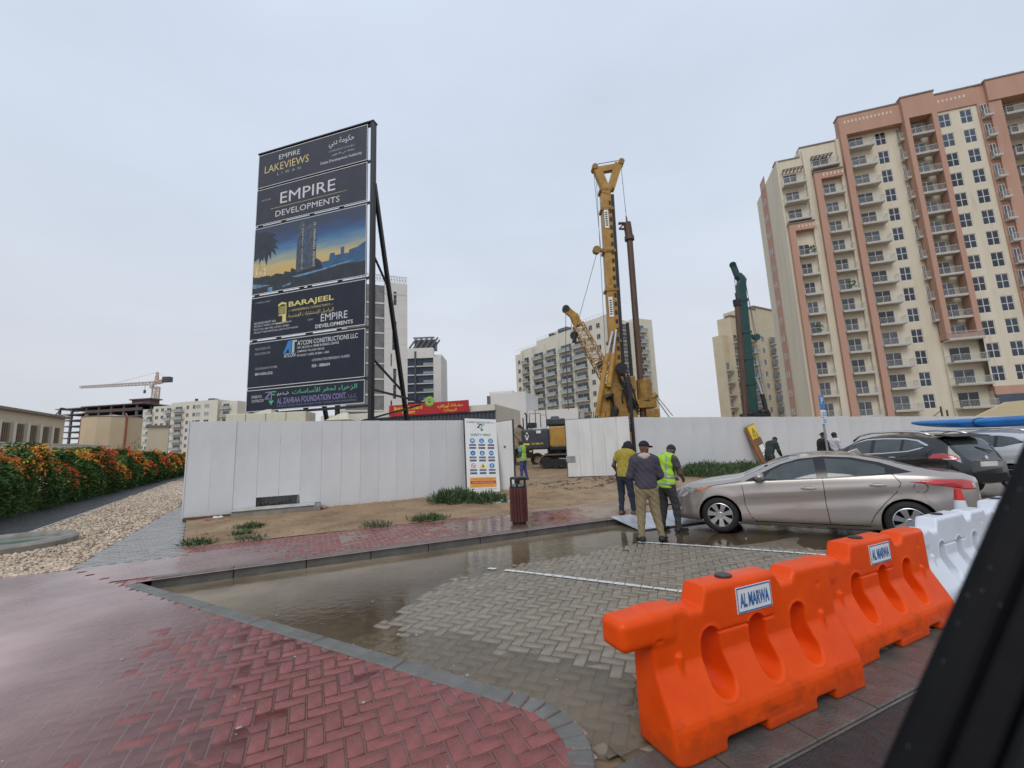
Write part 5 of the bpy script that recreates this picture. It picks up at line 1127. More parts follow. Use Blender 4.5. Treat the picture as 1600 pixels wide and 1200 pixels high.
def barrier(e_, n_, a, label, mat, sticker=True):
    t = thing('road_barrier', label, 'barrier', S(e_, n_, .006), AS+a, 'plastic road barriers along the parking bay'); t.scale = (.896, .78, .824)
    o = link('barrier_body', BM_, None, t)
    if mat is not m_orange: o.material_slots[0].link = 'OBJECT'; o.material_slots[0].material = mat
    mb = MB(); mb.lathe([(0, .016), (.058, .016), (.066, .008), (.066, -.004), (0, -.004)], n=24); smooth(mb.build('filler_cap', m_black, t, (.80, -.0, .985)), 40)
    if sticker:
        s_ = MB().box(.78, 1.15, -.131, -.1235, .735, .925).build('sticker', m_label, t); s_.rotation_euler = (R(0), 0, 0)
        mb = MB()
        for a_ in ((.785, 1.145, .738, .748), (.785, 1.145, .912, .922), (.785, .792, .748, .912), (1.138, 1.145, .748, .912)): mb.box(a_[0], a_[1], -.1325, -.131, a_[2], a_[3])
        mb.build('sticker_border', m_lblue, s_); put_text('AL MARWA', m_lblue, s_, .965, -.1335, .775, .105, .31, 'C', .035)
    return t
barrier(1.79, 2.168, R(-.6), 'nearest orange plastic water barrier with an AL MARWA sticker', m_orange)
barrier(3.64, 2.30, R(1), 'second orange plastic barrier, touching the white barrier beyond it', m_orange)
barrier(5.50, 2.44, R(2), 'white plastic water barrier next in line after the two orange ones', m_wplast, False)
barrier(7.36, 2.56, R(2), 'far white plastic barrier at the end of the line, mostly hidden', m_wplast, False)
cn = thing('traffic_cone', 'red and white traffic cone standing behind the white barrier', 'cone', S(8.33, 3.02, .0), AS); CN = cn
m_cred = M('cone red', (.55, .03, .02), .45, var=.1); 
mb = MB(); mb.prism([(-.2, -.2), (.2, -.2), (.2, .2), (-.2, .2)], 0, .035, axis='Z'); bev(mb.build('base', m_cred, cn), .01)
def cone_ring(z0, z1, name, m):
    rr = lambda z: .155-.125*z/.95
    mb = MB(); mb.lathe([(0, z0), (rr(z0), z0), (rr(z1), z1), (0, z1)], n=24); smooth(mb.build(name, m, cn), 40)
cone_ring(.035, .20, 'cone_band', m_cred); cone_ring(.2, .74, 'reflective_band', m_wplast); cone_ring(.74, .90, 'cone_band', m_cred)

# ------------------------------------------------------------------ window frame of the car the picture is taken from
m_seal = M('black window seal', (.005, .005, .006), .6, var=.3, vscale=20, spec=.12)
m_trim = M('dark grey door trim', (.012, .013, .012), .65, var=.2, vscale=8, spec=.1)
cr = thing('car_door', 'black window frame of the dark car in front, slanting across the right edge', 'car door', (0, 0, 0), 0)
def rayP(x, y, t): d = _ray(x, y); return Vector(d*t)+Vector((0, 0, EYE))
TOP = rayP(1622, 640, .62); BOT = rayP(1366, 1225, .55); dd = (TOP-BOT).normalized()
view = ((TOP+BOT)/2-Vector((0, 0, EYE))).normalized(); side = dd.cross(view).normalized(); side = side if side.x > 0 else -side
dep_ = side.cross(dd).normalized(); dep_ = dep_ if dep_.dot(view) > 0 else -dep_
def strip(name, o0, o1, d0, d1, mat, r=.008, parent=cr):
    A_ = BOT-dd*.35; B_ = TOP+dd*.45; mb = MB(); pts = []
    for c in (A_, B_): pts += [c+side*o0+dep_*d0, c+side*o1+dep_*d0, c+side*o1+dep_*d1, c+side*o0+dep_*d1]
    mb.add(pts, [(0, 1, 2, 3), (7, 6, 5, 4), (0, 4, 5, 1), (1, 5, 6, 2), (2, 6, 7, 3), (3, 7, 4, 0)]); return bev(mb.build(name, mat, parent), r, 3)
strip('window_seal', .0, .045, .0, .03, m_seal, .012); strip('frame_channel', .045, .085, .02, .05, m_seal, .008); strip('door_frame', .085, .40, .0, .06, m_trim, .014)
mb = MB()
for i in range(14):
    f = random.uniform(-.1, 1.1); c = BOT.lerp(TOP, f)+side*random.uniform(.004, .04)+dep_*(-.0005); mb.ell(c, (.0009, .0009, .0007), 6, 4)
mb.build('rain_drops', M('rain drop', (.25, .27, .28), .05, spec=1.), cr, kind='stuff')
# ================================================================== cars
m_tyre = M('black tyre rubber', (.012, .012, .012), .7, var=.3, vscale=10, bump=.3, bscale=60); m_rim = M('silver alloy', (.50, .50, .50), .3, .8, var=.06); m_well = M('wheel well black', (.006, .006, .006), .8)
m_cglass = M('tinted car glass', (.045, .060, .060), .04, var=.5, vscale=1.2, spec=.9); m_ctrim = M('gloss black trim', (.008, .008, .009), .15, spec=.6); m_chrome = M('bright chrome', (.62, .62, .62), .12, 1., var=.05)
m_tail = M('red tail lamp', (.45, .008, .012), .12, var=.2, vscale=5, spec=.8, coat=1.); m_tailc = M('clear lamp', (.55, .5, .48), .08, var=.15, vscale=18, spec=.8, coat=1.); m_amber = M('amber lamp', (.65, .14, .02), .12, spec=.8, coat=1.); m_lamp = M('head lamp lens', (.28, .29, .30), .07, var=.55, vscale=12, spec=1., coat=1.)
m_plate = M('number plate', (.6, .6, .56), .4)
def paint(name, col, metal=.55, rough=.32): return M(name, col, rough, metal, var=.03, vscale=1.5, coat=1., spec=.5)
class Car:
    """car body as one lofted surface: x runs from the nose (0) to the tail, left side at -y"""
    def __init__(s, d): s.__dict__.update(d)
    def f(s, tab, x): return float(np.interp(x, [p[0] for p in tab], [p[1] for p in tab]))
    def sm(s, tab, x, w_=.10): return sum(s.f(tab, x+w_*k) for k in (-1, -.5, 0, .5, 1))/5
    def top(s, x): return s.sm(s.top_, x, .12)
    def bot(s, x): return s.f(s.bot_, x)
    def belt(s, x): return min(s.sm(s.belt_, x, .15), s.top(x)-.02)
    def plan(s, x): return s.sm(s.plan_, x, .03 if x < .3 or x > s.L-.3 else .1)
    def roofz(s, x): c = s.top(x)-s.belt(x); return s.belt(x)+c*(.80 if c < .25 else .88)
    def yr(s, x):
        c = min(1, max(0, (s.top(x)-s.belt(x))/.42)); return s.plan(x)*(.90+(s.rooff-.90)*c)
    def W(s, x, z):
        b, bl, p = s.bot(x), s.belt(x), s.plan(x)
        if z <= bl:
            t = (z-b)/max(bl-b, 1e-3); y = p*(1-.10*max(0, (.22-t)/.22)**2-.035*max(0, (t-.45)/.55)**2)
            if s.crease and .9 < x < s.L-.25:
                zc = s.crease[0]+s.crease[1]*(x-1.2); k = min(1, (x-.9)/.5)*min(1, (s.L-.25-x)/.4); y += k*(.020*math.exp(-(max(0, z-zc)/.07)**2-(min(0, z-zc)/.022)**2)-.022*math.exp(-((z-zc+.13)/.10)**2)+.016*math.exp(-((z-b-.13)/.04)**2))
            for xa in s.axles:            # flared arches
                r_ = math.hypot(x-xa, z-s.wr); y += .016*math.exp(-((r_-s.wr*1.22)/.07)**2)
            return y
        rz = s.roofz(x); yb = p*(1-.035); t = min(1, (z-bl)/max(rz-bl, 1e-3)); return yb+(s.yr(x)-yb)*t**1.15
    def zroof(s, x, y):
        yr = max(s.yr(x), 1e-3); return s.roofz(x)+(s.top(x)-s.roofz(x))*(1-min(1, abs(y)/yr)**2.4)
    def section(s, x):
        b, bl, rz, yr = s.bot(x), s.belt(x), s.roofz(x), s.yr(x); pts = [(0, b), (s.plan(x)*.55, b)]
        for i in range(15): z = b+(bl-b)*i/14; pts.append((s.W(x, z), z))
        for i in range(1, 8): z = bl+(rz-bl)*i/7; pts.append((s.W(x, z), z))
        for i in range(1, 7): y = yr*(1-i/6); pts.append((y, s.zroof(x, y)))
        return pts
    def body(s, mats):
        xs = np.concatenate([[0, .012, .035, .07, .12], np.linspace(.18, s.L-.16, 74), [s.L-.11, s.L-.07, s.L-.035, s.L-.012, s.L]]); V = []; F = []
        secs = [s.section(x) for x in xs]; n = len(secs[0]); ring = 2*n-2
        for x, sc in zip(xs, secs):
            for y, z in sc: V.append((x, -y, z))
            for y, z in sc[-2:0:-1]: V.append((x, y, z))
        for i in range(len(xs)-1):
            for j in range(ring): F.append((i*ring+j, i*ring+(j+1) % ring, (i+1)*ring+(j+1) % ring, (i+1)*ring+j))
        F.append(tuple(range(ring))); F.append(tuple(range((len(xs)-1)*ring, len(xs)*ring))[::-1])
        mb = MB(); mb.add(V, F); me = mb.mesh('body', mats); ob = bpy.data.objects.new('body', me); COL.objects.link(ob)
        cut = MB()
        for xa in s.axles:
            for sg in (-1, 1): cut.cyl((xa, sg*.60, s.wr), (xa, sg*1.3, s.wr), s.wr*1.13, n=56)
        cm = cut.mesh('cut', m_well); co = bpy.data.objects.new('cut', cm); COL.objects.link(co)
        md = ob.modifiers.new('arch', 'BOOLEAN'); md.object = co; md.operation = 'DIFFERENCE'; md.solver = 'EXACT'
        try: md.material_mode = 'TRANSFER'
        except Exception: pass
        dg = bpy.context.evaluated_depsgraph_get(); m2 = bpy.data.meshes.new_from_object(ob.evaluated_get(dg)); bpy.data.objects.remove(ob); bpy.data.objects.remove(co)
        m2.name = 'body'; o = link('body', m2, None, s.t); smooth(o, 40); return o
    def patch(s, name, poly, mat, off=.004, side=-1, parent=None, step=.05, thick=0.):
        """piece that follows the body side: poly in (x,z)"""
        xs = [p[0] for p in poly]; zs = [p[1] for p in poly]; pts = []
        m = len(poly)
        for i in range(m):
            a, b = poly[i], poly[(i+1) % m]; k = max(1, int(math.hypot(b[0]-a[0], b[1]-a[1])/step))
            for j in range(k): pts.append((a[0]+(b[0]-a[0])*j/k, a[1]+(b[1]-a[1])*j/k))
        nb = len(pts); ed = [(i, (i+1) % nb) for i in range(nb)]
        for x in np.arange(min(xs)+step/2, max(xs), step):
            for z in np.arange(min(zs)+step/2, max(zs), step): pts.append((x+random.uniform(-.004, .004), z+random.uniform(-.004, .004)))
        v2, _, f2, _, _, _ = delaunay_2d_cdt([Vector(p) for p in pts], ed, [list(range(nb))], 2, 1e-4)
        V = [(p[0], side*(s.W(p[0], p[1])+off), p[1]) for p in v2]; mb = MB(); mb.add(V, [tuple(f) for f in f2]); o = mb.build(name, mat, parent or s.t, fixn=False); smooth(o, 180)
        me = o.data
        if me.polygons and me.polygons[0].normal.y*side < 0: me.flip_normals()
        if thick: md = o.modifiers.new('thick', 'SOLIDIFY'); md.thickness = thick; md.offset = -1
        return o
    def seam(s, name, pts, wd, mat, off=.0015, side=-1):
        P2 = []
        for i in range(len(pts)-1):
            a, b = pts[i], pts[i+1]; k = max(1, int(math.hypot(b[0]-a[0], b[1]-a[1])/.05))
            for j in range(k): P2.append((a[0]+(b[0]-a[0])*j/k, a[1]+(b[1]-a[1])*j/k))
        P2.append(pts[-1]); mb = MB(); V = []
        for i, p in enumerate(P2):
            q0 = P2[max(0, i-1)]; q1 = P2[min(len(P2)-1, i+1)]; dx, dz = q1[0]-q0[0], q1[1]-q0[1]; l = math.hypot(dx, dz) or 1; nx, nz = -dz/l*wd/2, dx/l*wd/2
            for sg in (-1, 1): x, z = p[0]+sg*nx, p[1]+sg*nz; V.append((x, side*(s.W(x, z)+off), z))
        mb.add(V, [(2*i, 2*i+2, 2*i+3, 2*i+1) for i in range(len(P2)-1)]); return mb.build(name, mat, s.t)
    def roofpatch(s, name, x0, x1, fy, mat, off=.004, parent=None):
        mb = MB(); V = []; nx, ny = 10, 10
        for i in range(nx+1):
            x = x0+(x1-x0)*i/nx
            for j in range(ny+1): y = (j/ny*2-1)*s.yr(x)*fy; V.append((x, y, s.zroof(x, y)+off))
        mb.add(V, [(i*(ny+1)+j, (i+1)*(ny+1)+j, (i+1)*(ny+1)+j+1, i*(ny+1)+j+1) for i in range(nx) for j in range(ny)]); return smooth(mb.build(name, mat, parent or s.t), 180)
    def wheels(s, spokes=7):
        wr = s.wr; rr = wr*.69; tw = .21
        tyre = MB(); tyre.lathe([(rr*.97, -tw/2+.01), (rr+.015, -tw/2), (wr-.03, -tw/2+.006), (wr-.006, -tw/2+.03), (wr, 0), (wr-.006, tw/2-.03), (wr-.03, tw/2-.006), (rr+.015, tw/2), (rr*.97, tw/2-.01)], n=44, axis='Y', close=True); tm = tyre.mesh('tyre', m_tyre)
        rim = MB(); rim.lathe([(rr, -tw/2+.012), (rr*.93, -tw/2+.004), (rr*.90, -tw/2+.03), (rr*.88, tw/2-.03), (rr, tw/2-.02)], n=44, axis='Y', close=True); rim.m = 0
        rim.lathe([(0, -tw/2+.022), (.045, -tw/2+.02), (.075, -tw/2+.04), (.08, -tw/2+.07), (0, -tw/2+.07)], n=20, axis='Y')
        for k in range(spokes):
            a = 2*math.pi*k/spokes+.3; c, sn = math.cos(a), math.sin(a); V = []
            for r_, hw, y0 in ((.05, .030, -tw/2+.026), (rr*.55, .034, -tw/2+.018), (rr*.93, .052, -tw/2+.012)):
                for q, yy in ((-1, y0), (1, y0), (1, y0+.035), (-1, y0+.035)): V.append((r_*c-q*hw*sn, yy, r_*sn+q*hw*c))
            rim.add(V, [(i*4+j, i*4+(j+1) % 4, i*4+4+(j+1) % 4, i*4+4+j) for i in range(2) for j in range(4)]+[(0, 1, 2, 3), (11, 10, 9, 8)])
        rm = rim.mesh('rim', m_rim); dk = MB(); dk.lathe([(0, .0), (rr*.9, .0), (rr*.9, .02), (0, .02)], n=24, axis='Y'); dm = dk.mesh('brake_disc', m_well)
        for xa in s.axles:
            for sg in (-1, 1):
                e_ = bpy.data.objects.new('wheel', tm); COL.objects.link(e_); e_.parent = s.t; e_.location = (xa, sg*(s.plan(xa)-.125), wr); e_.rotation_euler = (0, random.uniform(0, 1), 0 if sg < 0 else math.pi)
                smooth(e_, 40); smooth(link('rim', rm, None, e_), 30); link('brake_disc', dm, None, e_)
def place_car(t, A_, ang): t.location = A_; t.rotation_euler = (0, 0, ang)

# ---- taupe saloon: nose towards the sidewalk
SD = Car(dict(L=4.53, wr=.322, axles=(.89, 3.59), rooff=.66, crease=(.66, .085),
    top_=[(0, .66), (.04, .735), (.12, .79), (.3, .85), (.6, .915), (.95, .965), (1.25, 1.0), (1.65, 1.19), (2.0, 1.345), (2.3, 1.42), (2.65, 1.44), (3.0, 1.42), (3.35, 1.345), (3.7, 1.22), (4.0, 1.12), (4.2, 1.085), (4.42, 1.085), (4.5, 1.03), (4.53, .95)],
    bot_=[(0, .27), (.1, .22), (.5, .20), (.9, .17), (3.6, .18), (4.1, .24), (4.53, .36)],
    belt_=[(0, .58), (.15, .70), (.5, .81), (1.0, .88), (1.4, .925), (2, .95), (3, 1.0), (3.7, 1.03), (4.2, 1.02), (4.53, .90)],
    plan_=[(0, .46), (.03, .58), (.08, .66), (.18, .745), (.38, .815), (.7, .862), (1.1, .88), (2.2, .888), (3.5, .885), (3.95, .862), (4.25, .80), (4.42, .71), (4.5, .60), (4.53, .48)]))
def sedan():
    p = paint('taupe metallic paint', (.37, .33, .30), .5, .30); s = SD; s.t = thing('parked_car', 'taupe four door saloon parked nose towards the sidewalk behind the orange barriers', 'car', (0, 0, 0), 0, 'cars in the parking bay'); s.body([p, m_well])
    for sd_ in (-1, 1):
        s.patch('window_surround', [(1.36, .945), (1.62, 1.075), (1.95, 1.235), (2.25, 1.325), (2.6, 1.36), (3.0, 1.335), (3.35, 1.25), (3.72, 1.095), (3.5, 1.065), (3.2, 1.04), (2.6, .995), (1.8, .955)], m_ctrim, .003, sd_)
        s.patch('side_window', [(1.66, .985), (1.80, 1.125), (2.0, 1.222), (2.25, 1.29), (2.46, 1.315), (2.46, 1.005), (2.0, .985)], m_cglass, .006, sd_); s.patch('side_window', [(2.62, 1.015), (2.62, 1.322), (2.95, 1.30), (3.28, 1.215), (3.40, 1.16), (3.38, 1.075), (3.0, 1.045)], m_cglass, .006, sd_)
        s.patch('head_lamp', [(.09, .62), (.13, .69), (.34, .775), (.60, .835), (.70, .85), (.62, .79), (.45, .725), (.30, .66), (.16, .605)], m_lamp, .006, sd_, step=.03); s.patch('amber_marker', [(.50, .765), (.62, .815), (.82, .865), (.76, .835), (.64, .782), (.55, .742)], m_amber, .011, sd_, step=.03); s.patch('lamp_reflector', [(.20, .645), (.27, .70), (.36, .735), (.34, .685), (.27, .635)], m_tailc, .0105, sd_, step=.03)
        s.patch('tail_lamp', [(3.66, .945), (3.95, .985), (4.3, .985), (4.44, .94), (4.47, .88), (4.45, .835), (4.30, .83), (4.05, .885)], m_tail, .010, sd_, step=.035, thick=.012); s.patch('tail_lamp_lens', [(4.40, .93), (4.45, .90), (4.46, .85), (4.41, .845)], m_tailc, .013, sd_, step=.03)
        s.patch('fog_lamp', [(.075, .385), (.12, .44), (.20, .455), (.22, .41), (.14, .36)], m_tailc, .006, sd_, step=.03)
        s.seam('door_seam', [(1.30, .93), (1.32, .75), (1.33, .5), (1.42, .30), (1.50, .245)], .010, m_ctrim, .002, sd_); s.seam('door_seam', [(2.54, .995), (2.54, .6), (2.56, .25)], .010, m_ctrim, .002, sd_); s.seam('door_seam', [(3.46, 1.07), (3.55, .93), (3.48, .78), (3.30, .60), (3.16, .42), (3.08, .26)], .010, m_ctrim, .002, sd_); s.seam('sill_seam', [(1.45, .238), (3.10, .238)], .012, m_ctrim, .002, sd_); s.seam('fender_seam', [(.72, .845), (1.30, .945)], .008, m_ctrim, .002, sd_)
        for xh, zh in ((2.32, .835), (3.26, .895)):
            y = s.W(xh, zh); mb = MB(); mb.ell((xh, sd_*(y+.028), zh), (.115, .016, .017), 14, 8); smooth(mb.build('door_handle', p, s.t), 180); mb = MB(); mb.ell((xh, sd_*(y-.004), zh-.004), (.085, .012, .030), 14, 6); mb.build('handle_recess', m_ctrim, s.t)
        y = s.W(1.62, .98); mb = MB(); mb.ell((1.60, sd_*(y+.13), 1.03), (.085, .115, .07), 16, 10); smooth(mb.build('door_mirror', p, s.t), 180); mb = MB(); mb.bar((1.52, sd_*(y-.02), .965), (1.57, sd_*(y+.07), .985), .05); mb.build('mirror_foot', m_ctrim, s.t)
    mb = MB(); c = (3.78, .86); pts = [(c[0]+.085*math.cos(6.2832*i/28), c[1]+.085*math.sin(6.2832*i/28)) for i in range(29)]; s.seam('fuel_flap', pts, .007, m_ctrim, .002, -1)
    s.roofpatch('windscreen', 1.36, 2.12, .93, m_cglass); s.roofpatch('rear_window', 3.15, 3.86, .88, m_cglass)
    mb = MB(); mb.prism([(3.02, 1.40), (3.24, 1.37), (3.20, 1.455), (3.17, 1.46)], -.02, .02); bev(mb.build('roof_aerial', p, s.t), .008)
    mb = MB(); mb.box(4.515, 4.535, -.26, .26, .62, .73); mb.build('number_plate', m_plate, s.t); mb = MB(); mb.box(-.01, .02, -.45, .45, .34, .46); mb.build('grille', m_ctrim, s.t)
    for sd_ in (-1, 1): mb = MB(); mb.bar((1.42, sd_*.2, .985), (1.75, sd_*.6, 1.22), .02); mb.build('wiper', m_ctrim, s.t)
    s.wheels(7); return s.t
ca = sedan()
# near-side wheels stand at (3.82,8.28) and (6.15,6.93)
ang = math.atan2(6.93-8.28, 6.15-3.82); ux = Vector((math.cos(ang), math.sin(ang), 0)); uy = Vector((-math.sin(ang), math.cos(ang), 0))
ca.location = Vector((3.80, 8.29, 0))-ux*.89+uy*(.885-.02); ca.rotation_euler = (0, 0, ang)
tb = thing('tow_rod', 'thin dark rod sticking out of the saloon nose beside the man in the vest', 'rod', ca.location-ux*.02-uy*.25+Vector((0, 0, .40)), ang); MB().cyl((-.75, 0, 0), (.05, 0, .01), .016, n=8).build('rod_shaft', m_black, tb)

# ---- estate-shaped sports utility cars
UT = dict(L=4.69, wr=.36, axles=(.93, 3.63), rooff=.74, crease=(.78, .06),
    top_=[(0, .74), (.04, .84), (.14, .93), (.4, 1.0), (.8, 1.06), (1.15, 1.12), (1.55, 1.36), (1.95, 1.58), (2.3, 1.67), (2.8, 1.69), (3.4, 1.67), (3.9, 1.61), (4.15, 1.57), (4.28, 1.48), (4.45, 1.25), (4.55, 1.10), (4.64, 1.02), (4.69, .85)],
    bot_=[(0, .32), (.1, .26), (.9, .22), (3.6, .22), (4.2, .30), (4.69, .42)],
    belt_=[(0, .62), (.15, .78), (.5, .9), (1.1, 1.0), (2, 1.05), (3, 1.10), (3.8, 1.15), (4.3, 1.15), (4.69, .80)],
    plan_=[(0, .45), (.03, .58), (.1, .70), (.25, .80), (.6, .89), (1.1, .91), (2.2, .915), (3.6, .91), (4.1, .89), (4.4, .84), (4.58, .74), (4.66, .64), (4.69, .55)])
def suv(label, col, metal, chrome=True, rough=.22):
    s = Car(dict(UT)); p = paint(label[:14]+' paint', col, metal, rough); s.t = thing('parked_car', label, 'car', (0, 0, 0), 0, 'cars in the parking bay'); s.body([p, m_well])
    for sd_ in (-1, 1):
        out_ = [(1.30, 1.06), (1.62, 1.27), (1.98, 1.475), (2.3, 1.555), (2.8, 1.575), (3.4, 1.555), (3.72, 1.50), (3.98, 1.36), (3.80, 1.26), (3.5, 1.185), (2.8, 1.125), (1.9, 1.08)]
        s.patch('window_surround', out_, m_chrome if chrome else m_ctrim, .003, sd_); cx = sum(q[0] for q in out_)/12; inn = [(q[0]+(-.035 if q[0] > 3.6 else .07 if q[0] < 1.5 else 0), q[1]+(-.032 if q[1] > 1.3 else .03)) for q in out_]
        s.patch('window_trim', inn, m_ctrim, .006, sd_)
        s.patch('side_window', [(1.62, 1.115), (1.75, 1.30), (2.0, 1.435), (2.3, 1.51), (2.45, 1.52), (2.45, 1.14)], m_cglass, .009, sd_); s.patch('side_window', [(2.56, 1.145), (2.56, 1.53), (2.9, 1.535), (3.3, 1.52), (3.3, 1.195)], m_cglass, .009, sd_); s.patch('side_window', [(3.38, 1.205), (3.38, 1.51), (3.62, 1.475), (3.88, 1.36), (3.74, 1.285)], m_cglass, .009, sd_)
        s.patch('tail_lamp', [(3.98, 1.02), (4.12, 1.13), (4.32, 1.15), (4.50, 1.08), (4.56, 1.0), (4.5, .97), (4.32, .995)], m_tail, .012, sd_, step=.04, thick=.015); s.patch('tail_lamp_lens', [(4.30, 1.01), (4.50, 1.02), (4.50, .985), (4.32, .995)], m_tailc, .016, sd_, step=.03)
        s.patch('head_lamp', [(.12, .82), (.3, .90), (.62, .97), (.5, .88), (.25, .79)], m_lamp, .006, sd_)
        s.patch('sill_cladding', [(1.36, .26), (1.36, .42), (3.18, .44), (3.18, .26)], m_ctrim, .006, sd_)
        for xs in (1.36, 2.5, 3.34): s.seam('door_seam', [(xs, 1.06), (xs, .6), (xs+.03, .3)], .010, m_ctrim, .002, sd_)
        for xh, zh in ((2.28, .98), (3.1, 1.03)): mb = MB(); mb.ell((xh, sd_*(s.W(xh, zh)+.025), zh), (.11, .016, .02), 12, 8); smooth(mb.build('door_handle', m_chrome, s.t), 180)
        mb = MB(); y0 = s.yr(2.6)*.92; mb.tube([(1.78, sd_*y0, 1.50), (2.0, sd_*y0, 1.66), (2.4, sd_*y0, 1.735), (3.2, sd_*y0, 1.74), (3.7, sd_*y0, 1.70), (3.95, sd_*y0, 1.62)], .030, 8); smooth(mb.build('roof_rail', m_chrome, s.t), 180)
        y = s.W(1.62, 1.1); mb = MB(); mb.ell((1.56, sd_*(y+.14), 1.16), (.09, .125, .085), 14, 10); smooth(mb.build('door_mirror', p, s.t), 180)
    s.roofpatch('windscreen', 1.22, 2.05, .93, m_cglass); s.roofpatch('rear_window', 4.20, 4.50, .86, m_cglass)
    mb = MB(); mb.prism([(4.02, 1.60), (4.44, 1.545), (4.45, 1.57), (4.05, 1.635)], -.62, .62); bev(mb.build('tail_spoiler', m_ctrim, s.t), .012)
    mb = MB(); mb.box(4.675, 4.70, -.27, .27, .80, .92); mb.build('number_plate', m_plate, s.t); mb = MB(); mb.box(4.66, 4.705, -.42, .42, .935, .965); mb.build('tailgate_strip', m_chrome, s.t); mb = MB(); mb.bar((4.45, .05, 1.27), (4.56, .40, 1.15), .02); mb.build('rear_wiper', m_ctrim, s.t)
    mb = MB(); mb.lathe([(0, 0), (.05, 0), (.05, .012), (0, .012)], (0, 0, 0), 16); o = mb.build('badge', m_chrome, s.t, (4.655, 0, 1.02)); o.rotation_euler = (0, R(80), 0)
    mb = MB(); mb.box(4.655, 4.70, -.5, .5, .42, .62); mb.build('bumper_trim', m_ctrim, s.t); s.wheels(5); return s.t
cb_ = suv('black sports utility car parked beyond the taupe saloon with a chrome window line', (.010, .011, .013), .3)
ang2 = R(-80); vx = Vector((math.cos(ang2), math.sin(ang2), 0)); vy = Vector((-math.sin(ang2), math.cos(ang2), 0))
cb_.location = Vector((11.05, 15.55, 0)); cb_.rotation_euler = (0, 0, ang2)
cw_ = suv('white sports utility car at the far right with a blue kayak on its roof', (.62, .63, .64), .0, True, .3)
cw_.location = cb_.location+vy*2.75+vx*.35; cw_.rotation_euler = (0, 0, ang2)
# the kayak on the roof of the white car
kz = thing('kayak', 'long bright blue kayak strapped on the roof of the white car', 'kayak', cw_.location+vx*1.0+Vector((0, 0, 1.93)), ang2)
m_kay = M('blue plastic hull', (.005, .14, .42), .3, var=.12, vscale=2, spec=.5)
mb = MB(); V = []; nn = 16; xs_ = np.linspace(-.3, 5.0, 25)
for x_ in xs_:
    f = (x_+.3)/5.3; k = max(.30, math.sin(math.pi*min(1, max(0, f)))**.30); zc = .10*(abs(f-.5)*2)**2.5
    for i in range(nn): a = 2*math.pi*i/nn; V.append((x_, .33*k*math.cos(a), zc+.17*k*math.sin(a)*(1 if math.sin(a) < 0 else .75)))
mb.add(V, [(i*nn+j, i*nn+(j+1) % nn, (i+1)*nn+(j+1) % nn, (i+1)*nn+j) for i in range(24) for j in range(nn)]+[tuple(range(nn)), tuple(range(24*nn, 25*nn))]); smooth(mb.build('hull', m_kay, kz), 60)
for x_ in (1.6, 3.2):
    mb = MB(); mb.lathe([(.0, 0)], n=3); mb = MB(); pts = [(x_, .345*math.cos(a), .16*math.sin(a)*(1 if math.sin(a) < 0 else .78)+.01) for a in np.linspace(0, 6.2832, 17)]; mb.tube(pts, .012, 5); mb.build('strap', m_black, kz)
    MB().box(x_-.03, x_+.03, -.6, .6, -.22, -.16).build('roof_bar', m_black, kz)
# ================================================================== machines on the site
m_yel = M('worn machine yellow', (.30, .155, .024), .5, var=.2, vscale=1.0, bump=.15, bscale=20, col2=(.46, .26, .045), detail=9, rvar=.15, dirt=((.07, .045, .025), .7, 1.6, None))
m_yeld = M('oily machine yellow', (.16, .085, .018), .55, vscale=2.5, bump=.2, bscale=20, col2=(.36, .20, .035), detail=9)
m_kelly = M('rusty kelly steel', (.075, .045, .032), .55, .3, vscale=2, col2=(.13, .075, .05), stretch=(3, 3, .4), detail=8)
m_hose = M('black hose', (.008, .008, .009), .5); m_cable = M('steel wire rope', (.10, .10, .11), .5, .5)
m_dgrey = M('dark grey machine panel', (.035, .04, .052), .45, var=.25, vscale=1.5, detail=8, rvar=.12); m_steel = M('muddy track steel', (.10, .075, .05), .7, vscale=3, bump=.4, bscale=18, col2=(.28, .20, .125), detail=8)
m_gr = M('dark green machine paint', (.006, .052, .046), .45, var=.25, vscale=1.5, detail=8); m_boom = M('faded tan boom steel', (.42, .27, .13), .6, var=.2, vscale=2)
def track(name, label, t, x0, x1, y0, y1, h, mat=m_steel):
    """crawler track running along x, with separate shoe plates"""
    f = MB(); f.box(x0+h*.4, x1-h*.4, y0+.05, y1-.05, h*.28, h*.72)
    for xx in np.linspace(x0+h/2, x1-h/2, 7): f.cyl((xx, y0+.04, h*.5 if xx in (x0+h/2, x1-h/2) else h*.3), (xx, y1-.04, h*.5 if xx in (x0+h/2, x1-h/2) else h*.3), h*.36 if xx in (x0+h/2, x1-h/2) else h*.2, n=14)
    fo = f.build('track_frame', m_black, t); sh = MB(); sh.box(-.085, .085, y0, y1, -.03, .02); sh.box(-.06, -.035, y0, y1, .02, .05); shm = sh.mesh('track_shoe', mat)
    L = x1-x0-h; per = 2*L+math.pi*h; n = int(per/.19)
    for i in range(n):
        s_ = per*i/n; r = h/2-.03
        if s_ < L: p = (x0+h/2+s_, h-.03, 0)
        elif s_ < L+math.pi*h/2: a = (s_-L)/(h/2); p = (x1-h/2+r*math.sin(a), h/2+r*math.cos(a), a)
        elif s_ < 2*L+math.pi*h/2: p = (x1-h/2-(s_-L-math.pi*h/2), .03, math.pi)
        else: a = math.pi+(s_-2*L-math.pi*h/2)/(h/2); p = (x0+h/2+r*math.sin(a), h/2+r*math.cos(a), a)
        o = link('track_shoe', shm, None, fo, (p[0], 0, p[1])); o.rotation_euler = (0, p[2], 0)
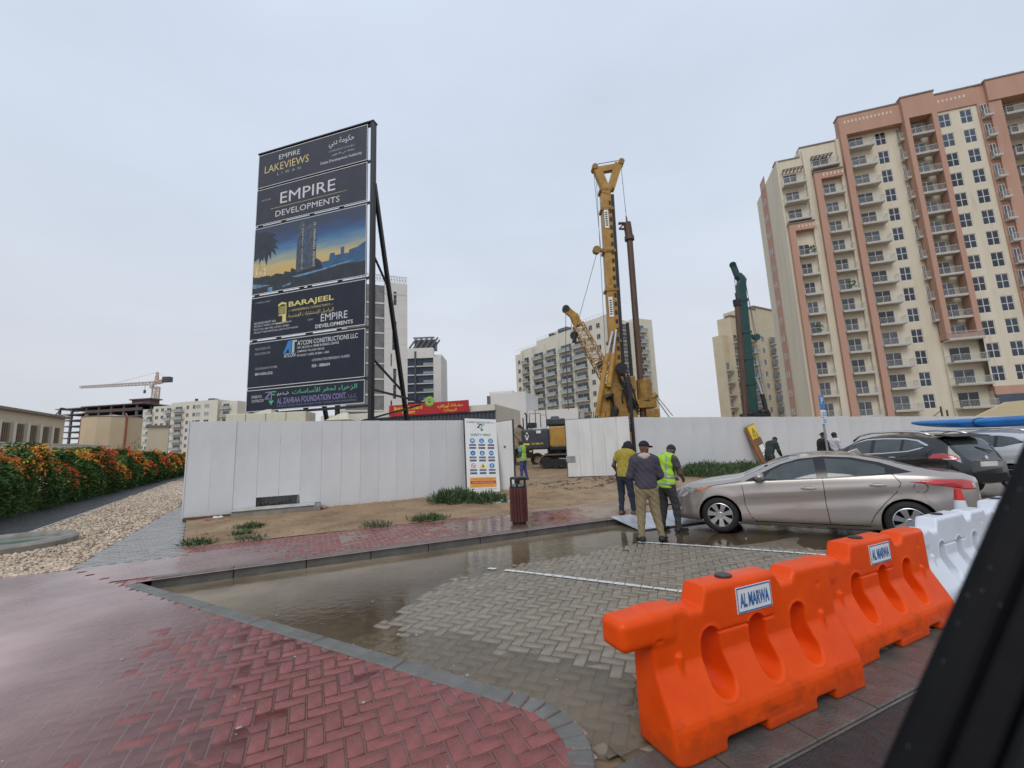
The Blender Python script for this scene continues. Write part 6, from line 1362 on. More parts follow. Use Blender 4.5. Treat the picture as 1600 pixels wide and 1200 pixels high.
def rig1():
    Y = 36; b = at(965, 690, Y); Z0 = .25; t = thing('drilling_rig', 'tall yellow rotary drilling rig with a rusty kelly bar rising behind the gate', 'drilling rig', (b.x, Y, 0), 0)
    P = lambda px, py, dy=0.: at(px, py, Y+dy)-Vector((b.x, Y, 0))
    # mast
    m0 = P(966, 660); m1 = P(945, 296); mb = MB(); mb.bar((m0.x, 0, m0.z-1.5), (m1.x, 0, m1.z), .86, .85); bev(mb.build('mast', m_yel, t), .03)
    mb = MB(); mb.bar((m0.x+.56, -.1, m0.z-1), (m1.x+.50, -.1, m1.z-.6), .16, .5); mb.build('mast_rail', m_black, t)
    lug = MB(); lug.box(-.09, .09, -.06, .06, -.16, .16); lm = lug.mesh('rail_lug', m_black)
    for i in range(26): f = i/26; p = Vector((m0.x, 0, m0.z)).lerp(Vector((m1.x, 0, m1.z-.8)), f); link('rail_lug', lm, None, t, (p.x+.26, -.47, p.z))
    for py, h_ in ((345, 1.9), (482, 1.8)):
        a = P(950-(0 if py < 400 else -7), py); mb = MB(); mb.box(a.x-.42, a.x-.05, -.482, -.476, a.z-h_/2, a.z+h_/2); pl_ = mb.build('mast_sticker', m_white, t); q = MB(); 
        for i in range(7): q.box(a.x-.34, a.x-.14, -.49, -.4825, a.z-h_*.38+i*.2, a.z-h_*.38+i*.2+.11)
        q.build('sticker_print', m_sblack, pl_)
    for py in (300, 330, 395, 455, 535): c = P(945+(py-296)*.058, py); MB().box(c.x-.56, c.x+.56, -.5, .5, c.z-.12, c.z+.12).build('mast_flange', m_yeld, t)
    # Y-shaped head
    L_ = P(929, 265); R_ = P(970, 257); c = P(949, 292); poly = [(c.x-.50, c.z-.55), (L_.x-.15, L_.z-.25), (L_.x-.05, L_.z+.42), (L_.x+.25, L_.z+.45), (L_.x+.55, L_.z-.05), (R_.x-.75, R_.z-.35), (R_.x-.45, R_.z+.35), (R_.x-.05, R_.z+.5), (R_.x+.2, R_.z+.1), (R_.x-.1, R_.z-.5), (c.x+.62, c.z-.1), (c.x+.55, c.z-.8)]
    hole = [(c.x-.2, c.z+.1), (L_.x+.50, L_.z-.45), (L_.x+.75, L_.z-.42), (R_.x-.95, R_.z-.72), (R_.x-.72, R_.z-.85), (c.x+.38, c.z+.15)]
    # head built as a frame: two arms, a top beam and cheek plates
    mb = MB(); mb.bar((c.x-.2, 0, c.z-.3), (L_.x+.2, 0, L_.z+.05), .66, .7); mb.bar((c.x+.25, 0, c.z-.3), (R_.x-.25, 0, R_.z), .66, .7); mb.bar((L_.x+.3, 0, L_.z-.12), (R_.x-.3, 0, R_.z-.28), .46, .6); mb.bar((c.x-.35, 0, c.z-.9), (c.x+.0, 0, c.z+.1), .95, .8); bev(mb.build('mast_head', m_yel, t), .04)
    for q in (L_, R_):
        mb = MB(); mb.cyl((q.x, -.4, q.z+.1), (q.x, .4, q.z+.1), .27, n=18); mb.build('sheave', m_yeld, t)
    MB().cyl((L_.x, 0, L_.z+.5), (R_.x-.2, 0, R_.z+.42), .03, n=6).build('top_rope', m_cable, t)
    # kelly bar and its guide
    k0 = P(1004, 655); k1 = P(979, 352); mb = MB(); mb.cyl((k0.x, -.2, k0.z-2), (k1.x+.1, -.2, k1.z-1.5), .27, n=18); smooth(mb.build('kelly_bar', m_kelly, t), 40); mb = MB(); mb.cyl((k1.x+.1, -.2, k1.z-1.4), (k1.x, -.2, k1.z+.1), .34, n=18); mb.cyl((k1.x+.09, -.2, k1.z-1.55), (k1.x+.09, -.2, k1.z-1.2), .42, n=18); smooth(mb.build('kelly_collar', m_kelly, t), 40)
    mb = MB(); mb.tube([(k1.x-.75, -.1, k1.z+.15), (k1.x-.3, -.15, k1.z+.12), (k1.x+.05, -.2, k1.z-.1), (k1.x+.15, -.2, k1.z-.5)], .13, 8); mb.tube([(k1.x-.75, -.1, k1.z-.35), (k1.x-.2, -.15, k1.z-.45)], .1, 8); mb.bar((k1.x-.65, -.1, k1.z-.3), (k1.x-.3, -.1, k1.z+.05), .1); mb.build('kelly_guide', m_kelly, t)
    MB().cyl((k1.x, -.2, k1.z+.1), (k1.x-.02, -.2, k1.z+.75), .1, .06, n=8).build('swivel', m_black, t); MB().cyl((k1.x-.02, -.2, k1.z+.7), (R_.x, 0, R_.z), .025, n=6).build('main_rope', m_cable, t)
    a = P(932, 391); mb = MB(); mb.bar((m1.x+.15, 0, a.z-.1), (a.x, 0, a.z), .26); mb.build('jib_arm', m_yeld, t); mb = MB(); mb.cyl((a.x, -.22, a.z), (a.x, .22, a.z), .34, n=16); mb.build('sheave', m_yeld, t)
    d = P(944, 520); MB().cyl((L_.x-.1, 0, L_.z), (a.x+.4, 0, a.z), .022, n=6).build('wire_rope', m_cable, t); MB().cyl((L_.x+.15, .1, L_.z), (d.x, .1, d.z-2), .022, n=6).build('wire_rope', m_cable, t); g_ = P(898, 530); MB().cyl((a.x, 0, a.z-.3), (g_.x, 2, g_.z), .022, n=6).build('wire_rope', m_cable, t)
    # raking cylinders
    for (xa, ya, xm, ym, xb, yb) in ((957, 518, 949, 553, 933, 650), (963, 515, 958, 553, 951, 605)):
        A_ = P(xa, ya, -.7); M_ = P(xm, ym, -.9); B_ = P(xb, yb, -1.2); MB().cyl(A_, M_, .10, n=10).build('cylinder_rod', m_rim, t); MB().cyl(M_, B_, .21, n=12).build('cylinder_barrel', m_yel, t)
    w_ = P(967, 578); mb = MB(); mb.cyl((w_.x, -.9, w_.z), (w_.x, .3, w_.z), .40, n=20); mb.cyl((w_.x, -.95, w_.z), (w_.x, -.85, w_.z), .48, n=20); mb.build('winch_drum', m_hose, t)
    # linkage and lower body
    mb = MB(); 
    for (x0, y0, x1, y1, d0, d1) in ((953, 655, 975, 600, -.8, .8), (940, 625, 975, 600, -.6, .6), (966, 612, 988, 590, -.9, .5), (975, 655, 990, 608, -.7, .7)):
        a_, b_ = P(x0, y0), P(x1, y1); mb.box(a_.x, b_.x, d0, d1, a_.z, b_.z)
    bev(mb.build('link_frame', m_yeld, t), .06, 2)
    q0 = P(938, 655); q1 = P(942, 612); mb = MB(); mb.prism([(q0.x-.45, q0.z-1.5), (q0.x+.5, q0.z-1.5), (q1.x+.45, q1.z), (q1.x-.2, q1.z+.3)], -1.0, -.3); bev(mb.build('back_stay', m_yel, t), .04)
    q = P(1004, 600); mb = MB(); mb.cyl((q.x, -.3, q.z-1.5), (q.x, -.3, q.z+.3), .62, n=16); mb.box(q.x-.9, q.x+.8, -.8, .4, q.z-2.1, q.z-1.4); mb.box(q.x-.1, q.x+1.0, -.7, .3, q.z-2.9, q.z-2.2); mb.cyl((q.x+.5, -.5, q.z-1.3), (q.x+.95, -.5, q.z-1.0), .25, n=10); bev(mb.build('rotary_drive', m_yeld, t), .05)
    random.seed(3)
    for i in range(12):
        a_ = P(972+random.uniform(-8, 8), 582+random.uniform(-10, 10), -.9); b_ = P(985+random.uniform(-14, 18), 640+random.uniform(-12, 8), -.8); c_ = (a_+b_)/2+Vector((random.uniform(-.9, .6), -.3, -.6)); pts = [a_*(1-u)**2+c_*2*u*(1-u)+b_*u*u for u in np.linspace(0, 1, 9)]; MB().tube(pts, .05, 6).build('hydraulic_hose', m_hose, t)
    a_ = P(980, 505, -.6); b_ = P(988, 600, -.6); MB().bar(a_, b_, .38, .2).build('cable_chain', m_hose, t); a_ = P(942, 625, -1.2); mb = MB(); pts = [P(946, 622, -1.2), P(955, 618, -1.3), P(962, 640, -1.3), P(954, 668, -1.2)]; mb.tube(pts, .30, 8); mb.build('hose_bundle', m_hose, t)
    e0 = P(1019, 614); e1 = P(1046, 652); MB().cyl(e0, e1, .05, n=6).build('stay_rod', m_rim, t); MB().cyl(e0+Vector((.1, 0, .12)), e1+Vector((.3, 0, .1)), .04, n=6).build('stay_rod', m_rim, t)
    # undercarriage behind the hoarding
    bev(MB().box(-2.6, 3.0, -1.6, 1.6, 1.4, 2.6).build('upper_carriage', m_yel, t), .08)
    track('tracks', '', t, -2.8, 3.0, -2.0, -1.2, 1.1); track('tracks', '', t, -2.8, 3.0, 1.2, 2.0, 1.1)
    # handrail over the hoarding
    for (x0, x1) in ((906, 924), (928, 946)):
        a_ = P(x0, 656, -3); b_ = P(x1, 643, -3); mb = MB(); mb.tube([(a_.x, -3, 1.5), (a_.x, -3, b_.z), (b_.x, -3, b_.z), (b_.x, -3, 1.5)], .03, 6); mb.build('guard_rail', m_black, t)
rig1()
def crawler_crane():
    Y = 42; b = at(975, 690, Y); t = thing('crawler_crane', 'tan lattice boom crane leaning left behind the yellow drilling rig', 'crane', (b.x, Y, 0), 0)
    P = lambda px, py, dy=0.: at(px, py, Y+dy)-Vector((b.x, Y, 0))
    a_ = P(968, 625); c_ = P(903, 508); mb = MB(); lattice(mb, a_, c_, 1.25, 1.0, 15, .11); mb.build('boom', m_boom, t); h_ = P(884, 483)
    mb = MB(); mb.bar(P(904, 510), P(896, 492), .75, .8); mb.bar(P(897, 494), h_, .5, .7); bev(mb.build('boom_head', m_yel, t), .08); mb = MB(); mb.cyl(h_+Vector((0, -.3, 0)), h_+Vector((0, .3, 0)), .36, n=14); mb.build('sheave', m_hose, t); mb = MB(); q = P(936, 566); mb.bar(q, P(944, 580), .85, .9); mb.build('boom_plate', m_rust, t)
    k = P(897, 524); mb = MB(); mb.cyl(k+Vector((0, -.15, 0)), k+Vector((0, .15, 0)), .40, n=16); mb.box(k.x-.2, k.x+.2, k.y-.2, k.y+.2, k.z-.75, k.z-.1); mb.build('hook_block', m_hose, t)
    for A_, B_, r in ((h_, P(884, 520), .03), (P(900, 505), k, .03), (P(893, 495), P(892, 530), .02), (P(884, 545), P(888, 640), .06), (P(876, 600), P(884, 560), .05), (P(862, 640), P(874, 595), .03), (P(884, 515), P(884, 560), .03)): MB().cyl(A_, B_, r, n=6).build('wire_rope', m_cable, t)
    bev(MB().box(-2.2, 2.5, -1.5, 1.5, 1.2, 3.2).build('house', m_dgrey, t), .08); track('t', '', t, -3, 3, -2.2, -1.4, 1.1); track('t', '', t, -3, 3, 1.4, 2.2, 1.1)
crawler_crane()
def excavator():
    Y = 27.; b = at(850, 690, Y); gz = .28; rz = R(-8); t = thing('excavator', 'dark grey and yellow crawler machine seen from behind through the open gate', 'excavator', (b.x, Y, gz), rz)
    s_ = Y/FPX; X = lambda px: (px-850)*s_; Z = lambda py: at(850, py, Y).z-gz
    mb = MB(); mb.box(X(816.5), X(859), -.6, 2.2, Z(702), Z(670)); o = bev(mb.build('counterweight', m_dgrey, t), .12, 4)
    mb = MB(); mb.box(X(859.5), X(884), -.52, 2.2, Z(698), Z(668)); pn = bev(mb.build('engine_door', m_yel, t), .05); mb = MB(); mb.box(X(859.5), X(905), -.45, 2.6, Z(703), Z(698)-.01); mb.build('chassis_plate', m_black, t); mb = MB(); mb.box(X(884.3), X(905), -.50, 2.2, Z(698), Z(668)); bev(mb.build('cab_side', m_dgrey, t), .05)
    mb = MB(); mb.box(X(855), X(884), -.2, 2., Z(665), Z(655)); mb.cyl((X(862), .2, Z(656)), (X(875), .2, Z(656)), .22, n=10); bev(mb.build('engine_hood', m_dgrey, t), .08)
    put_text('//////', m_white, o, X(842), -.61, Z(671.5), .12, .55, 'C', .02); put_text('210LC', m_syel, o, X(841), -.61, Z(694), .10, .72, 'C', .03); rect(o, m_syel, X(819), X(829), Z(694.5), Z(691.8), -.61); rect(o, m_label, X(840), X(847), Z(677), Z(673), -.61)
    mb = MB(); mb.add([(X(822), -.61, Z(679)), (X(823.4), -.61, Z(679)), (X(825.5), -.61, Z(685)), (X(827.4), -.61, Z(679)), (X(828.6), -.61, Z(679)), (X(826.3), -.61, Z(687)), (X(824.6), -.61, Z(687))], [tuple(range(7))]); mb.build('printed_logo', m_white, o, fixn=False); disc(o, m_white, X(825.5), Z(676.5), .06, -.61, 10)
    for x0, x1, zt_ in ((828.5, 846, 645), (838, 855, 640), (846, 855, 648)): mb = MB(); mb.tube([(X(x0), .2, Z(668)), (X(x0), .2, Z(zt_)), (X(x1), .2, Z(zt_)), (X(x1), .2, Z(668))], .028, 6); mb.build('guard_rail', m_black, t)
    mb = MB(); mb.tube([(X(819.5), -.2, Z(670)), (X(819.5), -.2, Z(652))], .04, 6); mb.tube([(X(824.5), 0, Z(670)), (X(824.5), 0, Z(646)), (X(821.5), 0, Z(644))], .06, 6); mb.box(X(826.5), X(839), -.3, .6, Z(668), Z(660)); mb.build('exhaust_stack', m_black, t)
    track('t', '', t, X(842.5), X(842.5)+4.2, -.95, -.30, .98); track('t', '', t, X(842.5), X(842.5)+4.2, 1.6, 2.25, .98)
    mb = MB(); mb.cyl((X(872), .7, Z(712)), (X(872), .7, Z(701)), .75, n=20); mb.box(X(850), X(900), -.3, 1.7, Z(717), Z(709)); mb.build('undercarriage', m_black, t)
excavator()
def mixer():
    Y = 34; b = at(810, 700, Y); gz = .25; t = thing('mixer_truck', 'muddy concrete mixer truck standing behind the worker in the gateway', 'truck', (b.x, Y, gz), 0); s_ = Y/FPX; X = lambda px: (px-810)*s_; Z = lambda py: at(810, py, Y).z-gz
    m_drum = M('muddy drum', (.30, .23, .15), .65, var=.3, vscale=2, detail=8)
    mb = MB(); mb.lathe([(.25, -1.0), (.55, -.9), (.62, 0), (1.1, 2.2), (1.2, 3.4), (.7, 4.6), (0, 4.7)], n=24); o = smooth(mb.build('drum', m_drum, t, (X(801), 0.1, Z(676))), 40); o.rotation_euler = (R(-104), 0, R(62)); o.scale = (.85, .85, .85); mb = MB(); mb.lathe([(0, -1.01), (.5, -1.0), (.5, -.85), (0, -.85)], n=18); mb.build('drum_mouth', m_hose, o)
    mb = MB(); mb.prism([(X(797), Z(690)), (X(808), Z(668)), (X(817), Z(672)), (X(814), Z(690)), (X(806), Z(694))], -1.2, -.5); bev(mb.build('hopper', m_drum, t), .05); mb = MB(); mb.bar((X(800), -1.3, Z(688)), (X(813), -1.6, Z(700)), .35, .12); mb.bar((X(804), -1.2, Z(676)), (X(816), -1.3, Z(691)), .3, .1); mb.build('chute', m_drum, t)
    mb = MB(); mb.box(X(795), X(832), -1.0, -.7, Z(716), Z(703)); mb.box(X(797), X(815), -.8, 5, Z(710), Z(701)); mb.build('rear_frame', m_black, t); mb = MB(); mb.box(X(795.5), X(815), -1.05, -1.0, Z(717), Z(715)); mb.box(X(826), X(830), -1.05, -1.0, Z(707), Z(704.5)); mb.build('reflector_strip', m_syel, t)
    for xx in (X(838), X(796)):
        w_ = MB(); w_.lathe([(.30, -.16), (.50, -.18), (.52, -.1), (.52, .1), (.5, .18), (.3, .16)], n=26, axis='X', close=True); w_.lathe([(0, -.05), (.31, -.10), (.31, .1), (0, .1)], n=20, axis='X')
        w2 = MB(); w2.lathe([(.30, -.16), (.50, -.18), (.52, -.1), (.52, .1), (.5, .18), (.3, .16)], n=26, axis='Y', close=True); w2.lathe([(0, -.05), (.20, -.08), (.31, -.14), (.31, .1), (0, .1)], n=20, axis='Y')
        wo = smooth(w2.build('wheel', m_tyre, t, (xx, -.6, .52)), 40); rm_ = MB(); rm_.lathe([(0, -.10), (.14, -.09), (.27, -.16), (.27, -.02), (0, -.02)], n=18, axis='Y'); smooth(rm_.build('rim', m_steel, wo), 40)
    mb = MB(); mb.box(X(797), X(830), 5, 7, 0.6, 2.9); bev(mb.build('cab', m_drum, t), .1)
mixer()
def rig2():
    Y = 50; b = at(1170, 690, Y); t = thing('drilling_rig', 'dark green drilling rig mast with a rusty bar in front of the cream tower', 'drilling rig', (b.x, Y, 0), 0); P = lambda px, py, dy=0.: at(px, py, Y+dy)-Vector((b.x, Y, 0))
    m0 = P(1177, 660); m1 = P(1157, 444); mb = MB(); mb.bar((m0.x, 0, 0), (m1.x, 0, m1.z), .86, .85); bev(mb.build('mast', m_gr, t), .04); mb = MB(); mb.bar(P(1158, 446), P(1159, 436), .9, .8); mb.bar(P(1160, 438), P(1152, 430), .8, .7); mb.bar(P(1153, 434), P(1146, 416), .48, .6); mb.cyl(P(1145, 414, -.25), P(1145, 414, .25), .4, n=14); bev(mb.build('mast_head', m_gr, t), .05)
    k0 = P(1163, 655, -.6); k1 = P(1152, 478, -.6); mb = MB(); mb.cyl((k0.x, -.6, 0), k1, .30, n=16); smooth(mb.build('kelly_bar', m_kelly, t), 40); mb = MB(); mb.cyl(k1, k1+Vector((-.03, 0, .75)), .42, n=14); mb.cyl(k1+Vector((0, 0, .7)), k1+Vector((-.04, 0, 1.6)), .09, n=8); mb.build('kelly_collar', m_hose, t)
    for py in (470, 520, 561, 600): c = P(1157+(py-444)*.093, py); MB().box(c.x-.55, c.x+.55, -.5, .5, c.z-.15, c.z+.15).build('mast_flange', m_gr, t)
    a_ = P(1170, 524); q = P(1182, 527); mb = MB(); mb.bar(a_, q, .3); mb.cyl(q+Vector((0, -.2, 0)), q+Vector((0, .2, 0)), .4, n=14); mb.build('jib_arm', m_gr, t)
    for A_, B_ in ((P(1146, 418), P(1151, 470)), (P(1164, 440), P(1182, 524)), (P(1165, 440), P(1192, 600)), (P(1172, 530), P(1200, 645))): MB().cyl(A_, B_, .03, n=6).build('wire_rope', m_cable, t)
    MB().cyl(P(1182, 592, -.5), P(1191, 618, -.6), .12, n=8).build('cylinder_rod', m_rim, t); MB().cyl(P(1191, 616, -.6), P(1200, 655, -.8), .24, n=10).build('cylinder_barrel', m_hose, t)
    mb = MB(); c0 = P(1163, 655); c1 = P(1196, 645); mb.box(c0.x, c1.x, -1, 1, 1.2, c1.z); mb.ell((c0.x+.4, -.6, c1.z-.1), (.5, .5, .5), 10, 6); mb.ell((c1.x-.5, -.6, c1.z+.1), (.6, .5, .4), 10, 6); mb.build('lower_linkage', m_hose, t); bev(MB().box(-2.4, 3, -1.5, 1.5, 1.2, 2.4).build('upper_carriage', m_gr, t), .08); track('t', '', t, -2.6, 3, -2.0, -1.3, 1.1); track('t', '', t, -2.6, 3, 1.3, 2.0, 1.1)
rig2()
# ================================================================== people
m_skin = M('brown skin', (.16, .075, .042), .5, var=.1, vscale=8); m_skin2 = M('dark brown skin', (.085, .042, .026), .5, var=.1, vscale=8); m_hair = M('black hair', (.006, .005, .005), .6, var=.3, vscale=60, bump=.4, bscale=120)
m_eye = M('eye dark', (.01, .008, .007), .2)
def cloth(name, col, **k): return M(name, col, .85, var=.12, vscale=9, bump=.5, bscale=26, detail=6, **k)
class Fig:
    """one continuous figure from a joint table; x = sideways (+ is the figure's right), y = forward, z = up"""
    def __init__(s, J, build=1.0): s.J = {k: np.array(v, float) for k, v in J.items()}; s.b = build
    def torso(s, P, g=0.):
        J = s.J; b = s.b; d = d_cap(P, J['hip']-(0, 0, .02), J['waist'], .150*b+g, .128*b+g, (1, .78, 1)); d = smin(d, d_cap(P, J['waist'], J['chest'], .130*b+g, .160*b+g, (1, .72, 1)), .06)
        sl, sr = J['sl'], J['sr']; d = smin(d, d_cap(P, sl*.82+sr*.18, sr*.82+sl*.18, .092*b+g, .092*b+g, (1, .85, 1)), .07); d = smin(d, d_cap(P, J['chest'], J['neck'], .10*b+g, .058+g), .06); return d
    def arm(s, P, q, g=0., upto=2):
        J = s.J; d = d_cap(P, J['s'+q], J['e'+q], .056*s.b+g, .044*s.b+g)
        if upto > 1: d = smin(d, d_cap(P, J['e'+q], J['h'+q], .044*s.b+g, .029+g*.8), .03)
        return d
    def leg(s, P, q, g=0.):
        J = s.J; d = d_cap(P, J['g'+q], J['k'+q], .088*s.b+g, .056*s.b+g); return smin(d, d_cap(P, J['k'+q], J['a'+q], .058*s.b+g, .036+g), .035)
    def foot(s, P, q, g=0.):
        J = s.J; a = J['a'+q]; f = s.fdir(q); h = a-(0, 0, a[2]-.035)-f*.035; t_ = a-(0, 0, a[2]-.03)+f*.165; return smin(d_cap(P, h, t_, .038+g, .032+g, (1, 1, .9)), d_cap(P, a, h, .036+g, .036+g), .03)
    def fdir(s, q): v = s.J.get('f'+q); v = np.array((0, 1, 0)) if v is None else v; return v/np.linalg.norm(v)
    def head(s, P):
        J = s.J; c = J['head']; u = J['look']/np.linalg.norm(J['look']); upv = J['up']/np.linalg.norm(J['up']); sd = np.cross(u, upv); s.hf = (c, u, upv, sd)
        q = P-c; x = q@sd; y = q@u; z = q@upv; Q = np.stack([x, y, z], -1)
        d = d_ell(Q, (0, -.012, .03), (.075, .095, .10)); d = smin(d, d_ell(Q, (0, .022, -.045), (.056, .068, .07)), .04); d = smin(d, d_cap(Q, (0, .088, .0), (0, .104, -.032), .010, .016), .012)
        for k in (-1, 1): d = smin(d, d_ell(Q, (k*.077, -.008, -.005), (.012, .024, .034)), .008); d = smax(d, -d_ell(Q, (k*.030, .098, .012), (.017, .016, .010)), .010)
        d = smax(d, -d_ell(Q, (0, .098, -.066), (.022, .012, .004)), .006)
        d = smin(d, d_cap(P, J['neck'], c-upv*.06-u*.01, .056, .052), .03); return d
    def hand(s, P, q):
        J = s.J; h = J['h'+q]; e = J['e'+q]; a = (h-e)/np.linalg.norm(h-e); n = J.get('p'+q, np.array((1. if q == 'l' else -1., 0, 0))); n = n-a*(n@a); n = n/np.linalg.norm(n); w_ = np.cross(a, n); 
        if q == 'r': w_ = -w_
        d = d_cap(P, h, h+a*.075, .026, .036, (1, 1, 1)); d = np.maximum(d, np.abs((P-h)@n)-.017)
        for i, l in enumerate((.066, .076, .070, .054)):
            o = h+a*.072+w_*(.029-.0195*i); k1 = o+a*l*.5+n*l*.12; k2 = k1+a*l*.32+n*l*.34; d = smin(d, smin(d_cap(P, o, k1, .0095, .0088), d_cap(P, k1, k2, .0088, .0075), .004), .006)
        o = h+a*.022+w_*.022; k1 = o+a*.030+w_*.026+n*.012; k2 = k1+a*.032+n*.012; return smin(d, smin(d_cap(P, o, k1, .013, .011), d_cap(P, k1, k2, .011, .009), .005), .01)
def person(label, loc, rz, J, skin, top, trous, shoe, hair=m_hair, sleeve=2, build=1., h=.0135, hem=.06, extras=None, short_hair=True, shoes=True, tuck=False):
    f = Fig(J, build); t = thing('person', label, 'person', loc, rz); J = f.J; allp = np.array([v for k, v in J.items() if k not in ('look', 'up', 'fl', 'fr', 'pl', 'pr')]); lo = allp.min(0)-.24; hi = allp.max(0)+.24; lo[2] = min(-.02, lo[2]); hi[2] = J['head'][2]+.22
    P, _ = sgrid(lo, hi, h)
    d = f.torso(P)
    for q in 'lr': d = smin(d, f.arm(P, q), .035); d = smin(d, f.leg(P, q), .05); d = smin(d, f.foot(P, q), .02)
    d = smin(d, f.head(P), .02)
    for q in 'lr': d = smin(d, f.hand(P, q), .015)
    V, F = snet(d, lo, h); link('body', np_mesh('body', V, F, skin, True), None, t)
    wob = .006*np.sin(P[..., 2]*38+P[..., 0]*21)*np.sin(P[..., 0]*30-P[..., 1]*25+P[..., 2]*12)
    # trousers
    d = np.minimum(1e3, f.torso(P, .014)); d = smax(d, (P-J['waist']-(0, 0, .03))[..., 2], .01)
    for q in 'lr': d = smin(d, f.leg(P, q, .017), .03)
    for q in 'lr':
        near = np.linalg.norm(P[..., :2]-J['a'+q][:2], axis=-1)
        d = np.where(near < .14, np.maximum(d, J['a'+q][2]-.035-P[..., 2]), d)
    V, F = snet(d+wob*1.2, lo, h); link('trousers', np_mesh('trousers', V, F, trous, True), None, t)
    # shirt
    d = f.torso(P, .024); 
    for q in 'lr':
        a = f.arm(P, q, .020, sleeve)
        if sleeve < 2: m = J['s'+q]*.42+J['e'+q]*.58; ax = J['e'+q]-J['s'+q]; a = smax(a, (P-m)@(ax/np.linalg.norm(ax)), .006)
        else: m = J['h'+q]*.90+J['e'+q]*.10; ax = J['h'+q]-J['e'+q]; a = smax(a, (P-m)@(ax/np.linalg.norm(ax)), .006)
        d = smin(d, a, .03)
    d = smin(d, d_cap(P, J['hip']-np.array((0, 0, .08)), J['waist'], .172*build, .146*build, (1, .80, 1)), .04); d = smax(d, -d_cap(P, J['neck']+(J['neck']-J['chest'])*.05, J['head'], .074, .10), .01); d = smax(d, (J['hip'][2]-hem)-P[..., 2], .008)
    V, F = snet(d+wob, lo, h); so_ = link('shirt', np_mesh('shirt', V, F, top, True), None, t)
    if shoes:
        for q in 'lr':
            d = smax(f.foot(P, q, .012), -(P[..., 2]), .004); d = smax(d, P[..., 2]-J['a'+q][2]-.02, .006); V, F = snet(d, lo, h); link('shoe', np_mesh('shoe', V, F, shoe, True), None, t)
    c, u, upv, sd = f.hf; Q0 = P-c; Q = np.stack([Q0@sd, Q0@u, Q0@upv], -1)
    if short_hair:
        d = d_ell(Q, (0, -.016, .036), (.082, .100, .103)); d = np.maximum(d, -(Q[..., 2]-.045+.55*np.maximum(Q[..., 1]-.02, -.11)*-1.0)); d = np.maximum(d, Q[..., 1]-.070+np.maximum(0, .06-Q[..., 2])*.4)
        V, F = snet(d+.004*np.sin(Q[..., 0]*160)*np.sin(Q[..., 1]*150)*np.sin(Q[..., 2]*140), lo, h); link('hair', np_mesh('hair', V, F, hair, True), None, t)
    for k in (-1, 1):
        p = c+sd*k*.030+u*.083+upv*.012; mb = MB(); mb.ell(tuple(p), (.010, .010, .007), 8, 6); mb.build('eye', m_eye, t)
    if extras: extras(t, f, P, Q, lo, h)
    return t
def cap_on(mat, brim=1., back=False):
    def g(t, f, P, Q, lo, h):
        d = d_ell(Q, (0, -.014, .052), (.090, .108, .096)); d = np.maximum(d, .042-Q[..., 2]); V, F = snet(d, lo, h); o = link('cap', np_mesh('cap', V, F, mat, True), None, t)
        sg = -1 if back else 1; q = (Q-np.array((0, sg*.10, .048)))*np.array((1, 1, 1)); d = np.maximum(np.sqrt(q[..., 0]**2*1.0+q[..., 1]**2*.75)-.085, np.abs(q[..., 2]+.25*np.maximum(0, sg*q[..., 1]))-.009); V, F = snet(d, lo, h); link('cap_peak', np_mesh('cap_peak', V, F, mat, True), None, o)
    return g
m_sweat = cloth('faded plum grey sweater', (.055, .048, .068)); m_khaki = cloth('khaki cotton', (.24, .19, .105)); m_shoe = M('black shoe', (.012, .012, .013), .6); m_navyc = cloth('navy cap cloth', (.008, .010, .018)); m_hoodc = cloth('pale pink hood', (.46, .36, .31))
# man in the middle, back to the view
zoff = .0
Jk = dict(hip=(0, 0, .93), waist=(0, .0, 1.06), chest=(0, .01, 1.29), neck=(0, .01, 1.47), head=(.03, .04, 1.615), look=(.75, .66, -.10), up=(.05, 0, 1), sl=(-.185, 0, 1.40), sr=(.185, 0, 1.40), el=(-.265, .02, 1.13), er=(.265, .04, 1.13), hl=(-.17, .25, 1.07), hr=(.20, .27, 1.03), pl=(1, 0, 0), pr=(-1, 0, 0), gl=(-.095, 0, .90), gr=(.095, 0, .90), kl=(-.125, .02, .49), kr=(.135, .03, .49), al=(-.15, -.02, .085), ar=(.20, -.02, .085), fl=(-.25, 1, 0), fr=(.5, .85, 0))
def hoodie(t, f, P, Q, lo, h):
    cap_on(m_navyc)(t, f, P, Q, lo, h); n = f.J['neck']; q = P-n-np.array((0, -.045, .015)); d = d_ell(q, (0, 0, 0), (.125, .085, .055)); d = smin(d, d_ell(P-n, (0, -.09, -.035), (.07, .045, .045)), .03); V, F = snet(d, lo, h); link('hood', np_mesh('hood', V, F, m_hoodc, True), None, t)
person('man in a dark cap, plum sweater and khaki trousers standing with his back turned', (2.34, 7.88, 0), R(-6), Jk, m_skin, m_sweat, m_khaki, m_shoe, build=1.12, extras=hoodie, short_hair=False, hem=.02)
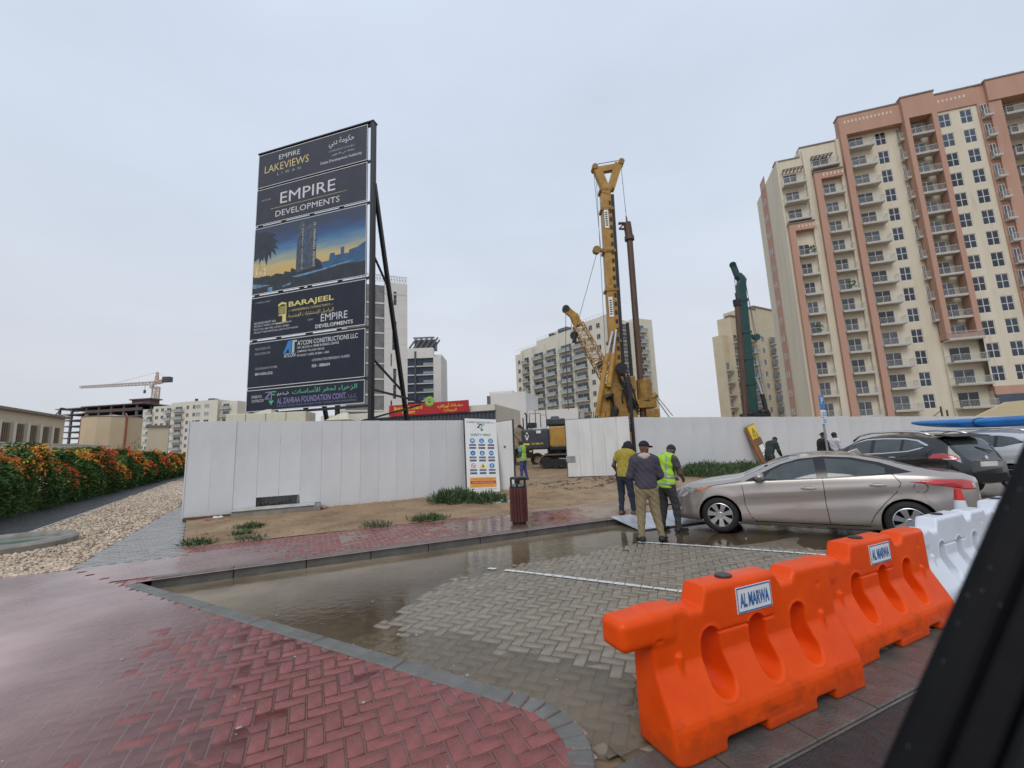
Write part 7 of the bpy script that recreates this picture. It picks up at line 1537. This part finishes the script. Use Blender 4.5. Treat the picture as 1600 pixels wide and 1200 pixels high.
# man in the yellow shirt with a dark cloth over his head
m_ochre = cloth('mustard yellow cotton', (.31, .24, .03)); m_jean = cloth('dark blue denim', (.018, .026, .045)); m_scarf = cloth('black head cloth', (.008, .009, .014)); m_sandal = M('brown sandal', (.10, .06, .04), .6)
Jy = dict(hip=(0, -.05, .90), waist=(0, -.0, 1.03), chest=(0, .07, 1.24), neck=(0, .155, 1.40), head=(.02, .245, 1.50), look=(.25, .75, -.62), up=(.1, .62, .75), sl=(-.18, .09, 1.34), sr=(.18, .12, 1.34), el=(-.275, .03, 1.09), er=(.24, .30, 1.14), hl=(-.20, .13, .86), hr=(.10, .46, 1.10), pl=(1, 0, 0), pr=(-1, 0, 0), gl=(-.095, -.05, .88), gr=(.095, -.05, .88), kl=(-.12, .02, .48), kr=(.12, -.01, .48), al=(-.13, -.04, .085), ar=(.145, .02, .085), fl=(-.1, 1, 0), fr=(.35, 1, 0))
def scarf(t, f, P, Q, lo, h):
    d = d_ell(Q, (0, -.012, .035), (.098, .118, .112)); d = np.maximum(d, -(Q[..., 2]+.015+np.maximum(0, Q[..., 1]-.03)*.6)*1.); n = f.J['neck']; d = smin(d, d_cap(P, n+np.array((.0, .03, .05)), n+np.array((.03, .06, -.06)), .115, .13, (1, .8, 1)), .06); d = smin(d, d_cap(P, n+np.array((.02, .06, -.04)), f.J['chest']+np.array((.08, .12, .02)), .10, .06, (1, .6, 1)), .05)
    V, F = snet(d+.006*np.sin(P[..., 2]*55+P[..., 0]*30), lo, h); link('head_cloth', np_mesh('head_cloth', V, F, m_scarf, True), None, t)
person('man in a mustard shirt and jeans with a dark cloth over his bowed head', (2.50, 9.98, .13), R(-38), Jy, m_skin2, m_ochre, m_jean, m_sandal, sleeve=1, build=1.0, extras=scarf, short_hair=False, hem=.05)
# man in the green reflective vest
m_hiv = M('fluorescent green vest', (.33, .60, .025), .7, var=.08, vscale=6, bump=.5, bscale=22); m_refl = M('grey reflective tape', (.30, .33, .32), .35, .3, var=.1); m_gtr = cloth('dark grey trousers', (.045, .045, .048)); m_gsh = cloth('dark grey shirt', (.05, .055, .05)); m_orgr = cloth('washed teal shirt', (.12, .30, .30))
Jv = dict(hip=(0, -.04, .91), waist=(0, -.02, 1.04), chest=(0, .035, 1.26), neck=(0, .09, 1.42), head=(0, .18, 1.53), look=(.05, .72, -.69), up=(0, .69, .72), sl=(-.19, .05, 1.36), sr=(.19, .05, 1.36), el=(-.26, .06, 1.10), er=(.25, .10, 1.10), hl=(-.13, .30, 1.0), hr=(.12, .32, .98), pl=(1, 0, 0), pr=(-1, 0, 0), gl=(-.095, -.04, .88), gr=(.095, -.04, .88), kl=(-.125, -.01, .48), kr=(.115, .06, .48), al=(-.16, -.06, .085), ar=(.13, .06, .085), fl=(-.1, 1, 0), fr=(.25, 1, 0))
def vest(t, f, P, Q, lo, h):
    J = f.J; d = f.torso(P, .040); axn = (J['neck']-J['chest']); axn /= np.linalg.norm(axn); d = smin(d, d_cap(P, J['hip']-np.array((0, 0, .08)), J['waist'], .186, .158, (1, .80, 1)), .04); d = smax(d, -d_cap(P, J['neck']-axn*.01, J['head'], .095, .12), .01); d = smax(d, J['hip'][2]-.07-P[..., 2], .01)
    for q in 'lr': d = smax(d, -(d_cap(P, J['s'+q]+(J['s'+q]-J['chest'])*.22, J['e'+q], .105, .12)), .01)
    V, F = snet(d+.006*np.sin(P[..., 2]*40+P[..., 0]*25), lo, h); o = link('vest', np_mesh('vest', V, F, m_hiv, True), None, t)
    d2 = np.maximum(d-.005, np.minimum(np.abs(P[..., 2]-J['waist'][2]-.0)-.027, np.abs(P[..., 2]-J['hip'][2]-.01)-.027)); d3 = np.maximum(d-.005, np.maximum(np.abs(np.abs(P[..., 0])-.10)-.024, J['waist'][2]-P[..., 2])); d2 = np.minimum(d2, d3)
    V, F = snet(d2, lo, h); link('reflective_tape', np_mesh('reflective_tape', V, F, m_refl, True), None, o)
person('man in a fluorescent green vest looking down beside the saloon', (2.98, 8.62, 0), R(-62), Jv, m_skin2, m_gsh, m_gtr, m_shoe, sleeve=1, extras=vest)
# worker in the gateway
m_blue_t = cloth('blue work trousers', (.055, .065, .19))
Jw = dict(hip=(0, 0, .92), waist=(0, .01, 1.05), chest=(0, .03, 1.27), neck=(0, .05, 1.44), head=(0, .10, 1.57), look=(0, .95, -.3), up=(0, .2, 1), sl=(-.19, .03, 1.38), sr=(.19, .03, 1.38), el=(-.25, .03, 1.10), er=(.25, .06, 1.12), hl=(-.2, .22, .98), hr=(.18, .27, 1.02), pl=(1, 0, 0), pr=(-1, 0, 0), gl=(-.095, 0, .90), gr=(.095, 0, .90), kl=(-.11, .05, .48), kr=(.11, -.02, .48), al=(-.11, .04, .085), ar=(.12, -.10, .085))
person('worker in a reflective vest and blue trousers standing inside the gateway', (.36, 19.2, float(soil(8.5, 17.2))), R(62), Jw, m_skin2, m_orgr, m_blue_t, m_shoe, sleeve=1, h=.016, extras=vest)
# three men standing beyond the cars
m_blk = cloth('black cotton', (.012, .013, .014)); m_dgn = cloth('dark green grey shirt', (.022, .032, .028)); m_wht = cloth('white shirt', (.52, .52, .54))
Jb = dict(Jv); Jb.update(chest=(0, .12, 1.24), neck=(0, .22, 1.38), head=(0, .32, 1.46), sl=(-.19, .15, 1.33), sr=(.19, .15, 1.33), el=(-.25, .15, 1.05), er=(.25, .17, 1.05), hl=(-.2, .30, .86), hr=(.2, .32, .86))
q = at(1202, 700, 16.6); person('man in a dark shirt bending forward near the leaning caution board', (q.x, q.y, float(soil(*EN(q)))), R(-72), Jb, m_skin2, m_dgn, m_gtr, m_shoe, sleeve=2, h=.016)
Js = dict(Jw); Js.update(look=(0, 1, -.15))
q = at(1285, 700, 15.2); person('man in a black cap and black shirt standing beyond the saloon roof', (q.x, q.y, .12), R(-95), Js, m_skin, m_blk, m_gtr, m_shoe, h=.016, extras=cap_on(m_blk, back=True), short_hair=False)
q = at(1303, 700, 15.9); person('young man in a white shirt standing next to the man in the black cap', (q.x, q.y, .12), R(-80), Js, m_skin2, m_wht, m_gtr, m_shoe, h=.016)
# ================================================================== plants
def leafmat(name, c1, c2, isl=.35): return M(name, c1, .55, var=.1, vscale=.5, col2=c2, island=isl, spec=.3)
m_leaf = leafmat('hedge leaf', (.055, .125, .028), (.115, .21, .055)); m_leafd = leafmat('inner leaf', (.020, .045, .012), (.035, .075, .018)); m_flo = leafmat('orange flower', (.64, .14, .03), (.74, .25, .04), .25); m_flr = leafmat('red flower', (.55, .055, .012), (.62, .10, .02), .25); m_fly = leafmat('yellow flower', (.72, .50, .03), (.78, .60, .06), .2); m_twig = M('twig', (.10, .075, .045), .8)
m_gra = leafmat('weed leaf', (.05, .085, .035), (.095, .145, .065)); m_grd = leafmat('dull weed leaf', (.06, .10, .055), (.10, .15, .08)); m_pale = leafmat('pale feathery leaf', (.20, .22, .09), (.28, .30, .14))
def leaves(C, D, L, Wd, mat, name, parent, kind=None, mi=None):
    """two-faced folded leaf blades: C centre, D direction, L length, Wd width arrays"""
    n = len(C); D = D/np.linalg.norm(D, axis=1)[:, None]; r = rng.normal(0, 1, (n, 3)); s_ = np.cross(D, r); s_ /= np.linalg.norm(s_, axis=1)[:, None]; u = np.cross(s_, D); L = (np.asarray(L)*np.ones(n))[:, None]; Wd = (np.asarray(Wd)*np.ones(n))[:, None]
    a = C-D*L*.5; b = C+D*L*.5; m = C+u*Wd*.22; V = np.stack([a, m+s_*Wd*.5, b, m-s_*Wd*.5], 1).reshape(-1, 3); F = np.arange(n)[:, None]*4+np.array([0, 1, 2, 3])
    return link(name, np_mesh(name, V, F, mat, False, mi), None, parent, kind=kind)
hd = thing('flowering_hedge', 'long dense hedge with orange and yellow flowers along the side road', 'hedge', (0, 0, 0))
def hedge_e(n): return -9.0-(n-19.5)*.11
def hedge_h(n, e): return 2.05+.22*np.sin(n*.9+e)+.16*np.sin(n*2.3+1)+.12*np.sin(n*5.1)+.1*np.sin(n*9.3+e*3)
N = 170000; n_ = 11+rng.random(N)**1.45*60; hh = hedge_h(n_, 0); f = rng.random(N); th = 2.6
# leaves lie mostly near the road face and the top
face = rng.random(N); zt = np.where(face < .55, rng.random(N)**.8*hh, hh*(1-.16*rng.random(N)**1.5)); inn = np.where(face < .55, rng.gamma(1.5, .14, N), rng.random(N)*th)
bulge = .32*np.sin(np.clip(zt/hh, 0, 1)*math.pi)+.22*np.sin(n_*1.4)*np.sin(zt*2)+.12*np.sin(n_*4.3+zt*3); e_ = hedge_e(n_)+bulge-inn-.15
C = np.stack([e_*cA-n_*sA, e_*sA+n_*cA, .08+zt], 1); D = rng.normal(0, 1, (N, 3)); D[:, 2] = D[:, 2]*.5-.15; sz = .10+.004*(n_-12).clip(0)
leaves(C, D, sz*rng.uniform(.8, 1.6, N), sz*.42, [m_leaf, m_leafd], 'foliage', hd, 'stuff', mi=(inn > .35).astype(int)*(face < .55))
Nf = 19000; n_ = 11+rng.random(Nf)**1.5*58; cl = np.sin(n_*2.1)+np.sin(n_*.83+1)+rng.normal(0, .6, Nf); hh = hedge_h(n_, 0); zt = hh*(1.08-.40*rng.random(Nf)**1.3)+np.where(rng.random(Nf) < .08, .15, 0); inn = np.where(rng.random(Nf) < .5, rng.random(Nf)*.25, rng.random(Nf)*1.8)
lowm = rng.random(Nf) < .05; zt = np.where(lowm, hh*rng.uniform(.35, .75, Nf), zt); inn = np.where(lowm, -.05, inn); bulge = .32*np.sin(np.clip(zt/hh, 0, 1)*math.pi)+.22*np.sin(n_*1.4)*np.sin(zt*2)+.12*np.sin(n_*4.3+zt*3)
k_ = np.round(n_*1.6)/1.6+.5*np.round(zt*2.4)/2.4; jit = .55; e_ = hedge_e(n_)+bulge-inn+.02
keep = np.sin(np.round(n_*2.2)*12.9+np.round(zt*3)*7.1) > -.25
C = np.stack([e_*cA-n_*sA, e_*sA+n_*cA, .08+zt], 1)[keep]; n_k = n_[keep]; D = rng.normal(0, 1, (len(C), 3)); sz = .047+.0024*(n_k-12).clip(0); hue = np.sin(np.round(n_k*1.1)*5.3)+rng.normal(0, .5, len(C)); mi = np.where(hue > 1.05, 2, np.where(hue < -.4, 1, 0))
leaves(C, D, sz*rng.uniform(.8, 1.5, len(C)), sz*.9, [m_flo, m_flr, m_fly], 'flowers', hd, 'stuff', mi=mi)
mb = MB()
for i in range(160):
    n0 = 10+random.random()**1.7*55; e0 = hedge_e(n0)-random.uniform(.2, 1.6); p = S(e0, n0, .05); mb.cyl(p, p+Vector((random.uniform(-.25, .25), random.uniform(-.25, .25), random.uniform(.9, 1.9))), .018, .008, 5)
mb.build('stems', m_twig, hd, kind='stuff')
def bushy(name, label, cat, loc, r, h, n, mat, lf=.1, fl=None, up=.6, stems=8, group=None):
    t = thing(name, label, cat, loc, 0, group); q = rng.normal(0, 1, (n, 3)); q /= np.linalg.norm(q, axis=1)[:, None]; q *= rng.random(n)[:, None]**.45; q[:, 2] = abs(q[:, 2])
    lump = 1+.28*np.sin(q[:, 0]*7+1)*np.sin(q[:, 1]*6); C = q*np.array([r, r*.75, h])*lump[:, None]; D = q+rng.normal(0, .5, (n, 3)); D[:, 2] += up
    leaves(C, D, lf*rng.uniform(.6, 1.6, n), lf*.17, mat, 'foliage', t, 'stuff'); mb = MB()
    for i in range(stems): a = rng.random()*6.28; mb.cyl((0, 0, -.05), (r*.7*math.cos(a), r*.5*math.sin(a), h*rng.uniform(.4, .8)), .012, .005, 5)
    mb.build('stems', m_twig, t, kind='stuff'); return t
def P_(e, n): return S(e, n, float(soil(e, n))-.01)
bushy('weed_bush', 'largest dark green weed bush at the foot of the safety board', 'bush', P_(3.95, 12.9), .80, .38, 2900, m_gra, .15)
bushy('weed_bush', 'low sprawling weeds on the soil in front of the weed bush', 'weeds', P_(4.7, 12.2), .75, .28, 1500, m_gra, .14)
bushy('weed_bush', 'thin green weed patch at the sidewalk edge left of the litter bin', 'weeds', P_(2.5, 10.35), .5, .12, 480, m_gra, .13)
bushy('weed_bush', 'sparse dry weeds at the sidewalk edge below the blank hoarding', 'weeds', P_(1.3, 10.25), .4, .12, 160, m_grd, .12)
bushy('weed_bush', 'small green weed tuft in front of the concrete footing', 'weeds', P_(-1.3, 11.9), .38, .12, 300, m_gra, .12)
bushy('weed_bush', 'flat weed tuft closer to the sidewalk below the footing tuft', 'weeds', P_(-1.35, 11.1), .26, .09, 170, m_gra, .11)
bushy('weed_bush', 'weed clump at the corner between the grey path and the soil', 'weeds', P_(-2.0, 10.45), .36, .13, 280, m_gra, .12)
bushy('weed_bush', 'few thin weeds on the sidewalk edge at the left soil corner', 'weeds', P_(-1.1, 10.3), .35, .12, 160, m_grd, .1)
bushy('weed_bush', 'wide green weed bank under the long hoarding left of the caution board', 'bush', P_(15.6, 13.6), 1.7, .42, 3600, m_gra, .18)
bushy('weed_bush', 'second weed clump in front of the weed bank near the saloon nose', 'bush', P_(14.3, 12.9), 1.1, .38, 1700, m_gra, .16)
bushy('weed_bush', 'weed clump between the weed bank and the caution board', 'bush', P_(17.6, 13.4), 1.0, .42, 1500, m_gra, .17)
bushy('feathery_shrub', 'pale feathery shrub standing behind the hedge near the pump house', 'shrub', Vector(at(203, 712, 46))*1, 2.3, 3.4, 3600, m_pale, .35, up=1.0).location.z = .2
bushy('green_shrub', 'dark green shrub at the far end of the hedge by the hoarding corner', 'shrub', (at(272, 716, 62).x, 62, .2), 2.6, 2.6, 2600, m_leafd, .4)
bushy('green_shrub', 'mid green shrub row end between the hedge and the pump house', 'shrub', (at(245, 716, 58).x, 58, .2), 3.4, 1.9, 2400, m_gra, .4)
